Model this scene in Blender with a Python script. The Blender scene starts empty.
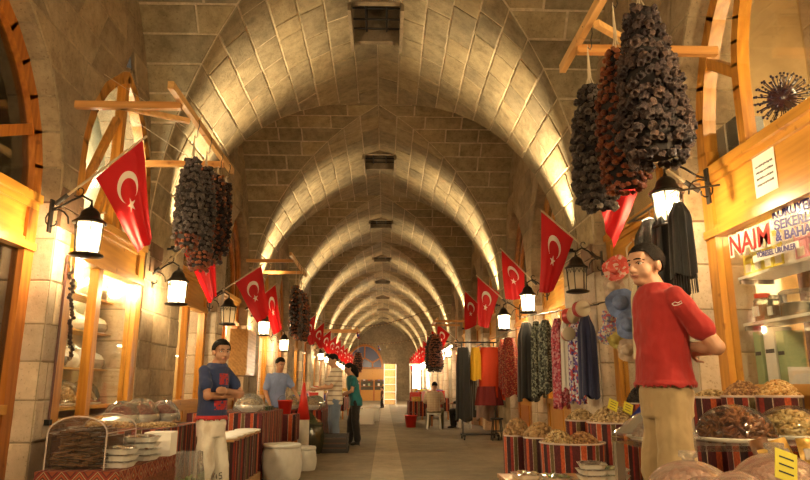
import bpy, bmesh, math, random
from math import sin, cos, pi, sqrt, atan2, radians as R_
from mathutils import Vector, Matrix, noise

sc = bpy.context.scene
COL = sc.collection
rnd = random.Random(7)

# ---------------------------------------------------------------- camera
F = 650.0                      # focal length in pixels of the 810x480 frame
VPX, VPY = 385.0, 387.0        # where the corridor axis (+y) vanishes
PIT = math.atan((VPY - 240) / F)
YAW = math.atan((405 - VPX) / F * cos(PIT))
CAM = Vector((0, 0, 1.15))
cam_d = bpy.data.cameras.new('camera')
cam_d.sensor_width = 36.0
cam_d.lens = 36.0 * F / 810
cam_d.clip_start = 0.05
cam_d.clip_end = 300
cam = bpy.data.objects.new('camera', cam_d)
COL.objects.link(cam)
cam.location = CAM
cam.rotation_euler = (pi / 2 + PIT, 0, -YAW)
sc.camera = cam
_CM = cam.rotation_euler.to_matrix()

# ---------------------------------------------------------------- world, exposure
w = bpy.data.worlds.new('world')
sc.world = w
w.use_nodes = True
w.node_tree.nodes['Background'].inputs[0].default_value = (1.0, 0.80, 0.55, 1)
w.node_tree.nodes['Background'].inputs[1].default_value = 0.03
sc.view_settings.view_transform = 'Standard'
sc.view_settings.look = 'None'
sc.view_settings.gamma = 1
sc.view_settings.exposure = 1.5
sc.view_settings.use_curve_mapping = False
WHITE_L = (1.0, 0.90, 0.66)
WARM = (1.0, 0.72, 0.36)
WARM2 = (1.0, 0.76, 0.43)


def lamp(name, kind, loc, energy, color=WARM, size=0.1, target=None, spot=60, blend=0.6):
    d = bpy.data.lights.new(name, kind)
    d.energy = energy
    d.color = color
    if kind == 'AREA':
        d.size = size
    else:
        d.shadow_soft_size = size
    if kind == 'SPOT':
        d.spot_size = R_(spot)
        d.spot_blend = blend
    o = bpy.data.objects.new(name, d)
    COL.objects.link(o)
    o.location = loc
    if target is not None:
        o.rotation_euler = (Vector(target) - Vector(loc)).to_track_quat('-Z', 'Y').to_euler()
    return o


# ---------------------------------------------------------------- pixel helpers
def ray(u, v):
    d = _CM @ Vector(((u - 405) / F, (240 - v) / F, -1))
    return d


def at_y(u, v, y):
    d = ray(u, v)
    return CAM + d * (y / d.y)


def at_x(u, v, x):
    d = ray(u, v)
    return CAM + d * (x / d.x)


def at_z(u, v, z):
    d = ray(u, v)
    return CAM + d * ((z - CAM.z) / d.z)


# ---------------------------------------------------------------- mesh helpers
class MB:
    def __init__(s):
        s.v = []
        s.f = []
        s.uv = None

    def add(s, vs, fs):
        b = len(s.v)
        s.v += [tuple(p) for p in vs]
        s.f += [tuple(i + b for i in f) for f in fs]
        return s

    def box(s, c, sz, rot=None):
        hx, hy, hz = sz[0] / 2, sz[1] / 2, sz[2] / 2
        vs = [Vector((x, y, z)) for x in (-hx, hx) for y in (-hy, hy) for z in (-hz, hz)]
        if rot is not None:
            vs = [rot @ p for p in vs]
        c = Vector(c)
        return s.add([p + c for p in vs], [(0, 1, 3, 2), (4, 6, 7, 5), (0, 4, 5, 1), (2, 3, 7, 6), (0, 2, 6, 4), (1, 5, 7, 3)])

    def bbox(s, lo, hi):
        return s.box([(a + b) / 2 for a, b in zip(lo, hi)], [abs(b - a) for a, b in zip(lo, hi)])

    def bar(s, a, b, w, h=None, up=(0, 0, 1)):
        a, b = Vector(a), Vector(b)
        d = b - a
        L = d.length
        if L < 1e-6:
            return s
        d.normalize()
        u = Vector(up)
        x = d.cross(u)
        if x.length < 1e-4:
            x = d.cross(Vector((1, 0, 0)))
        x.normalize()
        z = x.cross(d)
        M = Matrix((x, d, z)).transposed()
        return s.box((a + b) / 2, (w, L, h or w), M)

    def tube(s, pts, rad, n=8, cap=True, squash=None):
        pts = [Vector(p) for p in pts]
        m = len(pts)
        if not isinstance(rad, (list, tuple)):
            rad = [rad] * m
        vs = []
        prev = None
        for i, p in enumerate(pts):
            t = (pts[min(i + 1, m - 1)] - pts[max(i - 1, 0)])
            if t.length < 1e-9:
                t = Vector((0, 0, 1))
            t.normalize()
            if prev is None:
                a = t.cross(Vector((0, 0, 1)))
                if a.length < 0.05:
                    a = t.cross(Vector((0, 1, 0)))
            else:
                a = prev - t * prev.dot(t)
            a.normalize()
            prev = a
            b = t.cross(a)
            for k in range(n):
                an = 2 * pi * k / n
                sq = squash if squash else 1
                vs.append(p + a * (cos(an) * rad[i]) + b * (sin(an) * rad[i] * sq))
        fs = []
        for i in range(m - 1):
            for k in range(n):
                k2 = (k + 1) % n
                fs.append((i * n + k, i * n + k2, (i + 1) * n + k2, (i + 1) * n + k))
        if cap:
            fs.append(tuple(range(n - 1, -1, -1)))
            fs.append(tuple((m - 1) * n + k for k in range(n)))
        return s.add(vs, fs)

    def lathe(s, prof, n=16, c=(0, 0, 0), sx=1, sy=1, cap=True):
        cx, cy, cz = c
        vs = []
        for r, z in prof:
            for k in range(n):
                a = 2 * pi * k / n
                vs.append((cx + cos(a) * r * sx, cy + sin(a) * r * sy, cz + z))
        fs = []
        for i in range(len(prof) - 1):
            for k in range(n):
                k2 = (k + 1) % n
                fs.append((i * n + k, i * n + k2, (i + 1) * n + k2, (i + 1) * n + k))
        if cap:
            fs.append(tuple(range(n - 1, -1, -1)))
            fs.append(tuple((len(prof) - 1) * n + k for k in range(n)))
        return s.add(vs, fs)

    def ball(s, c, r, nu=10, nv=7, rot=None):
        if not isinstance(r, (list, tuple)):
            r = (r, r, r)
        vs = []
        c = Vector(c)
        for j in range(1, nv):
            t = pi * j / nv
            for k in range(nu):
                a = 2 * pi * k / nu
                p = Vector((sin(t) * cos(a) * r[0], sin(t) * sin(a) * r[1], cos(t) * r[2]))
                if rot is not None:
                    p = rot @ p
                vs.append(p + c)
        tp = Vector((0, 0, r[2]))
        bt = Vector((0, 0, -r[2]))
        if rot is not None:
            tp, bt = rot @ tp, rot @ bt
        vs += [tp + c, bt + c]
        fs = []
        for j in range(nv - 2):
            for k in range(nu):
                k2 = (k + 1) % nu
                fs.append((j * nu + k, (j + 1) * nu + k, (j + 1) * nu + k2, j * nu + k2))
        T, B = len(vs) - 2, len(vs) - 1
        for k in range(nu):
            k2 = (k + 1) % nu
            fs.append((T, k, k2))
            fs.append((B, (nv - 2) * nu + k2, (nv - 2) * nu + k))
        return s.add(vs, fs)

    def grid(s, fn, nu, nv, uv=False):
        b = len(s.v)
        if uv and s.uv is None:
            s.uv = {}
        for j in range(nv + 1):
            for i in range(nu + 1):
                s.v.append(tuple(fn(i / nu, j / nv)))
                if uv:
                    s.uv[len(s.v) - 1] = (i / nu, j / nv)
        for j in range(nv):
            for i in range(nu):
                a = b + j * (nu + 1) + i
                s.f.append((a, a + 1, a + nu + 2, a + nu + 1))
        return s

    def prism(s, poly, axis, a, b):
        """extrude a 2-D polygon (list of pairs) along axis 'x','y' or 'z' from a to b"""
        n = len(poly)

        def P(p, t):
            if axis == 'x':
                return (t, p[0], p[1])
            if axis == 'y':
                return (p[0], t, p[1])
            return (p[0], p[1], t)
        vs = [P(p, a) for p in poly] + [P(p, b) for p in poly]
        fs = [tuple(range(n)), tuple(range(2 * n - 1, n - 1, -1))]
        fs += [(i, i + n, (i + 1) % n + n, (i + 1) % n) for i in range(n)]
        return s.add(vs, fs)

    def mesh(s, name, smooth=False, fix=True):
        me = bpy.data.meshes.new(name)
        me.from_pydata(s.v, [], s.f)
        if s.uv is not None:
            ul = me.uv_layers.new(name='UVMap')
            for lp in me.loops:
                ul.data[lp.index].uv = s.uv.get(lp.vertex_index, (0, 0))
        if fix:
            bm = bmesh.new()
            bm.from_mesh(me)
            bmesh.ops.recalc_face_normals(bm, faces=bm.faces)
            bm.to_mesh(me)
            bm.free()
        if smooth:
            me.polygons.foreach_set('use_smooth', [True] * len(me.polygons))
        return me

    def build(s, name, mat, parent=None, smooth=False, fix=True):
        return link(name, s.mesh(name, smooth, fix), mat, parent)


def link(name, me, mat, parent=None):
    o = bpy.data.objects.new(name, me)
    COL.objects.link(o)
    if mat is not None and not me.materials:
        for m in (mat if isinstance(mat, (list, tuple)) else [mat]):
            me.materials.append(M(m))
    if parent is not None:
        o.parent = parent
    return o


def T(name, label=None, cat=None, loc=(0, 0, 0), rz=0, group=None, kind=None):
    o = bpy.data.objects.new(name, None)
    o.empty_display_size = 0.1
    COL.objects.link(o)
    o.location = loc
    o.rotation_euler = (0, 0, rz)
    return tag(o, label, cat, group, kind)


def tag(o, label=None, cat=None, group=None, kind=None):
    if label:
        o['label'] = label
    if cat:
        o['category'] = cat
    if group:
        o['group'] = group
    if kind:
        o['kind'] = kind
    return o


def copy_tree(o, parent=None):
    c = o.copy()
    COL.objects.link(c)
    if parent is not None:
        c.parent = parent
    for ch in list(o.children):
        copy_tree(ch, c)
    return c


def rotz(a):
    return Matrix.Rotation(a, 3, 'Z')


def eul(x, y, z):
    return Matrix.Rotation(z, 3, 'Z') @ Matrix.Rotation(y, 3, 'Y') @ Matrix.Rotation(x, 3, 'X')


ORD = ['first', 'second', 'third', 'fourth', 'fifth', 'sixth', 'seventh', 'eighth', 'ninth', 'tenth', 'eleventh', 'twelfth', 'thirteenth']


def lerp(a, b, t):
    return a + (b - a) * t


# ---------------------------------------------------------------- materials
_MATS = {}
_DEF = {}


def mdef(name, fn):
    _DEF[name] = fn


def M(name):
    if not isinstance(name, str):
        return name
    if name not in _MATS:
        m = bpy.data.materials.new(name)
        m.use_nodes = True
        _MATS[name] = m
        _DEF[name](m)
    return _MATS[name]


class NT:
    def __init__(s, m):
        s.t = m.node_tree
        s.b = s.t.nodes['Principled BSDF']
        s.out = s.t.nodes['Material Output']

    def n(s, kind, **kw):
        nd = s.t.nodes.new(kind)
        for k, v in kw.items():
            setattr(nd, k, v)
        return nd

    def l(s, a, b):
        s.t.links.new(a, b)

    def coords(s, kind='Object', scale=(1, 1, 1)):
        tc = s.n('ShaderNodeTexCoord')
        mp = s.n('ShaderNodeMapping')
        mp.inputs['Scale'].default_value = scale
        s.l(tc.outputs[kind], mp.inputs[0])
        return mp.outputs[0]

    def worldpos(s, scale=(1, 1, 1)):
        g = s.n('ShaderNodeNewGeometry')
        mp = s.n('ShaderNodeMapping')
        mp.inputs['Scale'].default_value = scale
        s.l(g.outputs['Position'], mp.inputs[0])
        return mp.outputs[0]

    def noise(s, vec, scale=5, detail=4, rough=0.6):
        nd = s.n('ShaderNodeTexNoise')
        nd.inputs['Scale'].default_value = scale
        nd.inputs['Detail'].default_value = detail
        nd.inputs['Roughness'].default_value = rough
        s.l(vec, nd.inputs['Vector'])
        return nd.outputs['Fac']

    def ramp(s, fac, stops, interp='LINEAR'):
        r = s.n('ShaderNodeValToRGB')
        r.color_ramp.interpolation = interp
        el = r.color_ramp.elements
        while len(el) > 1:
            el.remove(el[-1])
        el[0].position = stops[0][0]
        el[0].color = (*stops[0][1], 1)
        for p, c in stops[1:]:
            e = el.new(p)
            e.color = (*c, 1)
        s.l(fac, r.inputs[0])
        return r.outputs[0]

    def math(s, op, a, b=None, c=None):
        nd = s.n('ShaderNodeMath', operation=op)
        for i, x in enumerate((a, b, c)):
            if x is None:
                continue
            if isinstance(x, (int, float)):
                nd.inputs[i].default_value = x
            else:
                s.l(x, nd.inputs[i])
        return nd.outputs[0]

    def mix(s, fac, a, b, mode='MIX'):
        nd = s.n('ShaderNodeMix', data_type='RGBA', blend_type=mode)
        for k, x in ((0, fac), (6, a), (7, b)):
            if isinstance(x, (int, float)):
                nd.inputs[k].default_value = x
            elif isinstance(x, tuple):
                nd.inputs[k].default_value = (*x[:3], 1)
            else:
                s.l(x, nd.inputs[k])
        return nd.outputs[2]

    def bump(s, h, strength=0.3, dist=0.01):
        b = s.n('ShaderNodeBump')
        b.inputs['Strength'].default_value = strength
        b.inputs['Distance'].default_value = dist
        s.l(h, b.inputs['Height'])
        s.l(b.outputs[0], s.b.inputs['Normal'])

    def col(s, c):
        if isinstance(c, tuple):
            s.b.inputs['Base Color'].default_value = (*c, 1)
        else:
            s.l(c, s.b.inputs['Base Color'])

    def rough(s, r):
        s.b.inputs['Roughness'].default_value = r


def srgb(r, g, b):
    f = lambda c: (c / 255 / 12.92) if c / 255 <= 0.04045 else ((c / 255 + 0.055) / 1.055) ** 2.4
    return (f(r), f(g), f(b))


def plain(name, c, rough=0.6, metal=0, var=0.0, scale=20, spec=None, trans=0.0, sheen=0, bump=0):
    def fn(m):
        t = NT(m)
        t.rough(rough)
        t.b.inputs['Metallic'].default_value = metal
        if spec is not None:
            t.b.inputs['Specular IOR Level'].default_value = spec
        if var > 0 or bump > 0:
            f = t.noise(t.coords(), scale, 4)
            if var > 0:
                a = tuple(max(0, x * (1 - var)) for x in c)
                b = tuple(min(1, x * (1 + var)) for x in c)
                t.col(t.ramp(f, [(0.3, a), (0.7, b)]))
            else:
                t.col(c)
            if bump > 0:
                t.bump(f, bump, 0.01)
        else:
            t.col(c)
        if sheen:
            t.b.inputs['Sheen Weight'].default_value = sheen
        if trans > 0:
            tr = t.n('ShaderNodeBsdfTranslucent')
            tr.inputs[0].default_value = (*c, 1)
            mx = t.n('ShaderNodeMixShader')
            mx.inputs[0].default_value = trans
            t.l(t.b.outputs[0], mx.inputs[1])
            t.l(tr.outputs[0], mx.inputs[2])
            t.l(mx.outputs[0], t.out.inputs[0])
    mdef(name, fn)


def emit(name, c, s):
    def fn(m):
        t = NT(m)
        t.col((0.8, 0.8, 0.8))
        t.b.inputs['Emission Color'].default_value = (*c, 1)
        t.b.inputs['Emission Strength'].default_value = s
    mdef(name, fn)


def clear(name, tint=(1, 1, 1), gloss=0.12, rough=0.03, milky=0.0, mcol=(0.9, 0.9, 0.9), fres=0.7):
    """thin clear sheet: mostly see-through with a fresnel gloss, optionally milky"""
    def fn(m):
        t = NT(m)
        tr = t.n('ShaderNodeBsdfTransparent')
        tr.inputs[0].default_value = (*tint, 1)
        gl = t.n('ShaderNodeBsdfGlossy')
        gl.inputs['Roughness'].default_value = rough
        lw = t.n('ShaderNodeLayerWeight')
        lw.inputs[0].default_value = 0.35
        fac = t.math('ADD', t.math('MULTIPLY', lw.outputs['Fresnel'], fres), gloss * 0.5)
        mx = t.n('ShaderNodeMixShader')
        t.l(fac, mx.inputs[0])
        t.l(tr.outputs[0], mx.inputs[1])
        t.l(gl.outputs[0], mx.inputs[2])
        last = mx
        if milky > 0:
            df = t.n('ShaderNodeBsdfDiffuse')
            df.inputs[0].default_value = (*mcol, 1)
            tl = t.n('ShaderNodeBsdfTranslucent')
            tl.inputs[0].default_value = (*mcol, 1)
            ad = t.n('ShaderNodeMixShader')
            ad.inputs[0].default_value = 0.5
            t.l(df.outputs[0], ad.inputs[1])
            t.l(tl.outputs[0], ad.inputs[2])
            m2 = t.n('ShaderNodeMixShader')
            m2.inputs[0].default_value = milky
            t.l(mx.outputs[0], m2.inputs[1])
            t.l(ad.outputs[0], m2.inputs[2])
            last = m2
        t.l(last.outputs[0], t.out.inputs[0])
        t.t.nodes.remove(t.b)
    mdef(name, fn)


def stone(name, dark, mid, light, bump=0.5):
    def fn(m):
        t = NT(m)
        t.rough(0.85)
        wp = t.worldpos()
        oi = t.n('ShaderNodeObjectInfo')
        big = t.noise(wp, 1.3, 3)
        f = t.noise(wp, 6, 6, 0.7)
        c = t.ramp(f, [(0.3, dark), (0.5, mid), (0.72, light)])
        g = t.ramp(big, [(0.3, (0.72, 0.70, 0.68)), (0.7, (1.12, 1.1, 1.08))])
        c = t.mix(1.0, c, g, 'MULTIPLY')
        # tone of its own for every block
        vo = t.n('ShaderNodeAttribute', attribute_name='tone')
        o = t.ramp(vo.outputs['Fac'], [(0.0, (0.72, 0.72, 0.74)), (0.5, (1, 1, 1)), (1.0, (1.18, 1.14, 1.06))])
        c = t.mix(0.85, c, o, 'MULTIPLY')
        # pits
        p = t.noise(wp, 38, 3)
        pit = t.ramp(p, [(0.30, (0.45, 0.40, 0.34)), (0.40, (1, 1, 1))])
        c = t.mix(0.7, c, pit, 'MULTIPLY')
        t.col(c)
        h = t.math('ADD', f, t.math('MULTIPLY', p, 0.35))
        t.bump(h, bump, 0.02)
    mdef(name, fn)


def wood(name, dark, light, scale=1.0, rough=0.35, axis=2):
    def fn(m):
        t = NT(m)
        t.rough(rough)
        s = [9 * scale] * 3
        s[axis] = 0.6 * scale
        v = t.worldpos(tuple(s))
        f = t.noise(v, 2.2, 5, 0.6)
        wv = t.n('ShaderNodeTexWave', wave_type='BANDS', bands_direction='DIAGONAL')
        wv.inputs['Scale'].default_value = 0.9
        wv.inputs['Distortion'].default_value = 6
        wv.inputs['Detail'].default_value = 3
        t.l(v, wv.inputs[0])
        g = t.math('ADD', t.math('MULTIPLY', f, 0.85), t.math('MULTIPLY', wv.outputs['Fac'], 0.15))
        c = t.ramp(g, [(0.25, dark), (0.75, light)])
        kn = t.noise(t.worldpos((3, 3, 3)), 2.6, 1)
        k = t.ramp(kn, [(0.70, (1, 1, 1)), (0.78, (0.45, 0.28, 0.14))])
        t.col(t.mix(0.8, c, k, 'MULTIPLY'))
        t.bump(g, 0.08, 0.005)
    mdef(name, fn)


stone('vault_stone', (0.20, 0.158, 0.088), (0.31, 0.252, 0.150), (0.41, 0.342, 0.215), 0.9)
stone('wall_stone', (0.23, 0.172, 0.105), (0.34, 0.262, 0.165), (0.43, 0.345, 0.228), 0.6)
stone('pale_stone', (0.50, 0.41, 0.30), (0.62, 0.52, 0.40), (0.70, 0.60, 0.48), 0.4)
stone('brown_stone', (0.16, 0.09, 0.05), (0.24, 0.14, 0.08), (0.31, 0.19, 0.11), 0.4)
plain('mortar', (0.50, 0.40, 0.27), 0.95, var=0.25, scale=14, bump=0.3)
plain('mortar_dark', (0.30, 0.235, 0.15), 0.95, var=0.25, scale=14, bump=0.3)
stone('floor_stone', (0.20, 0.165, 0.11), (0.26, 0.215, 0.145), (0.31, 0.26, 0.18), 0.15)
stone('strip_stone', (0.36, 0.30, 0.20), (0.43, 0.36, 0.245), (0.50, 0.42, 0.29), 0.15)
wood('pine', srgb(166, 104, 30), srgb(210, 150, 58), 1.0)
wood('pine_red', srgb(140, 76, 22), srgb(196, 122, 46), 1.0)
wood('pine_h', srgb(178, 122, 42), srgb(208, 152, 62), 1.0, axis=1)
wood('pine_pale', srgb(186, 138, 74), srgb(232, 192, 122), 1.0, axis=1)
wood('beam_wood', srgb(176, 118, 60), srgb(214, 160, 96), 1.0, axis=0)
plain('iron', (0.02, 0.018, 0.016), 0.45, 0.6)
plain('black_plastic', (0.015, 0.015, 0.016), 0.4)
clear('glass', (0.97, 0.98, 0.97), 0.02, 0.02, fres=0.22)
clear('clear_plastic', (0.93, 0.93, 0.93), 0.06, 0.08, milky=0.025, mcol=(0.9, 0.86, 0.8))
clear('film', (0.9, 0.9, 0.9), 0.35, 0.12, milky=0.14, mcol=(0.9, 0.88, 0.84))
clear('bag_plastic', (0.95, 0.95, 0.95), 0.25, 0.1, milky=0.17, mcol=(0.95, 0.95, 0.93), fres=0.9)
plain('cream_plaster', (0.72, 0.69, 0.48), 0.8, var=0.1, scale=3)
plain('white', (0.8, 0.79, 0.75), 0.5)
plain('paper_white', (0.82, 0.8, 0.76), 0.7)
emit('bulb', (1.0, 0.80, 0.50), 26)
emit('tube_light', (1.0, 0.88, 0.66), 18)
# ================================================================ architecture
XL, XR = -3.08, 2.74
XC, HW = (XL + XR) / 2, (XR - XL) / 2
ZS, ZC = 3.0, 6.70
H0 = 5.55
D1, L = 1.6306 * H0, 1.1376 * H0         # first skylight arch, bay length
NB = 8                                   # number of arches in view
TB = 0.75                                # half width of an arch foot
LS = L / 2 - TB                          # half span of a side vault
RISE = ZC - ZS
AE = (RISE ** 2 - HW ** 2) / (2 * HW)
AR = HW + AE
TH = math.acos(AE / AR)
NC = 13                                  # courses from foot to crown
YEND = D1 + (NB - 1) * L + L * 0.75
YNEAR = D1 - 1.5 * L
ARCH_Y = [D1 + k * L for k in range(-1, NB)]
BAY_Y = [D1 + (k + 0.5) * L for k in range(-2, NB)]


def prof(t):
    """t 0..1 from foot to crown -> (xi 1..0, z)"""
    a = TH * t
    return max(0.0, (AR * cos(a) - AE) / HW), ZS + AR * sin(a)


PR = [prof(i / NC) for i in range(NC + 1)]


def half_lunette(z):
    """half width of a side vault's arch at height z"""
    if z <= ZS:
        return LS
    if z >= ZC:
        return 0
    s = (z - ZS)
    return max(0.0, (sqrt(AR * AR - s * s) - AE) / HW) * LS


def clip_poly(poly, a, b, c):
    """keep a*x+b*y<=c"""
    out = []
    n = len(poly)
    for i in range(n):
        p, q = poly[i], poly[(i + 1) % n]
        dp, dq = a * p[0] + b * p[1] - c, a * q[0] + b * q[1] - c
        if dp <= 0:
            out.append(p)
        if (dp < 0 < dq) or (dq < 0 < dp):
            t = dp / (dp - dq)
            out.append((p[0] + (q[0] - p[0]) * t, p[1] + (q[1] - p[1]) * t))
    return out


def shrink(poly, g):
    """inset a convex polygon by g (edge offset by half planes)"""
    n = len(poly)
    ar = sum(poly[i][0] * poly[(i + 1) % n][1] - poly[(i + 1) % n][0] * poly[i][1] for i in range(n))
    if ar < 0:
        poly = poly[::-1]
    res = list(poly)
    for i in range(n):
        p, q = poly[i], poly[(i + 1) % n]
        ex, ey = q[0] - p[0], q[1] - p[1]
        l = sqrt(ex * ex + ey * ey)
        if l < 1e-6:
            continue
        nx, ny = ey / l, -ex / l
        res = clip_poly(res, nx, ny, nx * p[0] + ny * p[1] - g)
        if len(res) < 3:
            return []
    # drop near duplicates
    o = []
    for p in res:
        if not o or (abs(p[0] - o[-1][0]) + abs(p[1] - o[-1][1])) > 1e-4:
            o.append(p)
    if len(o) > 2 and abs(o[0][0] - o[-1][0]) + abs(o[0][1] - o[-1][1]) < 1e-4:
        o.pop()
    return o if len(o) >= 3 else []


def area(poly):
    n = len(poly)
    return abs(sum(poly[i][0] * poly[(i + 1) % n][1] - poly[(i + 1) % n][0] * poly[i][1] for i in range(n))) / 2


class Stones:
    """collects blocks; the 300 that show largest become objects, the rest one mesh"""

    def __init__(s, parent, mat, name='stone', limit=296):
        s.p, s.m, s.n, s.lim = parent, mat, name, limit
        s.items = []

    def add(s, poly, mp, gap=0.011, proud=None, deep=0.05):
        q = shrink(poly, gap * rnd.uniform(0.6, 1.5))
        if not q or area(q) < 0.004:
            return
        h = rnd.uniform(0.0, 0.012) if proud is None else proud
        q2 = shrink(q, 0.009)
        if len(q2) != len(q):
            q2 = q
        n = len(q)
        vs = [mp(a, b, -deep) for a, b in q] + [mp(a, b, h - 0.008) for a, b in q] + [mp(a, b, h) for a, b in q2]
        fs = [tuple(range(2 * n, 3 * n))]
        for k in (0, 1):
            fs += [(k * n + i, k * n + (i + 1) % n, (k + 1) * n + (i + 1) % n, (k + 1) * n + i) for i in range(n)]
        c = sum((Vector(v) for v in vs[2 * n:]), Vector()) / n
        nr = (Vector(vs[2 * n + 1]) - Vector(vs[2 * n])).cross(Vector(vs[2 * n + 2]) - Vector(vs[2 * n]))
        if nr.length > 1e-9:
            nr.normalize()
        d = c - CAM
        r = _CM.transposed() @ d
        size = 0
        if r.z < -0.3:
            u, v = 405 + F * r.x / -r.z, 240 - F * r.y / -r.z
            if -20 < u < 830 and -20 < v < 500:
                size = area(q) * abs(nr.dot(d)) / d.length / d.length ** 2
        s.items.append((size, vs, fs, rnd.random()))

    def done(s, skip_hidden=False):
        s.items.sort(key=lambda t: -t[0])
        rest = MB()
        tones = []
        for k, (size, vs, fs, tone) in enumerate(s.items):
            if k < s.lim and size > 0:
                o = MB().add(vs, fs).build(s.n, s.m, s.p)
                me = o.data
                at = me.attributes.new('tone', 'FLOAT', 'POINT')
                at.data.foreach_set('value', [tone] * len(me.vertices))
            else:
                rest.add(vs, fs)
                tones += [tone] * len(vs)
        if rest.v:
            o = rest.build(s.n + '_courses', s.m, s.p)
            o['kind'] = 'stuff'
            at = o.data.attributes.new('tone', 'FLOAT', 'POINT')
            at.data.foreach_set('value', tones)


def cuts(a, b, step, jit=0.25):
    n = max(1, int(round((b - a) / step)))
    o = [a]
    for i in range(1, n):
        o.append(a + (b - a) * (i + rnd.uniform(-jit, jit)) / n)
    return o + [b]


# ---------------------------------------------------------------- floor
fl = MB().bbox((XL - 2.2, YNEAR, -0.3), (XR + 2.2, YEND + 3, 0.0)).build('floor', 'floor_stone')
tag(fl, 'grey brown stone floor of the covered bazaar aisle', 'floor', kind='structure')
strip_x0, strip_x1 = at_z(370.5, 480, 0).x, at_z(404.5, 480, 0).x
yy = 2.0
while yy < YEND - 1:
    ln = rnd.uniform(0.75, 1.15)
    m = MB()
    q = [(strip_x0, yy + 0.006), (strip_x1, yy + 0.006), (strip_x1, yy + ln - 0.006), (strip_x0, yy + ln - 0.006)]
    m.prism(q, 'z', -0.02, 0.004)
    o = m.build('paving_slab', 'strip_stone', fl)
    yy += ln
# flagstones either side of the strip, thin joints
for (xa, xb) in ((strip_x0 - 2.3, strip_x0), (strip_x1, strip_x1 + 2.1)):
    yy = 6.0
    while yy < 26:
        ln = rnd.uniform(0.7, 1.0)
        for xx, x2 in zip(*(lambda c: (c, c[1:]))(cuts(xa, xb, 0.75, 0.15))):
            MB().prism([(xx + .003, yy + .003), (x2 - .003, yy + .003), (x2 - .003, yy + ln - .003), (xx + .003, yy + ln - .003)],
                       'z', -0.02, rnd.uniform(0.001, 0.0035)).build('flagstone', 'floor_stone', fl)
        yy += ln

# ---------------------------------------------------------------- vault
ceil = T('ceiling', 'groin vaulted stone ceiling with iron barred skylights', 'ceiling', kind='structure')
SK_W, SK_L = 0.36, 0.50                       # half size of a skylight opening
stn = Stones(ceil, 'vault_stone')
mort = MB()


def main_map(sgn, i0, yk):
    (xa, za), (xb, zb) = PR[i0], PR[i0 + 1]
    pa, pb = Vector((XC + sgn * HW * xa, 0, za)), Vector((XC + sgn * HW * xb, 0, zb))
    ch = (pb - pa)
    nv = Vector((-sgn * ch.z, 0, sgn * ch.x))   # towards the aisle
    nv = Vector((-abs(ch.z) * sgn, 0, -abs(ch.x)))
    nv.normalize()
    ln = ch.length
    ch = ch / ln

    def mp(s, y, off):
        p = pa + ch * s + nv * off
        return (p.x, y, p.z)
    return mp, ln


for k, yk in enumerate(ARCH_Y):
    for sgn in (-1, 1):
        for i in range(NC):
            mp, ln = main_map(sgn, i, yk)
            g0 = L / 2 - LS * PR[i][0]
            g1 = L / 2 - LS * PR[i + 1][0]
            hole = PR[i + 1][0] * HW < SK_W - 0.1 and i >= NC - 1
            lim = [(0, yk - g0), (0, yk + g0), (ln, yk + g1), (ln, yk - g1)]
            pieces = []
            if i == NC - 1:
                pieces = [(yk - g1, yk - SK_L), (yk + SK_L, yk + g1)]
            else:
                pieces = [(yk - g1, yk + g1)]
            for (ya, yb) in pieces:
                full = clip_poly(clip_poly([(0, ya), (ln, ya), (ln, yb), (0, yb)], (g1 - g0) / ln * -1, 1, yk + g0),
                                 (g1 - g0) / ln * -1, -1, -yk + g0)
                if len(full) < 3:
                    continue
                n = len(full)
                mort.add([mp(a, b, -0.006) for a, b in full], [tuple(range(n))])
                cs = cuts(ya, yb, 0.62 if k < 3 else 0.8)
                for c0, c1 in zip(cs, cs[1:]):
                    q = clip_poly(clip_poly([(0, c0), (ln, c0), (ln, c1), (0, c1)], (g1 - g0) / ln * -1, 1, yk + g0),
                                  (g1 - g0) / ln * -1, -1, -yk + g0)
                    if len(q) >= 3:
                        stn.add(q, mp)

for k, yb_ in enumerate(BAY_Y):
    for sgn in (-1, 1):
        for fb in (-1, 1):
            for i in range(NC):
                (ta, za), (tb, zb) = PR[i], PR[i + 1]
                pa, pb = Vector((0, yb_ + fb * LS * ta, za)), Vector((0, yb_ + fb * LS * tb, zb))
                ch = pb - pa
                ln = ch.length
                nv = Vector((0, -fb * abs(ch.z), -abs(ch.y)))
                nv.normalize()
                ch = ch / ln

                def mp(s, x, off, pa=pa, ch=ch, nv=nv):
                    p = pa + ch * s + nv * off
                    return (XC + x, p.y, p.z)
                g0, g1 = HW * ta, HW * tb            # |x| must exceed these
                if sgn > 0:
                    full = [(0, g0), (0, HW + 0.02), (ln, HW + 0.02), (ln, g1)]
                else:
                    full = [(0, -HW - 0.02), (0, -g0), (ln, -g1), (ln, -HW - 0.02)]
                if area(full) < 0.002:
                    continue
                mort.add([mp(a, b, -0.006) for a, b in full], [(0, 1, 2, 3)])
                cs = cuts(g1, HW + 0.02, 0.72 if k < 4 else 0.9)
                for c0, c1 in zip(cs, cs[1:]):
                    q = [(0, sgn * c0), (0, sgn * c1), (ln, sgn * c1), (ln, sgn * c0)]
                    sl = (g1 - g0) / ln
                    # sgn*x >= g0 + sl*s
                    q = clip_poly(q, sl, -sgn, -g0)
                    if len(q) >= 3:
                        stn.add(q, mp, gap=0.014)
stn.done()
mort.build('mortar_bed', 'mortar', ceil, fix=False)
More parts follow.
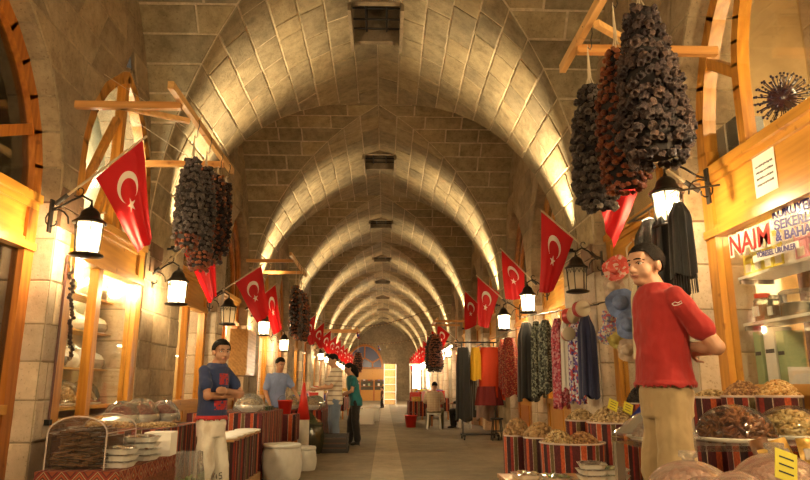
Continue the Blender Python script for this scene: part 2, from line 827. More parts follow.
# skylights with iron bars
for k, yk in enumerate(ARCH_Y):
    if k == 0:
        continue
    t = T('skylight', kind='structure')
    t.name = 'skylight_%d' % k
    t.location = (XC, yk, ZC)
    sh = MB()
    zb = -0.12
    for sg in (-1, 1):
        sh.bbox((sg * (SK_W + 0.05), -SK_L - 0.1, zb - 0.12), (sg * (SK_W - 0.0), SK_L + 0.1, 1.0))
        sh.bbox((-SK_W, sg * (SK_L + 0.1), zb + 0.02), (SK_W, sg * (SK_L - 0.0), 1.0))
    sh.build('shaft', 'wall_stone', t)
    MB().bbox((-SK_W - .05, -SK_L - .1, 1.0), (SK_W + .05, SK_L + .1, 1.05)).build('lid', 'iron', t)  # dark top added to stand in for the black night sky
    for q in (-0.16, 0.16):
        MB().tube([(q, SK_L * 0.8, 0.02), (q, -SK_L * 0.8, 0.02)], 0.016, 6).build('bar', 'iron', t)
        MB().tube([(q, SK_L * 0.55, 0.02), (q, SK_L * 0.55, 0.75)], 0.016, 6).build('bar', 'iron', t)
    for q in (-0.25, 0.05, 0.32):
        MB().tube([(-SK_W, q, 0.02), (SK_W, q, 0.02)], 0.016, 6).build('bar', 'iron', t)
    MB().tube([(-SK_W, SK_L * .55, 0.4), (SK_W, SK_L * .55, 0.4)], 0.016, 6).build('bar', 'iron', t)

# ---------------------------------------------------------------- side walls with arched shop openings
REC = 0.24


class Opening:
    def __init__(s, y0, y1, spring, apex, kind='far'):
        s.y0, s.y1, s.zs, s.za, s.kind = y0, y1, spring, apex, kind
        s.c, s.w = (y0 + y1) / 2, (y1 - y0) / 2
        r = apex - spring
        s.e = max(0.0, (r * r - s.w * s.w) / (2 * s.w))
        s.R = s.w + s.e
        s.k = r / sqrt(max(1e-6, s.R * s.R - s.e * s.e))

    def half(s, z, inset=0.0):
        if z <= s.zs:
            return s.w - inset
        q = (z - s.zs) / s.k
        a = (s.R - inset) ** 2 - q * q
        if a <= 0:
            return 0.0
        return max(0.0, sqrt(a) - s.e)

    def arch(s, n=10, inset=0.0):
        """points of the arch (y,z) near foot -> apex -> far foot"""
        Ri = s.R - inset
        th = math.acos(min(1, s.e / Ri))
        half = [(Ri * cos(th * i / n) - s.e, s.zs + s.k * Ri * sin(th * i / n)) for i in range(n + 1)]
        return [(s.c - a, b) for a, b in half] + [(s.c + a, b) for a, b in half[::-1][1:]]


OPEN = {-1: [], 1: []}
OPEN[-1] += [Opening(2.7, 6.0, 2.85, 4.65, 'door'), Opening(6.3, 8.28, 3.4, 4.85, 'bowls')]
OPEN[1] += [Opening(2.7, 5.70, 3.25, 5.15, 'naim'), Opening(6.05, 8.35, 3.3, 4.85, 'cloth')]
for k in range(1, NB):
    for sd in (-1, 1):
        OPEN[sd].append(Opening(D1 + (k - 1) * L + 0.76, D1 + (k - 0.5) * L - 0.22, 3.2, 4.85, 'far'))
        OPEN[sd].append(Opening(D1 + (k - 0.5) * L + 0.22, D1 + k * L - 0.76, 3.2, 4.85, 'far'))

WALL = {}
for sd, X, nm, lb in ((-1, XL, 'wall_left', 'stone side wall with pointed shop arches beside the navy shirt boy'),
                      (1, XR, 'wall_right', 'stone side wall with pointed shop arches beside the red shirt boy')):
    wl = T(nm, lb, 'wall', kind='structure')
    WALL[sd] = wl
    sw = Stones(wl, 'wall_stone', limit=230)
    sp = Stones(wl, 'pale_stone', 'jamb_stone', limit=60)
    mo = MB()

    def mp(y, z, off, X=X, sd=sd):
        return (X - sd * off, y, z)
    ZL = [0.0]
    while ZL[-1] < ZC - 0.05:
        ZL.append(min(ZC, ZL[-1] + rnd.uniform(0.33, 0.42)))
    for z0, z1 in zip(ZL, ZL[1:]):
        spans = []
        ops = OPEN[sd]
        zc1 = z1 - 0.001
        if z0 < ZS - 0.05:
            zz1 = min(z1, ZS)
            edges = [(YNEAR, YNEAR)]
            for op in ops:
                edges += [(op.c - op.half(z0), op.c - op.half(z1)), (op.c + op.half(z0), op.c + op.half(z1))]
            edges.append((YEND, YEND))
            spans = [(edges[i], edges[i + 1]) for i in range(0, len(edges), 2)]
        else:
            for by in BAY_Y:
                a0, a1 = half_lunette(z0), half_lunette(z1)
                e = [(by - a0, by - a1)]
                for op in ops:
                    if abs(op.c - by) < L / 2 and op.za > z0:
                        e += [(op.c - op.half(z0), op.c - op.half(z1)), (op.c + op.half(z0), op.c + op.half(z1))]
                e.append((by + a0, by + a1))
                spans += [(e[i], e[i + 1]) for i in range(0, len(e), 2)]
        for (p0, p1), (q0, q1) in spans:
            if q0 - p0 < 0.02 and q1 - p1 < 0.02:
                continue
            if q1 < p1:
                p1 = q1 = (p1 + q1) / 2
            if q0 < p0:
                p0 = q0 = (p0 + q0) / 2
            mo.add([mp(p0, z0, -0.006), mp(q0, z0, -0.006), mp(q1, z1, -0.006), mp(p1, z1, -0.006)], [(0, 1, 2, 3)])
            wd = max(q0 - p0, q1 - p1)
            narrow = wd < 1.5 and z1 < 3.6
            n = max(1, int(round(wd / (0.62 if z0 > 3 else 0.5)))) if not narrow else rnd.choice((1, 1, 2))
            fr = [0.0] + [(j + rnd.uniform(-0.2, 0.2)) / n for j in range(1, n)] + [1.0]
            for a, b in zip(fr, fr[1:]):
                q = [(lerp(p0, q0, a), z0), (lerp(p0, q0, b), z0), (lerp(p1, q1, b), z1), (lerp(p1, q1, a), z1)]
                (sp if (narrow and z1 < 2.95) else sw).add(q, mp, gap=0.006 if narrow else 0.009)
    # reveals of the openings
    rv = Stones(wl, 'pale_stone', 'reveal_stone', limit=60)
    rw = Stones(wl, 'wall_stone', 'reveal_stone', limit=60)
    for op in OPEN[sd]:
        pts = [(op.y0, z) for z in ZL if z < op.zs - 0.1] + op.arch(8) + [(op.y1, z) for z in ZL[::-1] if z < op.zs - 0.1]
        for (ya, za), (yb, zb) in zip(pts, pts[1:]):
            a, b = Vector((0, ya, za)), Vector((0, yb, zb))
            ch = b - a
            ln = ch.length
            if ln < 1e-4:
                continue
            ch = ch / ln
            nv = Vector((0, ch.z, -ch.y))      # towards the inside of the opening

            def rmp(s, x, off, a=a, ch=ch, nv=nv):
                p = a + ch * s + nv * off
                return (X + sd * x, p.y, p.z)
            mo.add([rmp(0, 0.0, -.004), rmp(ln, 0.0, -.004), rmp(ln, REC + .35, -.004), rmp(0, REC + .35, -.004)], [(0, 1, 2, 3)])
            (rv if max(za, zb) < 2.95 else rw).add([(0, 0.0), (ln, 0.0), (ln, REC + .35), (0, REC + .35)], rmp, gap=0.004, proud=0.002)
    sw.done()
    sp.done()
    rv.done()
    rw.done()
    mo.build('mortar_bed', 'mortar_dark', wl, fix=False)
    # brown impost blocks at the piers
    for yk in [6.0, 8.4] if sd < 0 else [5.7, 8.36]:
        for zz in (2.62, 2.82):
            MB().bbox((X - sd * 0.03, yk, zz), (X + sd * 0.25, yk + 0.42, zz + 0.18)).build('impost_block', 'brown_stone', wl)

# ---------------------------------------------------------------- end wall
ye = YEND
we = T('wall_back', 'far end wall of the bazaar with round fanlight window', 'wall', kind='structure')
MB().bbox((XL - 0.3, ye, 0), (XR + 0.3, ye + 0.3, ZC + .3)).build('masonry', 'wall_stone', we)
# fanlight
pc = at_y(364.5, 368, ye)
fr = 17 / (F / ye) * 1.03
wf = T('window_1', 'semicircular blue fanlight window above the far shop', 'window', (pc.x, ye - 0.02, pc.z), kind='structure')
plain('dusk_glass', (0.10, 0.11, 0.20), 0.25)
pts = [(cos(pi * i / 20) * fr, sin(pi * i / 20) * fr * 1.25) for i in range(21)]
MB().prism(pts, 'y', -0.02, 0.02).build('pane', 'dusk_glass', wf)
for a, b in (((0, 0.55), (0, 1.24)), ((0, 0.55), (-0.45, 0.3)), ((0, .55), (.45, .3)), ((-.45, .3), (-.45, 0)), ((.45, .3), (.45, 0)), ((-.45, .3), (-.9, .55)), ((.45, .3), (.9, .55)), ((-1, 0), (1, 0))):
    MB().bar((a[0] * fr, -0.04, a[1] * fr), (b[0] * fr, -0.04, b[1] * fr), 0.12, 0.12).build('glazing_bar', 'pine_red', wf)
rg = MB()
for i in range(20):
    rg.bar((pts[i][0], -.05, pts[i][1]), (pts[i + 1][0], -.05, pts[i + 1][1]), 0.16, 0.18)
rg.build('arch_frame', 'pine_red', wf)
# ================================================================ wooden shop fronts in the arches
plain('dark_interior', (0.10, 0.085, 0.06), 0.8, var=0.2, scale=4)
plain('warm_plaster', (0.66, 0.50, 0.27), 0.85, var=0.12, scale=3)
clear('dark_glass', (0.55, 0.55, 0.52), 0.25, 0.04)
SHOP_LAMP = {'door': 0, 'bowls': 170, 'naim': 150, 'cloth': 10, 'far': 30}


def bars_path(m, pts, x, w, dx):
    for (ya, za), (yb, zb) in zip(pts, pts[1:]):
        a, b = Vector((0, ya, za)), Vector((0, yb, zb))
        d = (b - a)
        ln = d.length
        if ln < 1e-4:
            continue
        d /= ln
        n = Vector((0, d.z, -d.y)) * (w / 2)
        e = d * (w * 0.12)
        vs = []
        for xx in (x - dx / 2, x + dx / 2):
            for q in (a - e - n, b + e - n, b + e + n, a - e + n):
                vs.append((xx, q.y, q.z))
        m.add(vs, [(0, 1, 2, 3), (4, 7, 6, 5), (0, 4, 5, 1), (1, 5, 6, 2), (2, 6, 7, 3), (3, 7, 4, 0)])


wn = 1
for sd in (-1, 1):
    X = XL if sd < 0 else XR
    for oi, op in enumerate(OPEN[sd]):
        k = op.kind
        wn += 1
        near = k != 'far'
        wd = 'pine_red' if (k == 'door' or (k == 'far' and oi % 2)) else 'pine'
        xp = X + sd * (REC if k != 'bowls' else 0.07)
        side = 'left' if sd < 0 else 'right'
        t = T('window_%d' % wn, {'door': 'orange pine shop door with arched dark fanlight', 'bowls': 'lit pine shop window with shelves of white bowls',
                                 'naim': 'pine shop window with red and blue lettering', 'cloth': 'pine shop front behind the hanging scarves',
                                 'far': 'pine arched shop front farther along the aisle'}[k], 'shop front', (xp, op.c, 0), kind='structure')
        y0, y1 = op.y0 - op.c, op.y1 - op.c
        zb0, zb1 = {'door': (2.42, 2.85), 'bowls': (2.45, 2.86), 'naim': (2.50, 3.03), 'cloth': (2.55, 3.05), 'far': (2.5, 3.0)}[k]
        pw = 0.16 if near else 0.14
        for yy in (y0 + pw / 2, y1 - pw / 2):
            MB().bbox((-0.06, yy - pw / 2, 0), (0.06, yy + pw / 2, op.zs)).build('post', wd, t)
        # arch frame
        m = MB()
        bars_path(m, [(a - op.c, b) for a, b in op.arch(8, 0.07)], 0, 0.14, 0.12)
        m.build('arch_frame', wd, t)
        # board and ledges
        MB().bbox((-0.03, y0 + pw, zb0), (0.03, y1 - pw, zb1)).build('sign_board', 'pine_h', t)
        for (za, zb, pr) in ((zb1 - 0.03, zb1 + 0.05, 0.10), (zb1 - 0.09, zb1 - 0.03, 0.065), (zb0 - 0.05, zb0 + 0.02, 0.09), (zb0 + 0.02, zb0 + 0.06, 0.055)):
            MB().bbox((-sd * pr, y0 + 0.02, za), (sd * 0.06, y1 - 0.02, zb)).build('ledge', 'pine_h', t)
        # lower panel, sill, mullions
        sill = {'door': 0.95, 'bowls': 0.8, 'naim': 1.12, 'cloth': 0.9, 'far': 0.9}[k]
        MB().bbox((-0.04, y0 + pw, 0.0), (0.04, y1 - pw, sill)).build('panel', 'pine_h', t)
        MB().bbox((-0.06 - 0.03 * (sd > 0), y0 + pw, sill - .03), (0.06 + .03 * (sd < 0), y1 - pw, sill + 0.05)).build('sill', 'pine_h', t)
        n = 3 if near else 2
        for j in range(n):
            a = lerp(y0 + pw, y1 - pw, (j + 0.08) / n)
            b = lerp(y0 + pw, y1 - pw, (j + 0.92) / n)
            MB().bbox((-sd * 0.055, a, 0.12), (0, b, sill - 0.12)).build('panel_field', wd, t)
        mull = {'door': [0.18, 0.62], 'bowls': [-0.2], 'naim': [-0.3], 'cloth': [0.0], 'far': [0.02]}[k]
        for q in mull:
            yq = lerp(0, y1, q) if q >= 0 else lerp(0, y0, -q)
            MB().bbox((-0.05, yq - 0.055, sill), (0.05, yq + 0.055, zb0 - 0.03)).build('mullion', wd, t)
        gm = 'dark_glass' if k in ('door',) else 'glass'
        MB().bbox((-0.004, y0 + pw, sill + 0.05), (0.004, y1 - pw, zb0 - 0.05)).build('pane', gm, t)
        # upper light: inner arch and struts
        inner = Opening(-op.w * 0.52 if k != 'naim' else -0.85, op.w * 0.52 if k != 'naim' else 0.85, op.zs - 0.05, op.zs + (op.za - op.zs) * 0.62)
        if k == 'naim':
            inner = Opening(-0.75, 0.76, 3.6, 4.95)
            m = MB()
            bars_path(m, [(inner.y0, 3.05)] + inner.arch(8) + [(inner.y1, 3.05)], 0, 0.10, 0.10)
            m.build('inner_arch', 'pine', t)
            MB().bar((0, y1 - 0.1, 4.2), (0, 0.76, 3.74), 0.09, 0.09).build('strut', 'pine', t)
        elif k == 'bowls':
            m = MB()
            bars_path(m, [(-0.42, zb1), (-0.12, 3.55), (0.28, zb1)], 0, 0.07, 0.07)
            bars_path(m, Opening(-0.2, 0.22, 3.05, 3.45).arch(6), 0, 0.07, 0.07)
            m.build('strut', 'pine', t)
            MB().bbox((-.05, -0.05, zb1), (.05, 0.05, op.za - 0.12)).build('mullion', 'pine', t)
            MB().bar((0, y0 + .1, zb1 + .05), (0, -.1, 4.2), 0.07, 0.07).build('strut', 'pine', t)
        elif k == 'door':
            MB().bar((0, y1 - 0.1, 3.55), (0, y1 - 1.0, 3.15), 0.10, 0.10).build('strut', wd, t)
            MB().bbox((-.05, -0.3, zb1), (.05, -0.2, op.za - 0.2)).build('mullion', wd, t)
        else:
            m = MB()
            bars_path(m, [(inner.y0, zb1)] + inner.arch(6) + [(inner.y1, zb1)], 0, 0.09, 0.09)
            m.build('inner_arch', wd, t)
        gp = [(a - op.c, b) for a, b in op.arch(8, 0.1)]
        gp = [(gp[0][0], zb1)] + gp + [(gp[-1][0], zb1)]
        MB().prism(gp, 'x', -0.004, 0.004).build('arch_pane', gm if k != 'far' else 'dark_glass', t)
        # the room behind
        dp = {'door': 2.2, 'bowls': 0.62, 'naim': 1.2, 'cloth': 1.4, 'far': 0.8}[k]
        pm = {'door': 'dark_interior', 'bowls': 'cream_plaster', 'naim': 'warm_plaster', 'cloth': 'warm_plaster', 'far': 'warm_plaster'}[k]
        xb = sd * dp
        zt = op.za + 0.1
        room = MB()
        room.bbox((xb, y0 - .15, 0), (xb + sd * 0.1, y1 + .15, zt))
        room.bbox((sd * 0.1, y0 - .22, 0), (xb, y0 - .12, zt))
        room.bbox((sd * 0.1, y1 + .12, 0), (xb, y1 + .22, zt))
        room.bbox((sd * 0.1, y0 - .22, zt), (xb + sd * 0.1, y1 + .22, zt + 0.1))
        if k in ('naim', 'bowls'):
            room.bbox((sd * 0.07, y0 - .2, zb1 - 0.2), (xb, y1 + .2, zb1 - 0.12))  # unseen slab added to keep the lower lamp's light out of the upper room
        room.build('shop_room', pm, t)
        if SHOP_LAMP[k]:
            e = SHOP_LAMP[k]
            lamp('shop_lamp', 'POINT', (xp + sd * min(0.45, dp * 0.6), op.c, 2.35), e, WHITE_L if k in ('naim', 'bowls') else WARM2, 0.12)
            if k in ('naim', 'bowls'):
                lamp('shop_lamp', 'POINT', (xp + sd * min(0.6, dp * 0.6), op.c + 0.3, 3.6), e * (0.13 if k == 'naim' else 0.12), WARM if k == 'naim' else WHITE_L, 0.12)
        if k == 'naim':
            NAIM_T, NAIM_X, NAIM_Y = t, xp, op.c
            ns = Stones(t, 'pale_stone', 'room_stone', limit=60)
            zz = 3.0
            while zz < zt:
                z2 = min(zt, zz + rnd.uniform(0.36, 0.44))
                cs = cuts(y0 - .1, y1 + .1, 0.8)
                for a, b in zip(cs, cs[1:]):
                    ns.add([(a, zz), (b, zz), (b, z2), (a, z2)], lambda y, z, off, xb=xb: (xb - off - 0.003, y, z), gap=0.004, proud=0.004, deep=0.0)
                zz = z2
            ns.done()
# ================================================================ lanterns
clear('lantern_glass', (0.95, 0.9, 0.8), 0.1, 0.1, milky=0.35, mcol=(1.0, 0.9, 0.7))
emit('lantern_bulb', (1.0, 0.82, 0.55), 90)
plain('lantern_metal', (0.035, 0.03, 0.026), 0.4, 0.7)


def lantern(x, y, z, wall_x, lit, energy, label, lod=0):
    """z is the height of the body centre"""
    t = T('wall_lantern', label, 'lantern', (x, y, z), group='wall lanterns on the piers')
    n = 6
    MB().lathe([(0.145, 0.13), (0.15, 0.145), (0.12, 0.165), (0.09, 0.20), (0.08, 0.24), (0.05, 0.275), (0.02, 0.29), (0.015, 0.31)], 12).build('cap', 'lantern_metal', t, True)
    MB().lathe([(0.10, -0.135), (0.15, -0.155), (0.145, -0.17), (0.06, -0.185)], 12).build('base_plate', 'lantern_metal', t, True)
    gl = MB()
    gl.lathe([(0.105, -0.135), (0.125, 0.13)], n, cap=False)
    gl.build('glass', 'lantern_glass', t)
    for q in range(n):
        a = 2 * pi * q / n
        MB().bar((cos(a) * 0.108, sin(a) * 0.108, -0.14), (cos(a) * 0.127, sin(a) * 0.127, 0.135), 0.012).build('glazing_bar', 'lantern_metal', t)
    if not lod:
        m = MB()
        for q in range(n):
            a0, a1 = 2 * pi * q / n, 2 * pi * (q + 1) / n
            for f0, f1 in ((0.1, 0.5), (0.5, 0.9)):
                pa = [Vector((cos(a0), sin(a0), 0)).lerp(Vector((cos(a1), sin(a1), 0)), lerp(f0, f1, i / 4)) * 0.124 + Vector((0, 0, 0.07 + 0.05 * sin(pi * i / 4))) for i in range(5)]
                m.tube(pa, 0.004, 4)
        m.build('lattice', 'lantern_metal', t)
    # scroll bracket to the wall
    dx = wall_x - x
    s = 1 if dx > 0 else -1
    pts = [(0, 0, 0.31), (0, 0, 0.35), (dx * 0.25, 0, 0.40), (dx * 0.5, 0, 0.36), (dx * 0.75, 0, 0.30), (dx, 0, 0.27)]
    MB().tube(pts, 0.011, 6).build('arm', 'lantern_metal', t)
    m = MB()
    sp = [(dx * 0.9 - s * cos(a) * (0.02 + a * 0.018), 0, 0.16 - sin(a) * (0.02 + a * 0.018)) for a in [i * 0.5 for i in range(14)]]
    m.tube(sp, 0.008, 5)
    m.build('scroll', 'lantern_metal', t)
    m = MB()
    sp2 = [(dx * 0.35 + s * cos(a) * (0.01 + a * 0.01), 0, 0.45 + sin(a) * (0.01 + a * 0.01)) for a in [i * 0.6 for i in range(10)]]
    m.tube(sp2, 0.006, 5)
    m.build('scroll', 'lantern_metal', t)
    MB().bbox((dx - 0.008, -0.03, 0.05), (dx + 0.008, 0.03, 0.36)).build('back_plate', 'lantern_metal', t)
    if lit:
        MB().ball((0, 0, 0.0), (0.05, 0.05, 0.07), 10, 7).build('bulb', 'lantern_bulb', t, True)
        lamp('lantern_light', 'POINT', (x, y, z), energy, WARM2, 0.085)
    else:
        MB().ball((0, 0, 0.0), (0.03, 0.03, 0.045), 8, 6).build('bulb', 'white', t, True)
    return t


def lantern_px(u, v, x, wall_x, lit, energy, label, lod=0):
    p = at_x(u, v, x)
    return lantern(x, p.y, p.z, wall_x, lit, energy, label, lod)


LE = 42
lantern_px(88, 238, XL + 0.36, XL, True, LE * 1.9, 'lit wall lantern beside the flag nearest the display of bowls')
lantern_px(177, 292, XL + 0.33, XL, True, LE * 1.9, 'lit wall lantern below the first bunches of dried eggplants')
lantern_px(228, 315, XL + 0.33, XL, False, 0, 'dark wall lantern above the boy in the navy shirt')
lantern_px(264, 328, XL + 0.33, XL, True, LE * 1.6, 'lit wall lantern behind the pair of red flags', 1)
lantern_px(284, 345, XL + 0.33, XL, True, LE * 1.3, 'lit wall lantern above the man in the blue shirt', 1)
lantern_px(668, 209, XR - 0.36, XR, True, LE * 1.9, 'lit wall lantern above the black fringed scarves')
lantern_px(577, 279, XR - 0.33, XR, False, 0, 'dark wall lantern on the pier above the hanging scarves')
lantern_px(528, 303, XR - 0.33, XR, True, LE * 0.25, 'dim wall lantern between the scarves and the red flags', 1)
lantern_px(504, 322, XR - 0.33, XR, True, LE * 1.3, 'lit wall lantern beside the orange dress', 1)
for sd, y, le in ((-1, 2.75, 3.2), (1, 2.4, 6.5), (-1, -0.4, 9), (1, -0.4, 9)):
    X = XL if sd < 0 else XR
    lantern(X - sd * 0.36, y, 2.5, X, True, LE * le, 'lit wall lantern on the pier by the ' + ('orange pine door' if sd < 0 else 'lettered shop') + (', farther back' if y < 0 else ''))
for k in range(4, 15):
    y = D1 + k * L / 2 + 0.3
    for sd in (-1, 1):
        if k < 6 and sd < 0 or k == 4:
            continue
        X = XL if sd < 0 else XR
        lantern(X - sd * 0.33, y, 2.42, X, True, LE * 1.2, ORD[k - 5] + ' small lit lantern beyond the ' + ('man in blue, along his wall' if sd < 0 else 'orange dress, along that wall'), 1)

# ================================================================ flags
def flag_mat(m):
    t = NT(m)
    t.rough(0.6)
    uv = t.n('ShaderNodeTexCoord').outputs['UV']
    sx = t.n('ShaderNodeSeparateXYZ')
    t.l(uv, sx.inputs[0])
    # u along the hoist (0..1), v along the fly (0..1.5)
    X_ = t.math('MULTIPLY', sx.outputs[1], 1.5)
    Y_ = t.math('SUBTRACT', sx.outputs[0], 0.5)

    def dist(cx):
        dx = t.math('SUBTRACT', X_, cx)
        return t.math('SQRT', t.math('ADD', t.math('MULTIPLY', dx, dx), t.math('MULTIPLY', Y_, Y_))), dx
    d1, _ = dist(0.5)
    d2, _ = dist(0.5625)
    cres = t.math('MULTIPLY', t.math('LESS_THAN', d1, 0.25), t.math('GREATER_THAN', d2, 0.20))
    d3, dx3 = dist(0.80)
    an = t.math('ARCTAN2', Y_, t.math('MULTIPLY', dx3, -1))
    fold = t.math('ABSOLUTE', t.math('SUBTRACT', t.math('MODULO', t.math('ADD', an, 2 * pi + pi / 5), 2 * pi / 5), pi / 5))
    Rr = 0.125
    ri = 0.382 * Rr
    B = (1 - ri * cos(pi / 5) / Rr) / (ri * sin(pi / 5))
    e = t.math('MULTIPLY', d3, t.math('ADD', t.math('MULTIPLY', t.math('COSINE', fold), 1 / Rr), t.math('MULTIPLY', t.math('SINE', fold), B)))
    star = t.math('LESS_THAN', e, 1.0)
    wht = t.math('MAXIMUM', cres, star)
    c = t.mix(wht, (0.48, 0.006, 0.010), (0.72, 0.66, 0.58))
    t.col(c)
    tr = t.n('ShaderNodeBsdfTranslucent')
    t.l(c, tr.inputs[0])
    mx = t.n('ShaderNodeMixShader')
    mx.inputs[0].default_value = 0.35
    t.l(t.b.outputs[0], mx.inputs[1])
    t.l(tr.outputs[0], mx.inputs[2])
    t.l(mx.outputs[0], t.out.inputs[0])


mdef('flag_cloth', flag_mat)
plain('flag_pole', (0.50, 0.40, 0.26), 0.4)
plain('pole_socket', (0.03, 0.025, 0.02), 0.5, 0.3)


def flag(anchor, tip, A, B, C, D, label, ripple=0.03, seed=0, nu=22, nv=26, inward=0.0):
    """A..B is the hoist on the pole (A nearer the wall), C below B and D below A"""
    anchor, tip, A, B, C, D = map(Vector, (anchor, tip, A, B, C, D))
    t = T('flag', label, 'flag', anchor, group='red crescent flags on poles')
    r = random.Random(seed)
    ph = r.uniform(0, 6)
    n = Vector((0, 1, 0))

    def fn(u, v):
        top = A.lerp(B, u)
        bot = D.lerp(C, u)
        p = top.lerp(bot, v)
        # corner sags: cloth hangs below the straight line
        fold = (sin(u * 9 + ph) * 0.6 + sin(u * 17 + ph * 2) * 0.35) * ripple * (0.25 + v * 1.1)
        p = p + n * (fold + inward * v * sin(u * pi))
        p = p + Vector((sin(v * 5 + ph) * 0.008, 0, -0.02 * sin(pi * u) * v))
        return p - anchor
    m = MB()
    m.grid(fn, nu, nv, True)
    m.build('cloth', 'flag_cloth', t, True, False)
    d = (tip - anchor)
    MB().tube([(0, 0, 0), d * 0.5, d], 0.012, 6).build('pole', 'flag_pole', t)
    MB().tube([d * -0.02, d * 0.12], 0.022, 8).build('socket', 'pole_socket', t)
    return t


def flag_px(d, anc, tip, A, B, C, D, label, **kw):
    f = lambda p, dd=0: at_y(p[0], p[1], d + dd)
    return flag(f(anc), f(tip), f(A), f(B), f(C), f(D), label, **kw)


dl = at_x(57, 203, XL).y
flag_px(dl, (57, 203), (147, 136), (95, 178), (142, 140), (153, 239), (137, 252), 'large red crescent flag beside the lit shop of bowls', seed=1)
dl = at_x(152, 274, XL).y
flag_px(dl, (152, 274), (216, 222), (182, 249), (212, 226), (217, 294), (210, 303), 'red flag half hidden under the first dried eggplant bunches', seed=2)
dl = at_x(217, 294, XL).y
flag_px(dl, (217, 294), (263, 264), (235, 283), (261, 266), (269, 314), (257, 323), 'red crescent flag above the boy in the navy shirt', seed=3)
dl = at_x(246, 309, XL).y
flag_px(dl, (246, 309), (277, 283), (263, 295), (275, 285), (282, 329), (273, 335), 'red crescent flag beside the second dried eggplant bracket', seed=4)
dr = at_x(697, 190, XR).y
flag_px(dr, (697, 190), (596, 122), (652, 160), (600, 126), (597, 200), (613, 249), 'large red flag hanging behind the dried eggplants', seed=5)
dr = at_x(597, 258, XR).y
flag_px(dr, (597, 258), (541, 210), (574, 239), (542, 212), (540, 292), (553, 291), 'red crescent flag on the pier above the hanging scarves', seed=6)
dr = at_x(536, 284, XR).y
flag_px(dr, (536, 284), (500, 248), (524, 272), (501, 250), (505, 299), (526, 298), 'red crescent flag next to the dim wall lantern', seed=7)
dr = at_x(506, 302, XR).y
flag_px(dr, (506, 302), (476, 275), (499, 293), (477, 277), (478, 325), (489, 328), 'red crescent flag above the orange dress', seed=8)
dr = at_x(487, 312, XR).y
flag_px(dr, (487, 312), (464, 290), (479, 304), (465, 291), (464, 330), (476, 325), 'red crescent flag above the yellow scarf', seed=9)
for k in range(4, 15):
    y = D1 + k * L / 2
    for sd in (-1, 1):
        X = XL if sd < 0 else XR
        if (sd < 0 and k < 4) or (sd > 0 and k < 5):
            continue
        an = Vector((X, y - 0.2, 2.83))
        tp = Vector((X - sd * 0.80, y - 0.25, 3.50 + rnd.uniform(-.05, .05)))
        A, B = an.lerp(tp, 0.38), an.lerp(tp, 0.97)
        C = B + Vector((sd * -0.0, 0.05, -0.92))
        D = C + Vector((sd * 0.16, -0.05, -0.05))
        flag(an, tp, A, B, C, D, ORD[k - 4] + ' small red flag beyond the ' + ('pair of red flags, along that wall' if sd < 0 else 'yellow scarf, along that wall'), seed=k * 2 + sd, nu=10, nv=10)

# ================================================================ wooden brackets and dried vegetables
wood('bracket_wood', srgb(196, 146, 84), srgb(228, 184, 120), 1.0, axis=1)
plain('hook_steel', (0.10, 0.09, 0.08), 0.35, 0.8)
plain('string', (0.55, 0.46, 0.33), 0.8)


def bracket(beams, rail, struts, label):
    """beams: list of (wall point, outer point); rail: (a, b)"""
    o = Vector(beams[0][0])
    t = T('hanging_bracket', label, 'bracket', o, group='wooden brackets over the aisle')
    for a, b in beams:
        MB().bar(Vector(a) - o, Vector(b) - o, 0.06, 0.07).build('beam', 'beam_wood', t)
    a, b = Vector(rail[0]) - o, Vector(rail[1]) - o
    dn = Vector((0, 0, 0.06))
    MB().bar(a + dn, b + dn, 0.055, 0.075).build('rail', 'bracket_wood', t)
    for a, b in struts:
        MB().bar(Vector(a) - o, Vector(b) - o, 0.05, 0.05).build('strut', 'bracket_wood', t)
    return t


def dried_variant(seed, hollow=True, pep=False):
    r = random.Random(seed)
    m = MB()
    n = 7
    if hollow:
        rings = [(0.5, 0.0), (0.95, -0.15), (1.0, -0.55), (0.9, -1.0), (0.62, -1.0), (0.55, -0.6)]
    else:
        rings = [(0.2, 0.1), (0.8, -0.1), (1.0, -0.5), (0.7, -0.95), (0.15, -1.15)]
    vs = []
    for rr, z in rings:
        for k in range(n):
            a = 2 * pi * k / n
            q = rr * (1 + r.uniform(-0.24, 0.24))
            vs.append((cos(a) * q * (0.8 if pep else 1), sin(a) * q, (z + r.uniform(-0.1, 0.1)) * (1.6 if not pep else 1.3)))
    fs = []
    for i in range(len(rings) - 1):
        for k in range(n):
            k2 = (k + 1) % n
            fs.append((i * n + k, i * n + k2, (i + 1) * n + k2, (i + 1) * n + k))
    fs.append(tuple(range(n - 1, -1, -1)))
    fs.append(tuple((len(rings) - 1) * n + k for k in range(n)))
    m.add(vs, fs)
    return m


def dried_mat(name, dark, mid, light, rough=0.5):
    def fn(mm):
        t = NT(mm)
        t.rough(rough)
        oi = t.n('ShaderNodeObjectInfo')
        f = t.noise(t.coords(), 2.2, 3)
        g = t.math('ADD', t.math('MULTIPLY', f, 0.75), t.math('MULTIPLY', oi.outputs['Random'], 0.35))
        t.col(t.ramp(g, [(0.3, dark), (0.55, mid), (0.85, light)]))
        t.bump(t.noise(t.coords(), 5, 3), 0.6, 0.15)
    mdef(name, fn)


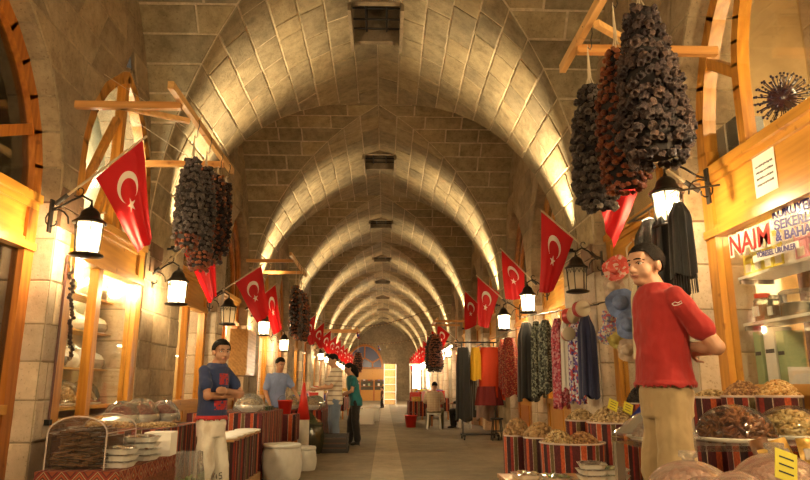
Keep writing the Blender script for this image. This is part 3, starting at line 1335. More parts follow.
dried_mat('dried_eggplant', (0.016, 0.009, 0.012), (0.045, 0.028, 0.030), (0.13, 0.075, 0.055))
dried_mat('dried_eggplant_grey', (0.028, 0.021, 0.022), (0.085, 0.068, 0.066), (0.20, 0.16, 0.135))
dried_mat('dried_pepper', (0.08, 0.014, 0.006), (0.20, 0.044, 0.014), (0.34, 0.11, 0.034))
plain('bunch_core', (0.012, 0.008, 0.008), 0.9)
dried_mat('garland_dark', (0.012, 0.006, 0.005), (0.045, 0.02, 0.014), (0.15, 0.09, 0.06))
VAR = {}
for nm, hol, pep in (('dried_eggplant', True, False), ('dried_eggplant_grey', True, False), ('dried_pepper', False, True), ('garland_dark', False, True)):
    VAR[nm] = []
    for i in range(5):
        me = dried_variant(i * 3 + len(nm), hol, pep).mesh(nm)
        me.materials.append(M(nm))
        VAR[nm].append(me)


def bunch(top, length, prof_r, kind, size, label, hook_z, limit=290, seed=0, mixk=None, spacing=1.0, lean=(0, 0), group='bunches of dried vegetables'):
    """a hanging bunch of strung dried vegetables; prof_r(f) = radius at fraction f of its length"""
    r = random.Random(seed)
    t = T('dried_vegetable_bunch', label, 'dried vegetables', top, group=group)
    items = []
    f = 0.0
    lv = max(4, int(length / (size * 1.35)))
    for j in range(lv):
        f = (j + 0.5) / lv
        rr = prof_r(f)
        n = max(3, int(2 * pi * rr / (size * spacing)))
        for k in range(n):
            a = 2 * pi * (k + r.uniform(-0.25, 0.25) + 0.5 * (j % 2)) / n
            rad = rr * r.uniform(0.86, 1.06)
            # strings hang straight: the lowest ends are uneven
            z = -length * f + r.uniform(-0.4, 0.4) * size
            p = Vector((cos(a) * rad + lean[0] * f, sin(a) * rad + lean[1] * f, z))
            kd = kind
            if mixk is not None and mixk(a, f, r):
                kd = 'dried_pepper' if kind != 'dried_pepper' else 'dried_eggplant'
            out = eul(r.uniform(-0.5, 0.5), r.uniform(-0.5, 0.5), a) @ Matrix.Rotation(r.uniform(-0.9, 0.2), 3, 'Y')
            items.append((p, out, kd, size * r.uniform(0.75, 1.2) * 0.56))
    w = Vector(top)
    items.sort(key=lambda q: (w + q[0] - CAM).length)
    rest = {}
    for i, (p, rot, kd, s) in enumerate(items):
        me = r.choice(VAR[kd])
        if i < limit:
            o = bpy.data.objects.new(kd.replace('_grey', ''), me)
            COL.objects.link(o)
            o.parent = t
            o.matrix_local = Matrix.Translation(p) @ rot.to_4x4() @ Matrix.Diagonal((s, s, s, 1))
        else:
            rest.setdefault(kd, MB()).add([p + rot @ (Vector(v.co) * s) for v in me.vertices], [tuple(q.vertices) for q in me.polygons])
    for kd, mb in rest.items():
        mb.build(kd.replace('_grey', '') + '_strands', kd, t)['kind'] = 'stuff'
    core = MB()
    core.lathe([(max(0.004, prof_r(q / 8) * 0.9), -length * (0.02 + 0.95 * q / 8)) for q in range(9)], 8)
    co = core.v
    core.v = [(x + lean[0] * -z / length, y + lean[1] * -z / length, z) for x, y, z in co]
    core.build('string_core', 'bunch_core', t)
    hz = hook_z - w.z
    m = MB()
    for q in range(6):
        a = 2 * pi * q / 6
        m.tube([(0, 0, hz - 0.10), (cos(a) * 0.012, sin(a) * 0.012, 0.15 * (hz - 0.1)), (cos(a) * prof_r(0) * 0.7, sin(a) * prof_r(0) * 0.7, -0.03)], 0.003, 4)
    m.build('strings', 'string', t)
    hk = MB()
    hk.tube([(0.0, 0.0, hz - 0.12), (0.02, 0, hz - 0.14), (0.035, 0, hz - 0.11), (0.03, 0, hz - 0.06), (0.045, 0, hz), (0.042, 0, hz + 0.05), (0.01, 0, hz + 0.075), (-0.03, 0, hz + 0.055)], 0.005, 5)
    hk.build('hook', 'hook_steel', t)
    return t


ZR = 3.87
# bracket over the shop of bowls
yb1, yb2 = 6.07, 7.8
xr = -2.04
bracket([((XL, yb1, ZR), (xr - 0.0, yb1, ZR)), ((XL, yb2, ZR), (xr, yb2, ZR))], ((xr, 5.72, ZR), (xr, 8.25, ZR)), [((xr - 0.6, yb1, ZR - 0.01), (xr - 0.02, yb1 + 0.35, ZR - 0.01))],
        'wooden bracket above the lit shop of bowls')
tear = lambda r0, r1, p=0.7: (lambda f: r0 + (r1 - r0) * min(1, f / p) ** 0.8 if f < 0.86 else (r0 + (r1 - r0)) * (1 - (f - 0.86) / 0.14 * 0.35))
for i, (u, v, r1, ln, kd, mx, lb) in enumerate((
        (193, 158, 0.125, 0.98, 'dried_eggplant_grey', lambda a, f, r: f > 0.86 and r.random() < 0.8, 'dark grey dried eggplant bunch with red peppers at the bottom'),
        (206, 166, 0.125, 1.20, 'dried_eggplant_grey', lambda a, f, r: f > 0.84 or (a % 2.1 < 0.35), 'grey dried eggplant bunch with strands of red peppers between'),
        (218, 174, 0.11, 1.10, 'dried_pepper', lambda a, f, r: r.random() < 0.45, 'mixed red pepper and dark eggplant bunch'),
        (226, 182, 0.08, 0.95, 'dried_eggplant', lambda a, f, r: r.random() < 0.3, 'slim dark dried vegetable bunch at the rail end'))):
    p = at_x(u, v, xr)
    bunch(p, ln, tear(0.05, r1, 0.35), kd, 0.040, lb, ZR, seed=11 + i, mixk=mx, limit=150)
# bracket over the red shirt boy
xr2 = 1.57
bracket([((XR, 4.85, ZR), (xr2, 4.85, ZR)), ((XR, 3.3, ZR), (xr2, 3.3, ZR))], ((xr2, 3.0, ZR), (xr2, 5.30, ZR)), [((xr2 + 0.55, 4.85, ZR), (xr2 + 0.03, 4.45, ZR))],
        'wooden bracket above the boy in the red shirt')
p = at_x(640, 8, xr2)
bunch(p, 1.0, tear(0.07, 0.195, 0.75), 'dried_eggplant', 0.047, 'big dark purple dried eggplant bunch above the red shirt boy', ZR, seed=31, limit=292, spacing=0.88, lean=(0.035, 0))
p = at_x(616, 48, xr2)
bunch(p, 1.02, tear(0.05, 0.15, 0.4), 'dried_pepper', 0.040, 'red brown dried pepper bunch between two eggplant bunches', ZR, seed=32, limit=292, spacing=0.88)
p = at_x(590, 84, xr2)
bunch(p, 1.0, tear(0.06, 0.145, 0.4), 'dried_eggplant_grey', 0.044, 'grey dried eggplant bunch at the end of the rail', ZR, seed=33, limit=280, spacing=0.88)
# second bracket on the left, farther on
y3 = at_x(276, 281, -2.04).y
y3 = 15.7
bracket([((XL, y3, ZR), (-2.04, y3, ZR)), ((XL, y3 - 1.5, ZR), (-2.04, y3 - 1.5, ZR))], ((-2.04, y3 - 2.0, ZR), (-2.04, y3 + 0.8, ZR)), [], 'wooden bracket beyond the pair of red flags')
for i, (yy, kd, r1) in enumerate(((y3 - 1.0, 'dried_eggplant_grey', 0.11), (y3 - 0.45, 'dried_eggplant_grey', 0.09), (y3, 'dried_pepper', 0.17), (y3 + 0.35, 'dried_eggplant', 0.16))):
    bunch((-2.04, yy, 3.42), 1.15, tear(0.06, r1, 0.35), kd, 0.05, ['grey dried bunch nearest the pair of flags', 'pale grey slim dried bunch beyond the pair of flags', 'thick red brown dried bunch beyond the pair of flags', 'thick dark dried bunch at the second rail end'][i],
          ZR, seed=41 + i, mixk=lambda a, f, r: r.random() < 0.4, limit=60)
# far right bracket and bunch
pb = at_y(434, 333, 24.0)
bracket([((XR, 24, ZR - 0.5), (pb.x - 0.1, 24, ZR - 0.5)), ((XR, 22.5, ZR - .5), (pb.x - .1, 22.5, ZR - .5))], ((pb.x, 22.2, ZR - 0.5), (pb.x, 24.6, ZR - 0.5)), [], 'wooden bracket far along on the side of the dresses')
bunch((pb.x, 24.0, 3.05), 1.35, tear(0.1, 0.30, 0.35), 'dried_eggplant', 0.06, 'large dark dried bunch far along above the seated man', ZR - 0.5, seed=51, limit=60)
bunch((pb.x, 23.2, 2.95), 1.1, tear(0.1, 0.22, 0.35), 'dried_pepper', 0.06, 'dark red dried bunch far along above the seated man', ZR - 0.5, seed=52, limit=60)
pb = at_y(358, 352, 30.0)
bunch((pb.x, 30.0, pb.z), 0.9, tear(0.12, 0.2, 0.35), 'dried_pepper', 0.07, 'dark red dried bunch far along near the fanlight', 3.6, seed=53, limit=40)
bracket([((XL, 30, 3.6), (pb.x + .1, 30, 3.6)), ((XL, 29, 3.6), (pb.x + .1, 29, 3.6))], ((pb.x, 28.8, 3.6), (pb.x, 30.5, 3.6)), [], 'wooden bracket far along near the woman in teal')
# ================================================================ cloths and heaps
def kilim_mat(name, cols, rep=1.0):
    def fn(m):
        t = NT(m)
        t.rough(0.9)
        uv = t.n('ShaderNodeTexCoord').outputs['UV']
        sx = t.n('ShaderNodeSeparateXYZ')
        t.l(uv, sx.inputs[0])
        fr = t.math('FRACT', t.math('MULTIPLY', sx.outputs[0], rep))
        c = t.ramp(fr, cols, 'CONSTANT')
        mp = t.n('ShaderNodeMapping')
        mp.inputs['Scale'].default_value = (60 * rep, 45, 1)
        t.l(uv, mp.inputs[0])
        ck = t.n('ShaderNodeTexVoronoi')
        ck.inputs['Scale'].default_value = 1.0
        t.l(mp.outputs[0], ck.inputs[0])
        k = t.ramp(ck.outputs['Distance'], [(0.2, (1.15, 1.1, 1.1)), (0.6, (0.62, 0.58, 0.58))])
        t.col(t.mix(0.8, c, k, 'MULTIPLY'))
        t.bump(ck.outputs['Distance'], 0.2, 0.004)
    mdef(name, fn)


MR, RD, OR, OL, WH, DK = (0.085, 0.010, 0.013), (0.25, 0.022, 0.013), (0.42, 0.075, 0.018), (0.12, 0.085, 0.03), (0.46, 0.38, 0.28), (0.035, 0.008, 0.010)
kilim_mat('kilim', [(0, MR), (0.16, WH), (0.175, OR), (0.29, WH), (0.30, DK), (0.42, RD), (0.50, WH), (0.515, OL), (0.60, WH), (0.612, MR), (0.76, OR), (0.84, WH), (0.85, DK), (0.95, RD)])
kilim_mat('kilim_b', [(0, RD), (0.10, DK), (0.22, WH), (0.235, MR), (0.38, OR), (0.47, MR), (0.58, WH), (0.59, OL), (0.68, DK), (0.80, OR), (0.90, WH), (0.91, MR)])


def geo_mat(m):
    t = NT(m)
    t.rough(0.9)
    uv = t.n('ShaderNodeTexCoord').outputs['UV']
    sx = t.n('ShaderNodeSeparateXYZ')
    t.l(uv, sx.inputs[0])
    a = t.math('ABSOLUTE', t.math('SUBTRACT', t.math('FRACT', t.math('MULTIPLY', sx.outputs[0], 9.0)), 0.5))
    b = t.math('ABSOLUTE', t.math('SUBTRACT', sx.outputs[1], 0.5))
    d = t.math('ADD', a, t.math('MULTIPLY', b, 0.9))
    c = t.ramp(d, [(0, (0.30, 0.21, 0.11)), (0.12, (0.06, 0.010, 0.010)), (0.2, (0.26, 0.055, 0.02)), (0.34, (0.07, 0.012, 0.012)), (0.40, (0.32, 0.23, 0.12)), (0.46, (0.17, 0.018, 0.012)), (0.62, (0.06, 0.01, 0.012)), (0.70, (0.20, 0.045, 0.018))], 'CONSTANT')
    t.col(c)


mdef('kilim_geo', geo_mat)
plain('fringe', (0.16, 0.055, 0.025), 0.9, var=0.6, scale=60)
plain('rim_white', (0.45, 0.36, 0.32), 0.5)


def drum(c, r, h, mat, label, group, name='striped_sack', sx=1.0, sy=1.0, rep=2.2, z0=0.0, rim=True):
    """a sack or bin wrapped in striped cloth; c is the centre of its foot"""
    t = T(name, label, 'sack', c, group=group)
    m = MB()

    def fn(u, v):
        a = 2 * pi * u
        rr = r * (1 + 0.012 * sin(a * 13) * (1 - v)) * (1.0 - 0.05 * (1 - v))
        return (cos(a) * rr * sx, sin(a) * rr * sy, h * v)
    m.grid(fn, 40, 4, True)
    for k in m.uv:
        m.uv[k] = (m.uv[k][0] * rep * 2 * pi * r, m.uv[k][1] * h)
    m.build('cloth', mat, t, True, False)
    MB().lathe([(r * 0.99, h - 0.012), (r * 1.015, h - 0.008), (r * 1.015, h + 0.004), (r * 0.97, h + 0.006), (r * 0.95, h - 0.02)], 32, sx=sx, sy=sy, cap=False).build('rim', 'rim_white', t, True)
    MB().lathe([(0.001, h - 0.035), (r * 0.97, h - 0.035)], 24, sx=sx, sy=sy, cap=False).build('liner', 'fringe', t)
    MB().lathe([(r * 0.93, 0.0), (r * 0.93, 0.02)], 24, sx=sx, sy=sy).build('foot', 'fringe', t)
    return t


def nut_shape(kind, r, rr):
    m = MB()
    if kind == 'walnut':
        m.ball((0, 0, 0), (r, r * 0.92, r * 1.08), 7, 5)
    elif kind == 'pistachio':
        m.ball((0, 0, 0), (r * 1.25, r * 0.75, r * 0.7), 6, 4)
    elif kind == 'raisin':
        m.ball((0, 0, 0), (r * 1.1, r * 0.8, r * 0.8), 5, 4)
    elif kind == 'fig':
        m.ball((0, 0, 0), (r * 1.1, r, r * 0.6), 7, 5)
    elif kind == 'strip':
        m.box((0, 0, 0), (r * 5, r * 0.9, r * 0.5))
    elif kind == 'curl':
        m.tube([(cos(a) * r * 1.6, sin(a) * r * 1.6, a * r * 0.1) for a in [i * 0.9 for i in range(5)]], r * 0.55, 5)
    else:
        m.ball((0, 0, 0), r, 6, 4)
    return m


def heap(c, rx, ry, h, r, kind, mat, name, label, cat='nuts', seed=0, pw=1.0, flat=False, dens=1.0):
    """a heaped pile that nobody could count, one object"""
    q = random.Random(seed)
    m = MB()
    m.lathe([(rx * 0.98, -0.015), (rx * 0.93, h * 0.05)] + [(rx * sqrt(max(0, 1 - k / 6)) * 0.9, h * (0.05 + 0.8 * k / 6)) for k in range(1, 6)] + [(0.004, h * 0.86)], 16, sy=ry / rx)
    n = int(dens * 2.0 * pi * rx * ry * (1 + (h / rx) ** 2) / (r * r * 3.2))
    sh = [nut_shape(kind, r * q.uniform(0.85, 1.15), q) for _ in range(4)]
    for i in range(n):
        rad = sqrt(q.random())
        a = q.uniform(0, 2 * pi)
        z = h * (1 - rad ** 2) ** pw if not flat else h * (1 - rad ** 8)
        p = Vector((cos(a) * rad * rx * 0.95, sin(a) * rad * ry * 0.95, z * q.uniform(0.93, 1.03) + q.uniform(0, r * 0.5)))
        s = q.choice(sh)
        rot = eul(q.uniform(-1, 1), q.uniform(-1, 1), q.uniform(0, 6))
        m.add([p + rot @ Vector(v) for v in s.v], s.f)
    o = m.build(name, mat, None, True)
    o.location = c
    return tag(o, label, cat, kind='stuff')


def nutmat(name, a, b, c, rough=0.55):
    def fn(m):
        t = NT(m)
        t.rough(rough)
        g = t.n('ShaderNodeNewGeometry')
        f = t.noise(t.worldpos(), 40, 3)
        x = t.math('ADD', t.math('MULTIPLY', g.outputs['Random Per Island'], 0.7), t.math('MULTIPLY', f, 0.4))
        t.col(t.ramp(x, [(0.15, a), (0.5, b), (0.9, c)]))
    mdef(name, fn)


nutmat('walnut_shell', (0.12, 0.06, 0.02), (0.27, 0.15, 0.055), (0.40, 0.25, 0.11))
nutmat('hazelnut_shell', (0.10, 0.04, 0.012), (0.23, 0.10, 0.035), (0.42, 0.25, 0.10))
nutmat('pistachio_shell', (0.13, 0.07, 0.025), (0.34, 0.22, 0.09), (0.52, 0.40, 0.22))
nutmat('black_raisin', (0.006, 0.005, 0.006), (0.018, 0.013, 0.014), (0.05, 0.035, 0.03), 0.35)
nutmat('dried_fig', (0.10, 0.03, 0.012), (0.20, 0.07, 0.025), (0.32, 0.14, 0.06), 0.4)
nutmat('pale_dried', (0.45, 0.28, 0.08), (0.58, 0.42, 0.17), (0.68, 0.54, 0.28), 0.45)
nutmat('fruit_leather', (0.045, 0.017, 0.006), (0.085, 0.035, 0.011), (0.15, 0.065, 0.022), 0.35)
nutmat('pink_sweets', (0.46, 0.25, 0.20), (0.58, 0.38, 0.30), (0.68, 0.52, 0.44), 0.6)
nutmat('golden_snack', (0.30, 0.15, 0.04), (0.48, 0.27, 0.08), (0.60, 0.42, 0.20))
nutmat('red_spice', (0.16, 0.02, 0.015), (0.26, 0.04, 0.03), (0.34, 0.08, 0.06))
nutmat('green_leaf', (0.10, 0.16, 0.03), (0.22, 0.30, 0.06), (0.42, 0.42, 0.16))
nutmat('green_herb', (0.03, 0.04, 0.015), (0.06, 0.075, 0.03), (0.10, 0.11, 0.05), 0.9)
wood('crate_wood', srgb(150, 104, 56), srgb(196, 150, 92), 1.0, axis=0)
plain('tin', (0.6, 0.56, 0.48), 0.25, 0.7)
clear('pink_dome', (0.93, 0.9, 0.9), 0.25, 0.12, milky=0.2, mcol=(0.9, 0.68, 0.6))
plain('price_card', (0.62, 0.55, 0.04), 0.6)
plain('ink', (0.02, 0.02, 0.03), 0.7)
plain('blue_plastic', (0.05, 0.08, 0.42), 0.35)
plain('red_plastic', (0.55, 0.025, 0.015), 0.35)
plain('pink_plastic', (0.60, 0.10, 0.14), 0.4)
plain('foam_white', (0.72, 0.70, 0.64), 0.5)
plain('sack_white', (0.62, 0.60, 0.55), 0.6, var=0.1, scale=8, bump=0.3)


def text(s, size, mat, parent, mtx, extrude=0.001, name='lettering', bold=0.0, align='LEFT', shear=0.0):
    cu = bpy.data.curves.new(name, 'FONT')
    cu.body = s
    cu.size = size
    cu.extrude = extrude
    cu.offset = bold
    cu.align_x = align
    cu.shear = shear
    cu.resolution_u = 3
    tmp = bpy.data.objects.new('tmp', cu)
    COL.objects.link(tmp)
    dg = bpy.context.evaluated_depsgraph_get()
    me = bpy.data.meshes.new_from_object(tmp.evaluated_get(dg))
    bpy.data.objects.remove(tmp)
    me.materials.clear()
    o = link(name, me, mat, parent)
    o.matrix_local = mtx
    return o


GR_S = 'sacks wrapped in striped kilim cloth'
def sack_px(u, v, d, wpx, label, mat, **kw):
    """rim centre at pixel (u,v), depth d, full pixel width"""
    p = at_y(u, v, d)
    r = wpx / 2 * d / F
    t = drum((p.x, p.y, 0), r, p.z, mat, label, GR_S, **kw)
    return p, r


p, r = sack_px(517, 435, 7.75, 27, 'striped sack of walnuts at the corner by the aisle', 'kilim')
heap((p.x, p.y, p.z), r * 0.95, r * 0.95, 0.17, 0.026, 'walnut', 'walnut_shell', 'walnut_heap', 'heap of whole walnuts in the corner sack', seed=1)
p, r = sack_px(540, 437, 7.3, 32, 'striped sack of walnuts beside the corner sack', 'kilim_b')
heap((p.x, p.y, p.z), r * 0.95, r * 0.95, 0.13, 0.026, 'walnut', 'walnut_shell', 'walnut_heap', 'heap of whole walnuts in the second sack', seed=2)
p, r = sack_px(572, 442, 6.45, 62, 'wide striped bin of mixed nuts before the scarves', 'kilim')
heap((p.x - r * 0.42, p.y, p.z - 0.02), r * 0.52, r * 0.5, 0.12, 0.016, 'pistachio', 'pistachio_shell', 'pistachio_heap', 'heap of pale pistachios in the wide bin', seed=3)
heap((p.x + r * 0.32, p.y, p.z - 0.02), r * 0.56, r * 0.55, 0.10, 0.016, 'nut', 'hazelnut_shell', 'hazelnut_heap', 'heap of brown nuts in the wide bin', seed=4)
p, r = sack_px(581, 420, 7.6, 30, 'striped bin of pistachios below the hanging scarves', 'kilim_b')
heap((p.x, p.y, p.z), r * 0.95, r * 0.95, 0.11, 0.016, 'pistachio', 'pistachio_shell', 'pistachio_heap', 'heap of pistachios below the hanging scarves', seed=5)
p, r = sack_px(613, 422, 6.9, 50, 'wide striped bin of pistachios with yellow price cards', 'kilim')
heap((p.x, p.y, p.z), r * 0.95, r * 0.95, 0.15, 0.016, 'pistachio', 'pistachio_shell', 'pistachio_heap', 'heap of pistachios under the yellow price cards', seed=6)
PB = p.copy()
for i, (u, v) in enumerate(((613, 405), (628, 408))):
    q = at_y(u, v, 6.72 + 0.04 * i)
    t = T('price_card', 'yellow handwritten price card, ' + ('nearer the pier' if i == 0 else 'beside the blue scoop'), 'price card', q)
    MB().box((0, 0, 0.0), (0.10, 0.004, 0.12), eul(-0.5, 0.45, 0)).build('card', 'price_card', t)
    for k in range(3):
        MB().box(eul(-0.5, 0.45, 0) @ Vector((0, -0.003, 0.03 - 0.03 * k)), (0.06, 0.001, 0.006), eul(-0.5, 0.45, 0)).build('writing', 'ink', t)
    MB().tube([(0, 0.0, -0.05), (0, 0.03, -0.12)], 0.003, 5).build('stick', 'string', t)
q = at_y(637, 417, 6.75)
t = T('scoop', 'blue plastic scoop stuck in the pistachios', 'scoop', q)
m = MB()
m.grid(lambda u, v: (eul(0.2, 0.7, 0.2) @ Vector(((u - 0.5) * 0.13, 0.05 * (1 - (2 * u - 1) ** 2) - 0.03, v * 0.17 - 0.06)))[:], 8, 4)
m.build('bowl', 'blue_plastic', t, True, False)
MB().tube([eul(0.2, 0.7, 0.2) @ Vector((0, 0, 0.1)), eul(0.2, 0.7, 0.2) @ Vector((0, 0, 0.2))], 0.012, 6).build('handle', 'blue_plastic', t)
p, r = sack_px(640, 403, 7.25, 28, 'striped bin of black raisins beside the door', 'kilim_b')
heap((p.x, p.y, p.z), r * 0.95, r * 0.95, 0.17, 0.012, 'raisin', 'black_raisin', 'raisin_heap', 'tall heap of black raisins in striped bin', 'dried fruit', seed=7)
for i, (u, v, d, w_, kd, mt, nm, lb) in enumerate(((712, 397, 5.3, 37, 'pistachio', 'pistachio_shell', 'pistachio_heap', 'pistachios'), (744, 396, 4.85, 42, 'nut', 'hazelnut_shell', 'hazelnut_heap', 'hazelnuts'), (779, 396, 4.45, 42, 'nut', 'golden_snack', 'chickpea_heap', 'roasted chickpeas'))):
    p, r = sack_px(u, v, d, w_, 'striped bin of %s under the lettered shop window' % lb, 'kilim' if i % 2 else 'kilim_b')
    heap((p.x, p.y, p.z), r * 0.95, r * 0.95, 0.10 if i else 0.05, 0.011, kd, mt, nm, 'heap of %s under the lettered shop window' % lb, seed=20 + i)

# ---------------------------------------------------------------- tables with covered trays by the red shirt boy
def table(name, lo, hi, label, top='pine_pale', leg='pine_red', cloth=None):
    t = T(name, label, 'table', ((lo[0] + hi[0]) / 2, (lo[1] + hi[1]) / 2, 0))
    hx, hy, z = (hi[0] - lo[0]) / 2, (hi[1] - lo[1]) / 2, hi[2]
    MB().bbox((-hx, -hy, z - 0.03), (hx, hy, z)).build('table_top', top, t)
    for sx in (-1, 1):
        for sy in (-1, 1):
            MB().bbox((sx * (hx - 0.06), sy * (hy - 0.06), 0), (sx * (hx - 0.01), sy * (hy - 0.01), z - 0.03)).build('leg', leg, t)
    if cloth:
        cm, drop, rep = cloth
        per = []
        pts = [(-hx - .008, -hy - .008), (hx + .008, -hy - .008), (hx + .008, hy + .008), (-hx - .008, hy + .008)]
        m = MB()
        m.add([(-hx - .008, -hy - .008, z + 0.004), (hx + .008, -hy - .008, z + 0.004), (hx + .008, hy + .008, z + 0.004), (-hx - .008, hy + .008, z + 0.004)], [(0, 1, 2, 3)])
        m.uv = {0: (0, 0), 1: (2 * hx * rep, 0), 2: (2 * hx * rep, 1), 3: (0, 1)}
        m.build('cloth_top', cm, t, False, False)
        for k in range(4):
            a, b = Vector(pts[k]), Vector(pts[(k + 1) % 4])
            ln = (b - a).length
            m = MB()
            nn = Vector((b.y - a.y, a.x - b.x)) / ln

            def fn(u, v):
                q = a.lerp(b, u) + nn * (0.012 * sin(u * ln * 22) * (1 - v) + 0.004)
                return (q.x, q.y, z + 0.004 - drop * (1 - v))
            m.grid(fn, max(6, int(ln * 24)), 4, True)
            for i in m.uv:
                m.uv[i] = (m.uv[i][0] * ln * rep + k * 0.37, m.uv[i][1] * (drop if cm != 'kilim_geo' else 1))
            m.build('cloth_side', cm, t, True, False)
    return t


def dome(c, r, h, label, content, cmat, knob=True, seed=0, kind='fig', nr=0.022, group='clear domes over sweets and dried fruit', sy=1.0):
    t = T('food_dome', label, 'food cover', c, group=group)
    cv = 'pink_dome' if cmat == 'pink_sweets' else 'clear_plastic'
    MB().lathe([(r * 0.99, 0.0), (r * 1.03, 0.004), (r * 1.03, 0.012), (r * 0.99, 0.016)], 32, sy=sy, cap=False).build('rim', 'clear_plastic', t, True)
    m = MB()
    pr = [(r * cos(a), 0.012 + h * sin(a)) for a in [pi / 2 * i / 10 for i in range(10)]] + [(0.004, 0.012 + h)]
    m.lathe(pr, 32, sy=sy, cap=False)
    m.build('cover', cv, t, True)
    MB().lathe([(0.001, 0.0), (r * 0.98, 0.0), (r * 1.06, 0.018), (r * 1.06, 0.024), (r * 0.95, 0.004)], 28, (0, 0, -0.012), sy=sy, cap=False).build('tray', 'foam_white', t, True)
    if knob:
        MB().lathe([(0.022, h + 0.008), (0.022, h + 0.02), (0.034, h + 0.024), (0.034, h + 0.045), (0.001, h + 0.047)], 16, cap=False).build('knob', 'film', t, True)
    heap((c[0], c[1], c[2] + 0.006), r * 0.86, r * 0.86 * sy, h * 0.72, nr, kind, cmat, content[0], content[1], content[2], seed=seed, flat=False)
    return t


zt1 = 0.72
tb1 = table('display_table', (0.95, 2.0, 0), (2.45, 2.75, zt1), 'wooden table of domed sweets before the red shirt boy', 'crate_wood')
for i, (u, vt, d, r) in enumerate(((687, 447, 2.55, 0.165), (773, 439, 2.45, 0.175), (735, 456, 2.25, 0.115), (704, 460, 2.14, 0.115), (812, 466, 2.2, 0.12))):
    p = at_y(u, vt, d)
    h = p.z - zt1 - 0.075
    dome((p.x, p.y, zt1 + 0.016), r, max(0.10, h), ['clear dome over pink sweets beside the boy\'s trousers', 'clear dome with yellow price card over pink sweets', 'small clear dome wedged between the two big domes', 'small clear dome before the boy\'s trousers', 'small clear dome at the end of the table'][i],
         ('sweets_heap', ['pink sweets under the dome by the trousers', 'pink sweets under the dome with yellow card', 'pink sweets under the wedged small dome', 'pink sweets under the front small dome', 'pink sweets under the end small dome'][i], 'sweets'), 'pink_sweets', i < 2, 40 + i, 'nut', 0.016)
q = at_y(786, 466, 2.2)
t = T('price_card', 'yellow price card leaning on the clear dome', 'price card', q)
MB().box((0, 0, 0), (0.075, 0.003, 0.10), eul(-0.35, 0.35, 0)).build('card', 'price_card', t)
for k in range(3):
    MB().box(eul(-0.35, 0.35, 0) @ Vector((0, -0.0025, 0.025 - 0.025 * k)), (0.05, 0.001, 0.005), eul(-0.35, 0.35, 0)).build('writing', 'ink', t)
MB().tube([(0, 0.01, -0.04), (0, 0.02, q.z * 0 - (q.z - zt1))], 0.003, 5).build('stick', 'string', t)

zt2 = 0.85
tb2 = table('display_table', (1.42, 3.5, 0), (2.68, 4.22, zt2), 'clear topped table of covered dried fruit below the lettered window', 'clear_plastic', 'tin')
p = at_y(728, 437, 4.15)
dome((2.0, 3.80, zt2 + 0.016), 0.215, 0.175, 'shallow clear cover over dark dried figs', ('fig_heap', 'dark brown dried figs under shallow cover', 'dried fruit'), 'dried_fig', False, 50, 'strip', 0.02)
dome((2.44, 3.98, zt2 + 0.016), 0.205, 0.165, 'shallow clear cover over pale yellow dried fruit', ('dried_fruit_heap', 'pale yellow dried fruit under shallow cover', 'dried fruit'), 'pale_dried', False, 51, 'curl', 0.017)
dome((2.52, 3.63, zt2 + 0.016), 0.12, 0.12, 'clear cover over pale curls at the table end', ('dried_fruit_heap', 'pale dried curls at the table end', 'dried fruit'), 'pale_dried', False, 52, 'curl', 0.016)
# packets standing in front of that table on a crate
plain('packet_gold', (0.50, 0.30, 0.06), 0.3, 0.3, var=0.4, scale=18)
plain('packet_brown', (0.14, 0.06, 0.025), 0.3, var=0.4, scale=25)
wood('crate_wood', srgb(150, 104, 56), srgb(196, 150, 92), 1.0, axis=0)


def crate(c, s, label, group=None):
    t = T('wooden_crate', label, 'crate', c, group=group)
    x, y, z = s[0] / 2, s[1] / 2, s[2]
    n = max(2, int(z / 0.09))
    for k in range(n):
        z0, z1 = z * (k + 0.08) / n, z * (k + 0.92) / n
        for sy in (-1, 1):
            MB().bbox((-x, sy * y, z0), (x, sy * (y - 0.012), z1)).build('slat', 'crate_wood', t)
        for sx in (-1, 1):
            MB().bbox((sx * x, -y + .012, z0), (sx * (x - 0.012), y - .012, z1)).build('slat', 'crate_wood', t)
    for sx in (-1, 1):
        for sy in (-1, 1):
            MB().bbox((sx * (x - .012), sy * (y - .012), 0), (sx * (x - .045), sy * (y - .045), z)).build('post', 'crate_wood', t)
    m = int(s[0] / 0.12)
    for k in range(m):
        MB().bbox((-x + s[0] * (k + .04) / m, -y, z), (-x + s[0] * (k + .96) / m, y, z + 0.012)).build('board', 'crate_wood', t)
    return t


crate((2.08, 3.08, 0), (0.72, 0.4, 0.75), 'wooden crate under the gold packets')
for i in range(7):
    p = Vector((1.78 + 0.1 * i, 3.1, 0))
    t = T('snack_packet', ('gold' if i % 3 else 'brown') + ' packet, %s in the row from the red shirt boy' % ORD[i], 'packet', (p.x, 3.1, 0.764), rz=rnd.uniform(-0.3, 0.3), group='gold packets below the covered trays')
    m = MB()
    tilt = eul(-0.3, rnd.uniform(-0.35, 0.35), 0)
    m.grid(lambda u, v: (tilt @ Vector(((u - .5) * .085, -0.018 * sin(pi * u) * sin(pi * v), v * .14 + 0.018)))[:], 6, 6)
    m.grid(lambda u, v: (tilt @ Vector(((u - .5) * .085, 0.018 * sin(pi * u) * sin(pi * v), v * .14 + 0.018)))[:], 6, 6)
    m.build('pouch', 'packet_gold' if i % 3 else 'packet_brown', t, True, False)
    MB().box(tilt @ Vector((0, -0.020, 0.08)), (0.05, 0.002, 0.05), tilt).build('print', 'packet_brown' if i % 3 else 'packet_gold', t)

# ---------------------------------------------------------------- wrapped tray packs on a low table beside the aisle
zt3 = 0.44
table('display_table', (0.95, 4.75, 0), (1.85, 5.75, zt3), 'low table of wrapped tray packs before the striped bins', 'crate_wood')


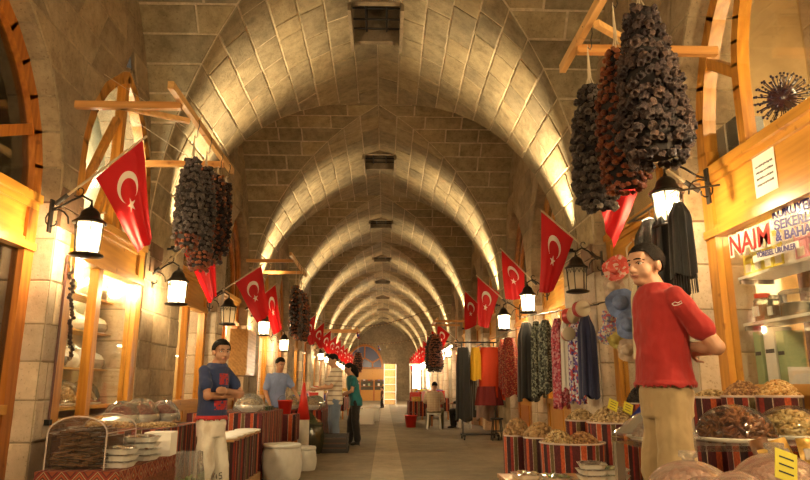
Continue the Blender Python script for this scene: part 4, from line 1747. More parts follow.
def tray_pack(c, w, l, label, mat, rz=0, tilt=(0, 0), group='film wrapped foam tray packs', cat='tray pack'):
    t = T('tray_pack', label, cat, c, rz=rz, group=group)
    ro = eul(tilt[0], tilt[1], 0)

    def ring(s, z):
        return [(sx * w / 2 * s, sy * l / 2 * s, z) for sx, sy in ((-1, -.7), (-.7, -1), (.7, -1), (1, -.7), (1, .7), (.7, 1), (-.7, 1), (-1, .7))]
    m = MB()
    vs = ring(0.82, 0.0) + ring(1.0, 0.032) + ring(1.04, 0.034) + ring(0.8, 0.008)
    fs = [tuple(range(7, -1, -1))]
    for k in range(3):
        fs += [(k * 8 + i, k * 8 + (i + 1) % 8, (k + 1) * 8 + (i + 1) % 8, (k + 1) * 8 + i) for i in range(8)]
    fs.append(tuple(24 + i for i in range(8)))
    m.add([ro @ Vector(v) for v in vs], fs)
    m.build('tray', 'foam_white', t)
    m = MB()
    q = random.Random(int(abs(c[0] * 1000)))
    for i in range(26):
        pp = Vector((q.uniform(-.36, .36) * w, q.uniform(-.36, .36) * l, 0.028 + q.uniform(0, 0.012)))
        m.ball(ro @ pp, (0.02, 0.014, 0.012), 6, 4, ro @ rotz(q.uniform(0, 3)))
    m.build('contents', mat, t, True)['kind'] = 'stuff'
    m = MB()
    m.grid(lambda u, v: (ro @ Vector(((u - .5) * w * 1.02, (v - .5) * l * 1.02, 0.036 + 0.016 * sin(pi * u) * sin(pi * v))))[:], 8, 8)
    m.build('film', 'film', t, True, False)
    return t


k = 0
GP = 'film wrapped foam tray packs'
for (u, d, n, w_, l_, mt, lb) in ((526, 5.45, 1, 0.20, 0.26, 'pistachio_shell', 'pale wrapped pack'), (556, 5.3, 1, 0.20, 0.26, 'green_leaf', 'greenish wrapped pack'), (592, 5.0, 4, 0.20, 0.22, 'fruit_leather', 'dark brown wrapped pack'), (628, 5.05, 3, 0.21, 0.24, 'green_leaf', 'white and green wrapped pack')):
    p = at_y(u, 470, d)
    for j in range(n):
        tray_pack((min(1.7, max(1.06, p.x)), d, zt3 + 0.002 + j * 0.042), w_, l_, lb + (' on the low table' if n == 1 else ', %s in its stack beside the aisle' % ('bottom', 'second up', 'third up', 'top')[j]), mt, rnd.uniform(-.2, .2), group=GP)
        k += 1

# film covered tray at the end of the dried fruit table
t = T('wrapped_tray', 'film bag over a tray of figs beside the trousers', 'tray', (1.58, 3.92, zt2))
MB().lathe([(0.13, 0.0), (0.16, 0.02), (0.165, 0.022), (0.13, 0.006)], 20).build('tray', 'foam_white', t)
m = MB()
m.grid(lambda u, v: ((u - .5) * 0.36, (v - .5) * 0.5, 0.02 + 0.15 * (sin(pi * u) * sin(pi * v)) ** 0.7 + 0.006 * sin(u * 30) * sin(v * 23)), 18, 18)
m.build('film', 'bag_plastic', t, True, False)
heap((1.58, 3.92, zt2 + 0.02), 0.12, 0.13, 0.09, 0.018, 'fig', 'dried_fig', 'fig_heap', 'dried figs under the film bag', 'dried fruit', seed=61)
# ================================================================ left stalls
# table with patterned cloth and the clear case of fruit leather
xa, xb = at_y(38, 462, 4.35).x, at_y(120, 460, 4.35).x
zt = 0.63
table('display_table', (xa, 4.35, 0), (xb, 5.45, zt), 'small table under a patterned red kilim with brown fringe', 'crate_wood', cloth=('kilim_geo', 0.11, 1.0))
m = MB()
nn = 60
for i in range(nn):
    y = lerp(4.36, 5.44, (i + .5) / nn)
    m.bbox((xb + 0.012, y - 0.007, zt - rnd.uniform(0.20, 0.27)), (xb + 0.02, y + 0.007, zt - 0.09))
o = m.build('table_fringe', 'fringe', None)
tag(o, 'brown yarn fringe hanging from the patterned table cloth', 'fringe', kind='stuff')
cw, cd, ch = (xb - xa) * 0.74, 0.50, 0.31
cx, cy = xa + cw / 2 + 0.015, 4.40 + cd / 2
t = T('display_case', 'clear arched plastic case filled with brown fruit leather', 'display case', (cx, cy, zt + 0.006))
arc = [(-cw / 2, 0.0), (-cw / 2, ch * 0.72)] + [(-cw / 2 * cos(a), ch * (0.72 + 0.34 * sin(a))) for a in [pi * i / 12 for i in range(1, 12)]] + [(cw / 2, ch * 0.72), (cw / 2, 0.0)]
for yy, nm in ((-cd / 2, 'front_pane'), (cd / 2, 'back_pane')):
    MB().add([(x, yy, z) for x, z in arc], [tuple(range(len(arc)))]).build(nm, 'clear_plastic', t, False, False)
m = MB()
for (x0, z0), (x1, z1) in zip(arc, arc[1:]):
    m.add([(x0, -cd / 2, z0), (x1, -cd / 2, z1), (x1, cd / 2, z1), (x0, cd / 2, z0)], [(0, 1, 2, 3)])
m.build('hood', 'clear_plastic', t, True, False)
for yy in (-cd / 2, cd / 2):
    MB().tube([(x, yy, z) for x, z in arc], 0.005, 5).build('edge_trim', 'rim_white', t)
for sx in (-1, 1):
    MB().tube([(sx * cw / 2, -cd / 2, ch * .72), (sx * cw / 2, cd / 2, ch * .72)], 0.004, 5).build('edge_trim', 'rim_white', t)
# layered strips inside
m = MB()
q = random.Random(5)
for i in range(230):
    z = q.uniform(0.012, ch * 0.80)
    wl_ = cw * 0.40 * (1 if z < ch * 0.55 else 0.75)
    p = Vector((q.uniform(-wl_, wl_) * 0.9, q.uniform(-cd * .38, cd * .38) if q.random() < .5 else -cd * 0.43 + q.uniform(0, .05), z))
    m.box(p, (q.uniform(.06, .13), q.uniform(.03, .06), 0.009), eul(q.uniform(-.15, .15), q.uniform(-.15, .15), q.uniform(-.5, .5)))
m.bbox((-cw * .36, -cd * .34, 0.005), (cw * .36, cd * .34, ch * 0.62))
o = m.build('fruit_leather_strips', 'fruit_leather', None)
o.location = (cx, cy, zt + 0.006)
tag(o, 'stacked brown strips of fruit leather inside the clear case', 'dried fruit', kind='stuff')
for j in range(3):
    tray_pack((xb - 0.10 + rnd.uniform(-.008, .008), 4.55, zt + 0.008 + j * 0.042), 0.17, 0.24, 'white wrapped pack, %s in the stack beside the clear case' % ('bottom', 'second up', 'third up', 'top')[j], 'fruit_leather', 1.4 + rnd.uniform(-.15, .15), group=GP)
for j in range(4):
    tray_pack((xb - 0.10 + rnd.uniform(-.008, .008), 4.98, zt + 0.008 + j * 0.042), 0.18, 0.24, 'dark wrapped pack, %s in the stack before the white carton' % ('bottom', 'second up', 'third up', 'fourth up', 'top')[j], 'fruit_leather', 1.5 + rnd.uniform(-.15, .15), group=GP)
t = T('carton', 'plain white carton at the edge of the patterned table', 'carton', (xb - 0.075, 5.33, zt + 0.006), rz=0.06)
MB().bbox((-0.10, -0.10, 0), (0.10, 0.10, 0.17)).build('box', 'paper_white', t)
MB().bbox((-0.10, -0.102, 0.165), (0.10, 0.0, 0.174)).build('flap', 'paper_white', t)
MB().bbox((-0.10, 0.002, 0.165), (0.10, 0.102, 0.174)).build('flap', 'paper_white', t)

# long striped counter by the window of bowls
x1 = at_y(205, 430, 5.9).x
cnt = table('stall_counter', (-2.75, 5.72, 0), (-1.86, 6.9, 0.80), 'striped cloth counter behind the patterned table', 'crate_wood', cloth=('kilim', 0.78, 2.2))
heap((-2.45, 5.98, 0.806), 0.26, 0.16, 0.035, 0.014, 'fig', 'golden_snack', 'snack_heap', 'golden snacks spread on the striped counter', 'snacks', seed=71, flat=True)
heap((-2.06, 6.15, 0.806), 0.18, 0.2, 0.02, 0.012, 'nut', 'pistachio_shell', 'seed_heap', 'pale seeds spread at the counter edge', 'nuts', seed=72, flat=True)


def bagged_bowl(c, r, h, content, label, clabel, seed, s=1.0):
    """a bowl of goods under a loose clear plastic bag"""
    q = random.Random(seed)
    t = T('bagged_bowl', label, 'bowl', c, group='bowls under loose clear plastic')
    MB().lathe([(r * 0.5, 0.0), (r * 0.9, 0.05), (r, 0.09), (r * 1.02, 0.092), (r * 0.94, 0.06)], 22, cap=False).build('bowl', 'foam_white', t, True)
    MB().lathe([(0.001, 0.0), (r * 0.5, 0.0)], 16, cap=False).build('bowl_foot', 'foam_white', t)
    m = MB()
    ph = [q.uniform(0, 6) for _ in range(6)]

    def fn(u, v):
        a = 2 * pi * u
        e = pi / 2 * v
        rr = r * 1.12 * cos(e) ** 0.7 * (1 + 0.06 * sin(a * 7 + ph[0]) * (1 - v * .6) + 0.04 * sin(a * 11 + ph[1]))
        z = 0.01 + h * sin(e) * (1 + 0.07 * sin(a * 5 + ph[2]) + 0.05 * sin(a * 9 + v * 7 + ph[3]))
        return (cos(a) * rr, sin(a) * rr, z)
    m.grid(fn, 36, 10)
    m.build('plastic_bag', 'bag_plastic', t, True, False)
    heap((c[0], c[1], c[2] + 0.07), r * 0.86, r * 0.86, h * 0.45, 0.016, 'nut', content, 'spice_heap', clabel, 'spice', seed=seed + 100)


for i, (u, d, r) in enumerate(((122, 6.35, 0.15), (141, 6.5, 0.16), (163, 6.75, 0.15))):
    p = at_y(u, 415, d)
    bagged_bowl((p.x, d, 0.806), r, 0.19 + 0.02 * (i == 1), 'red_spice', ['bagged bowl beside the window of bowls', 'bagged bowl in the middle of three on the counter', 'bagged bowl at the aisle end of the counter'][i],
                ['red spice in the bowl beside the window', 'red spice in the middle bowl of three', 'red spice in the bowl at the aisle end'][i], 80 + i)
# clear bag of greens hanging before the counter
p = at_y(195, 462, 5.78)
t = T('produce_bag', 'clear plastic bag of pale green leaves beside the boy', 'bag', (p.x, 5.6, 0.22))
m = MB()


def fn(u, v):
    a = 2 * pi * u
    r = (0.12 * (1 - 0.25 * v) + 0.03 * sin(a * 5 + v * 3)) * (0.55 + 0.45 * min(1, v * 5))
    return (cos(a) * r, sin(a) * r * 0.7, v * 0.42)


m.grid(fn, 24, 10)
m.build('bag', 'bag_plastic', t, True, False)
heap((p.x, 5.6, 0.235), 0.10, 0.075, 0.17, 0.02, 'strip', 'green_leaf', 'leaf_heap', 'pale green leaves in the clear bag', 'greens', seed=90)
m = MB()
m.bbox((p.x - 0.16, 5.5, 0.0), (p.x + 0.16, 5.70, 0.218))
st = T('low_stool', 'low wooden stool under the bag of leaves', 'stool', (p.x, 5.6, 0))
MB().bbox((-.15, -.1, .19), (.15, .1, .218)).build('seat', 'crate_wood', st)
for sx in (-1, 1):
    for sy in (-1, 1):
        MB().bbox((sx * .14, sy * .09, 0), (sx * .11, sy * .06, .19)).build('leg', 'crate_wood', st)

# lower counter with white lids, wooden base
lx = at_y(262, 430, 8.45).x
t = T('stall_counter', 'low striped counter on a wooden base behind the navy shirt boy', 'counter', (lx - 0.42, 7.75, 0))
MB().bbox((-0.40, -0.78, 0), (0.42, 0.72, 0.14)).build('base', 'crate_wood', t)
for (a, b, nm) in (((-0.40, -0.76), (0.40, -0.76), 'cloth_side'), ((0.40, -0.76), (0.40, 0.70), 'cloth_side')):
    a, b = Vector(a), Vector(b)
    ln = (b - a).length
    m = MB()
    m.grid(lambda u, v: (lerp(a.x, b.x, u) + (0.012 * sin(u * ln * 25) if a.x == b.x else 0), lerp(a.y, b.y, u), 0.14 + 0.47 * v), 30, 3, True)
    for i in m.uv:
        m.uv[i] = (m.uv[i][0] * ln * 2.2, m.uv[i][1] * .47)
    m.build(nm, 'kilim_b', t, True, False)
MB().bbox((-0.40, -0.77, 0.60), (0.405, 0.70, 0.62)).build('table_top', 'crate_wood', t)
for i in range(5):
    o = MB().lathe([(0.001, 0.0), (0.15, 0.0), (0.16, 0.012), (0.155, 0.02), (0.12, 0.024), (0.001, 0.026)], 22, cap=False).build('bin_lid', 'white', None, True)
    o.location = (lx - 0.17, 7.15 + 0.32 * i - 0.02, 0.622)
    tag(o, ORD[i] + ' round white lid from the navy shirt boy on the low counter', 'lid', 'white lids on the low counter')
# upper striped counter with plastic covered dome
ux = at_y(282, 415, 10.3).x
table('stall_counter', (-2.5, 8.62, 0), (ux, 10.3, 0.82), 'tall striped counter behind the white sack', 'crate_wood', cloth=('kilim', 0.80, 2.2))
bagged_bowl((at_y(249, 412, 9.0).x, 9.0, 0.826), 0.18, 0.21, 'pistachio_shell', 'large bagged bowl on the tall striped counter', 'pale nuts in the large bagged bowl', 95)
plain('herb_pack', (0.03, 0.05, 0.02), 0.35, var=0.6, scale=40)
for i in range(6):
    o = MB().bbox((-0.09, -0.07, 0), (0.09, 0.07, 0.055)).build('herb_box', 'herb_pack', None)
    o.location = (ux - 0.17 - 0.2 * (i % 2), 9.55 + 0.18 * (i // 2), 0.826 + 0.0)
    tag(o, 'small dark green herb packet on the tall counter', 'packet', 'dark green packets on the tall counter')
# white woven sack
p = at_y(281, 470, 8.75)


def sack(c, r, h, label, mat, seed, squash=0.9, cat='sack'):
    q = random.Random(seed)
    t = T('woven_sack', label, cat, c)
    ph = q.uniform(0, 6)
    m = MB()

    def fn(u, v):
        a = 2 * pi * u
        bul = 0.86 + 0.16 * sin(pi * min(1, v * 1.05)) ** 0.6
        r_ = r * bul * (1 + 0.03 * sin(a * 6 + v * 4 + ph) + 0.02 * sin(a * 11 - v * 9))
        return (cos(a) * r_, sin(a) * r_ * squash, h * v)
    m.grid(fn, 36, 12)
    m.build('body', mat, t, True, False)
    MB().lathe([(r * 0.85, h - 0.03), (r * 0.95, h - 0.025), (r * 0.97, h + 0.01), (r * 0.9, h + 0.025), (r * 0.80, h - 0.02)], 28, sy=squash, cap=False).build('rolled_rim', mat, t, True)
    MB().lathe([(0.001, h - 0.03), (r * 0.86, h - 0.03)], 20, sy=squash, cap=False).build('fill', 'sack_white', t)
    MB().lathe([(0.001, 0.0), (r * 0.85, 0.0)], 20, sy=squash, cap=False).build('bottom', mat, t)
    return t


sack((at_y(281, 470, 8.75).x, 8.75, 0), 0.255, 0.42, 'white woven sack standing on the aisle floor', 'sack_white', 3)
sack((at_y(303, 460, 9.6).x, 9.75, 0), 0.17, 0.30, 'small white sack behind the big white sack', 'sack_white', 4)
# green herb sack, wicker baskets, crate
clear('green_bag', (0.45, 0.5, 0.38), 0.3, 0.2, milky=0.55, mcol=(0.10, 0.11, 0.06))
plain('wicker', (0.30, 0.15, 0.055), 0.7, var=0.5, scale=30, bump=0.6)
p = at_y(308, 445, 12.15)
t = sack((p.x, 12.15, 0), 0.27, 0.50, 'film wrapped sack of dark green herbs with red scoop', 'green_bag', 6)
heap((p.x, 12.15, 0.48), 0.20, 0.20, 0.22, 0.014, 'raisin', 'green_herb', 'herb_heap', 'pointed heap of dark green herbs', 'herbs', seed=99, pw=1.6)
q = at_y(300, 417, 11.95)
t = T('scoop', 'red plastic scoop stuck in the green herbs', 'scoop', (q.x, 12.0, 0.56))
MB().tube([(0, 0, -0.02), (0.05, 0, 0.16)], 0.018, 6).build('handle', 'red_plastic', t)
m = MB()
m.grid(lambda u, v: ((u - .5) * .12 - .02, 0.03 * (1 - (2 * u - 1) ** 2), -0.04 + v * -0.1), 6, 3)
m.build('bowl', 'red_plastic', t, True, False)


def basket(c, r, h, label, content=None, clabel=None, sx=1.0):
    t = T('wicker_basket', label, 'basket', c, group='wicker baskets of goods')
    n = 7
    for j in range(n):
        z = h * (j + 0.5) / n
        rr = r * (0.85 + 0.15 * j / n)
        MB().tube([(cos(a) * rr * sx * (1 + 0.015 * (-1) ** k), sin(a) * rr * (1 + 0.015 * (-1) ** k), z) for k, a in enumerate([2 * pi * i / 24 for i in range(25)])], h / n * 0.5, 5, False).build('woven_band', 'wicker', t, True)
    for k in range(10):
        a = 2 * pi * k / 10
        MB().tube([(cos(a) * r * .86 * sx, sin(a) * r * .86, 0.0), (cos(a) * r * 1.03 * sx, sin(a) * r * 1.03, h)], 0.012, 5).build('stake', 'wicker', t)
    MB().lathe([(0.001, h - .05), (r * .95, h - .05)], 20, sx=sx, cap=False).build('liner', 'sack_white', t)
    if content:
        heap((c[0], c[1], h - 0.05 + c[2]), r * .9, r * .9, 0.13, 0.018, 'nut', content, 'spice_heap', clabel, 'spice', seed=int(r * 1000))
    return t


basket((-1.78, 11.75, 0), 0.20, 0.62, 'tall wicker basket of red peppers beside the herb sack', 'red_spice', 'red pepper flakes in the tall wicker basket')
basket((-1.42, 12.72, 0), 0.19, 0.55, 'wicker basket between herb sack and black crate', 'pistachio_shell', 'pale goods in the wicker basket')
plain('crate_black', (0.02, 0.016, 0.015), 0.45, var=0.5, scale=30)
p = at_y(335, 446, 12.35)
t = T('plastic_crate', 'black plastic crate on the floor by the woman', 'crate', (p.x, 12.35, 0))
for k in range(4):
    z0 = 0.33 * k / 4
    for sy in (-1, 1):
        MB().bbox((-.24, sy * .17, z0 + .012), (.24, sy * .155, z0 + .07)).build('slat', 'crate_black', t)
    for sx in (-1, 1):
        MB().bbox((sx * .24, -.155, z0 + .012), (sx * .225, .155, z0 + .07)).build('slat', 'crate_black', t)
for sx in (-1, 1):
    for sy in (-1, 1):
        MB().bbox((sx * .245, sy * .175, 0), (sx * .205, sy * .135, .335)).build('corner_post', 'crate_black', t)
MB().bbox((-.23, -.16, 0.0), (.23, .16, .012)).build('bottom', 'crate_black', t)
MB().bbox((-.22, -.15, 0.012), (.22, .15, .25)).build('fill', 'fruit_leather', t)
# stall table of the man in blue
table('stall_counter', (-2.6, 10.7, 0), (-1.42, 11.2, 0.72), 'narrow counter of the man in the blue shirt', 'foam_white', cloth=('kilim', 0.4, 2.0))
table('stall_counter', (-2.3, 13.25, 0), (-1.25, 15.4, 0.70), 'counter beyond the man in the blue shirt', 'foam_white', cloth=('kilim_b', 0.65, 2.0))
for i, (x, y, c, lb) in enumerate(((-2.15, 10.95, 'red_spice', 'red'), (-1.45, 13.55, 'pistachio_shell', 'pale'), (-1.9, 13.8, 'golden_snack', 'golden'), (-1.45, 14.3, 'green_leaf', 'green'), (-1.8, 14.9, 'red_spice', 'dark red'))):
    bagged_bowl((x, y, 0.726 if i == 0 else 0.706), 0.16, 0.24, c, 'bagged bowl of %s goods on the counter near the man in blue' % lb, '%s goods in a bagged bowl near the man in blue' % lb, 120 + i)
q = at_y(297, 405, 11.0)
t = T('bucket', 'red plastic bucket before the man in blue', 'bucket', (-1.62, 10.95, 0.726))
MB().lathe([(0.09, 0.0), (0.12, 0.2), (0.128, 0.2), (0.128, 0.215), (0.11, 0.215), (0.10, 0.05), (0.001, 0.05)], 22).build('body', 'red_plastic', t, True)
MB().tube([(cos(a) * 0.125, 0, 0.2 + sin(a) * 0.1) for a in [pi * i / 8 for i in range(9)]], 0.004, 5).build('handle', 'hook_steel', t)
t = T('red_cone', 'tall red folded paper cone behind the bucket', 'cone', (-1.42, 11.75, 0.60))
MB().lathe([(0.12, 0.0), (0.02, 0.62), (0.001, 0.63)], 14).build('cone', 'red_plastic', t, True)
MB().lathe([(0.11, -0.6), (0.11, 0.0)], 14).build('stand', 'sack_white', t, True)
# white cartons beyond the woman
for i, (u, v, d) in enumerate(((366, 413, 21.5), (360, 409, 22.6), (371, 408, 23.5))):
    p = at_y(u, v, d)
    t = T('carton', ['white open carton on the floor beyond the woman', 'small white carton behind the open carton', 'brown lined carton beyond the open carton'][i], 'carton', (p.x, d, 0))
    for sx in (-1, 1):
        MB().bbox((sx * .27, -.2, 0), (sx * .255, .2, .42)).build('side', 'paper_white', t)
        MB().bbox((-.27, sx * .2, 0), (.27, sx * .19, .42)).build('side', 'paper_white', t)
    MB().bbox((-.25, -.19, 0), (.25, .19, .33)).build('fill', 'golden_snack' if i else 'red_spice', t)
# pale wooden sign box on the pier and the dark red garland by the first lantern
p = at_x(247, 352, -2.75)
t = T('wooden_cabinet', 'pale pine cabinet hanging on the pier behind the navy shirt boy', 'cabinet', (XL + 0.17, p.y, p.z - 0.45))
MB().bbox((-0.17, -0.1, 0), (0.17, 0.75, 0.9)).build('body', 'pine_pale', t)
MB().bbox((0.17, -0.08, 0.03), (0.185, 0.73, 0.87)).build('door', 'pine_pale', t)
p0, p1 = at_x(71, 262, XL + 0.06), at_x(70, 360, XL + 0.06)
t = T('dried_garland', 'thin dark garland of dried peppers below the first lantern', 'garland', p0)
n = 34
for i in range(n):
    me = rnd.choice(VAR['garland_dark'])
    o = bpy.data.objects.new('dried_pepper', me)
    COL.objects.link(o)
    o.parent = t
    q = (p1 - p0) * (i / n)
    s = 0.024
    o.matrix_local = Matrix.Translation(q + Vector((rnd.uniform(-.012, .02), rnd.uniform(-.02, .02), 0))) @ eul(rnd.uniform(-1, 1), rnd.uniform(-1, 1), rnd.uniform(0, 6)).to_4x4() @ Matrix.Diagonal((s, s, s, 1))
MB().tube([(-0.06, 0, 0.08), (0, 0, 0.06), (0, 0, 0), (p1 - p0)], 0.004, 5).build('string', 'string', t)
q0, q1 = at_x(68, 255, XL + 0.035), at_x(65, 418, XL + 0.035)
q1.y = q0.y
q1.x = q0.x
plain('rust_pipe', (0.10, 0.03, 0.02), 0.5)
t = T('conduit_pipe', 'thin rust red conduit pipe on the pier by the clear case', 'pipe', q0)
MB().tube([(0, 0, 0), q1 - q0], 0.012, 8).build('pipe', 'rust_pipe', t)
MB().bbox((-0.03, -0.025, (q1 - q0).z - 0.05), (0.02, 0.025, (q1 - q0).z)).build('clip', 'iron', t)
# ================================================================ hanging clothes on the right
def pattern(name, a, b, c, scale=9, rough=0.8, stretch=(1, 1, 1)):
    def fn(m):
        t = NT(m)
        t.rough(rough)
        v = t.n('ShaderNodeTexVoronoi')
        v.inputs['Scale'].default_value = scale
        t.l(t.worldpos(stretch), v.inputs[0])
        sp = t.n('ShaderNodeSeparateColor')
        t.l(v.outputs['Color'], sp.inputs[0])
        t.col(t.ramp(sp.outputs[0], [(0, a), (0.4, b), (0.75, c)], 'CONSTANT'))
    mdef(name, fn)


plain('navy_cloth', (0.012, 0.016, 0.06), 0.85, sheen=0.3)
plain('black_cloth', (0.008, 0.008, 0.009), 0.85, sheen=0.3)
plain('white_cloth', (0.62, 0.58, 0.52), 0.85)
plain('cream_cloth', (0.60, 0.52, 0.34), 0.85)
plain('orange_cloth', (0.62, 0.05, 0.008), 0.75, trans=0.25)
plain('darkred_cloth', (0.16, 0.012, 0.012), 0.85)
plain('yellow_cloth', (0.62, 0.36, 0.015), 0.75, trans=0.2)
plain('mauve_cloth', (0.32, 0.24, 0.22), 0.85)
plain('grey_cloth', (0.16, 0.15, 0.13), 0.85, var=0.5, scale=30)
pattern('pink_pattern', (0.45, 0.06, 0.09), (0.55, 0.25, 0.28), (0.25, 0.03, 0.06), 40)
pattern('purple_pattern', (0.55, 0.52, 0.55), (0.10, 0.06, 0.24), (0.42, 0.05, 0.06), 34)
pattern('green_pattern', (0.05, 0.06, 0.05), (0.22, 0.24, 0.18), (0.02, 0.02, 0.02), 40)
pattern('red_sequin', (0.26, 0.015, 0.012), (0.13, 0.010, 0.010), (0.34, 0.13, 0.06), 60)
pattern('black_sequin', (0.010, 0.010, 0.011), (0.010, 0.010, 0.011), (0.035, 0.03, 0.028), 90, 0.5)
pattern('floral', (0.62, 0.56, 0.48), (0.20, 0.22, 0.45), (0.50, 0.12, 0.16), 45)
pattern('red_hat', (0.55, 0.07, 0.05), (0.62, 0.12, 0.10), (0.62, 0.45, 0.38), 30)
plain('blue_hat', (0.16, 0.22, 0.42), 0.8, var=0.25, scale=14)
plain('yellow_hat', (0.45, 0.38, 0.10), 0.8)
plain('beige_hat', (0.52, 0.40, 0.30), 0.8, var=0.2, scale=20)


def garment(c, w, dp, h, mat, label, name='hanging_scarf', cat='scarf', folds=7, flare=0.15, hook=0.12, group=None, seed=0, shoulder=0.5, hanger=True):
    """c is the top centre; hangs down h"""
    q = random.Random(seed)
    t = T(name, label, cat, c, group=group)
    ph = q.uniform(0, 6)
    m = MB()

    def fn(u, v):
        a = 2 * pi * u
        dn = 1 - v
        g = (shoulder + (1 - shoulder) * min(1, dn * 6)) * (1 + flare * dn)
        f = 1 + (0.16 * sin(a * folds + ph + dn * 1.5) + 0.07 * sin(a * (folds * 2 + 1) + ph * 2)) * min(1, dn * 3 + 0.2)
        z = -h * dn * (1 + 0.03 * sin(a * 3 + ph))
        return (cos(a) * w / 2 * g * f, sin(a) * dp / 2 * g * f, z)
    m.grid(fn, 44, 14)
    n0 = len(m.v)
    m.f.append(tuple(range(n0 - 45, n0 - 1)))
    m.build('cloth', mat, t, True, False)
    if hanger:
        MB().tube([(-w * 0.3, 0, -0.005), (0, 0, 0.03), (w * 0.3, 0, -0.005)], 0.006, 5).build('hanger', 'white', t)
        MB().tube([(0, 0, 0.03), (0, 0, hook - 0.015), (0.012, 0, hook + 0.003), (0.025, 0, hook - 0.005)], 0.004, 5).build('hook', 'hook_steel', t)
    return t


def hang_rail(a, b, wall_x, label):
    a, b = Vector(a), Vector(b)
    t = T('clothes_rail', label, 'rail', a)
    MB().tube([(0, 0, 0), b - a], 0.012, 8).build('rod', 'hook_steel', t)
    for f in (0.05, 0.95):
        p = (b - a) * f
        MB().tube([p, (wall_x - a.x, p.y, p.z + 0.06)], 0.009, 6).build('arm', 'hook_steel', t)
    return t


xg = 2.50
rz_ = 2.10
hang_rail((xg, 7.55, rz_), (xg, 11.9, rz_ + 0.30), XR, 'steel rail of scarves on the pier')
GS = 'scarves hanging on the pier rail'
for i, (u, w_, v0, v1, mt, lb) in enumerate(((585, .17, 318, 392, 'navy_cloth', 'plain navy scarf nearest the pier corner'), (574, .15, 318, 397, 'purple_pattern', 'purple and white patterned scarf beside the navy one'), (564.5, .11, 320, 385, 'white_cloth', 'plain white scarf between patterned ones'),
                                             (557, .16, 318, 402, 'pink_pattern', 'pink and red patterned scarf'), (545, .20, 321, 388, 'green_pattern', 'grey green speckled scarf'), (536, .16, 322, 392, 'green_pattern', 'dark speckled scarf beside the black one'), (526, .26, 322, 396, 'black_cloth', 'long black scarf at the rail end'))):
    p = at_x(u, v0, xg)
    pb = at_x(u, v1, xg)
    zr = lerp(rz_, rz_ + 0.30, (p.y - 7.55) / 4.35)
    pb.z -= 0.06
    garment((xg, p.y, zr - 0.11), w_ * 1.1, w_ * 1.4, zr - 0.11 - pb.z, mt, lb, group=GS, seed=i, hook=0.115)
# toy drums above the scarves
plain('drum_skin', (0.62, 0.52, 0.36), 0.6)
plain('drum_red', (0.36, 0.02, 0.02), 0.4)
for i, (u, v, r) in enumerate(((570, 316, 0.10), (581, 309, 0.095), (568, 334, 0.085))):
    p = at_x(u, v, xg - 0.16)
    t = T('hand_drum', ['red hand drum below the dark lantern', 'red hand drum nearest the pier corner', 'small red hand drum below the other two'][i], 'drum', p)
    ro = rotz(0.5 - 0.3 * i) @ Matrix.Rotation(pi / 2, 3, 'X')
    m = MB()
    m.lathe([(r, -0.06), (r * 1.02, 0), (r, 0.06)], 20, cap=False)
    m.v = [tuple(ro @ Vector(x)) for x in m.v]
    m.build('shell', 'drum_red', t, True)
    for s in (-1, 1):
        m = MB()
        m.lathe([(0.001, s * 0.062), (r * .95, s * 0.062), (r * 1.03, s * 0.055), (r * 1.03, s * 0.045)], 20, cap=False)
        m.v = [tuple(ro @ Vector(x)) for x in m.v]
        m.build('drum_skin', 'drum_skin', t, True)
    MB().tube([(0, 0, r), (0.05, 0, max(r + .03, (rz_ - p.z) * .6)), (0.16, 0, rz_ - p.z)], 0.004, 5).build('cord', 'string', t)
# sun hats in a column
def hat(c, r, mat, label, face=(-0.75, -0.65, 0.1), seed=0):
    q = random.Random(seed)
    t = T('sun_hat', label, 'hat', c, group='sun hats hung in a column')
    ro = Vector(face).normalized().to_track_quat('Z', 'Y').to_matrix()
    m = MB()
    ph = q.uniform(0, 6)

    def fn(u, v):
        a = 2 * pi * u
        rr = r * (0.5 + 0.5 * v)
        return ro @ Vector((cos(a) * rr, sin(a) * rr, 0.03 * sin(a * 3 + ph) * v + 0.01 * sin(a * 7) * v))
    m.grid(fn, 28, 4)
    m.build('brim', mat, t, True, False)
    m = MB()
    m.lathe([(r * 0.52, 0.0), (r * 0.48, 0.05), (r * 0.42, 0.085), (r * 0.2, 0.10), (0.002, 0.10)], 22, cap=False)
    m.v = [tuple(ro @ Vector(x)) for x in m.v]
    m.build('crown', mat, t, True)
    return t


plain('hat_cord', (0.4, 0.3, 0.2), 0.8)
p0 = at_x(622, 248, 2.62)
hx = p0.x
hc = T('hat_cord', 'cord from which the column of sun hats hangs', 'cord', (hx + .05, p0.y, 2.3))
MB().tube([(0.09, 0, p0.z - 2.3 + 0.1), (0, 0, p0.z - 2.3), (0, 0, 1.2 - 2.3)], 0.01, 6).build('cord', 'hat_cord', hc)
MB().bbox((0.06, -0.02, p0.z - 2.3 + .06), (XR - hx - .05, 0.02, p0.z - 2.3 + .12)).build('peg', 'pine_red', hc)
for i, (u, v, r, mt, lb) in enumerate(((616, 268, .155, 'red_hat', 'red straw hat at the top of the column'), (614, 287, .13, 'beige_hat', 'beige patterned hat under the red one'), (621, 303, .165, 'blue_hat', 'blue denim hat above the other blue one'), (610, 318, .11, 'floral', 'floral hat beside the upper blue one'),
                                       (629, 325, .15, 'blue_hat', 'blue denim hat beside the cream scarf'), (607, 335, .11, 'floral', 'floral hat above the yellow one'), (617, 340, .10, 'yellow_hat', 'small yellow hat near the bottom'), (628, 350, .12, 'beige_hat', 'beige hat at the bottom of the column'))):
    p = at_x(u, v, 2.56 - 0.015 * (i % 3))
    ht = hat(p, r, mt, lb, seed=i, face=(-0.7 + 0.1 * (i % 3), -0.7, 0.1 - 0.12 * (i % 2)))
    MB().tube([(0, 0, 0), (hx + .05 - p.x, p0.y - p.y, 0.10)], 0.006, 5).build('loop', 'hat_cord', ht)
p = at_x(637, 283, 2.60)
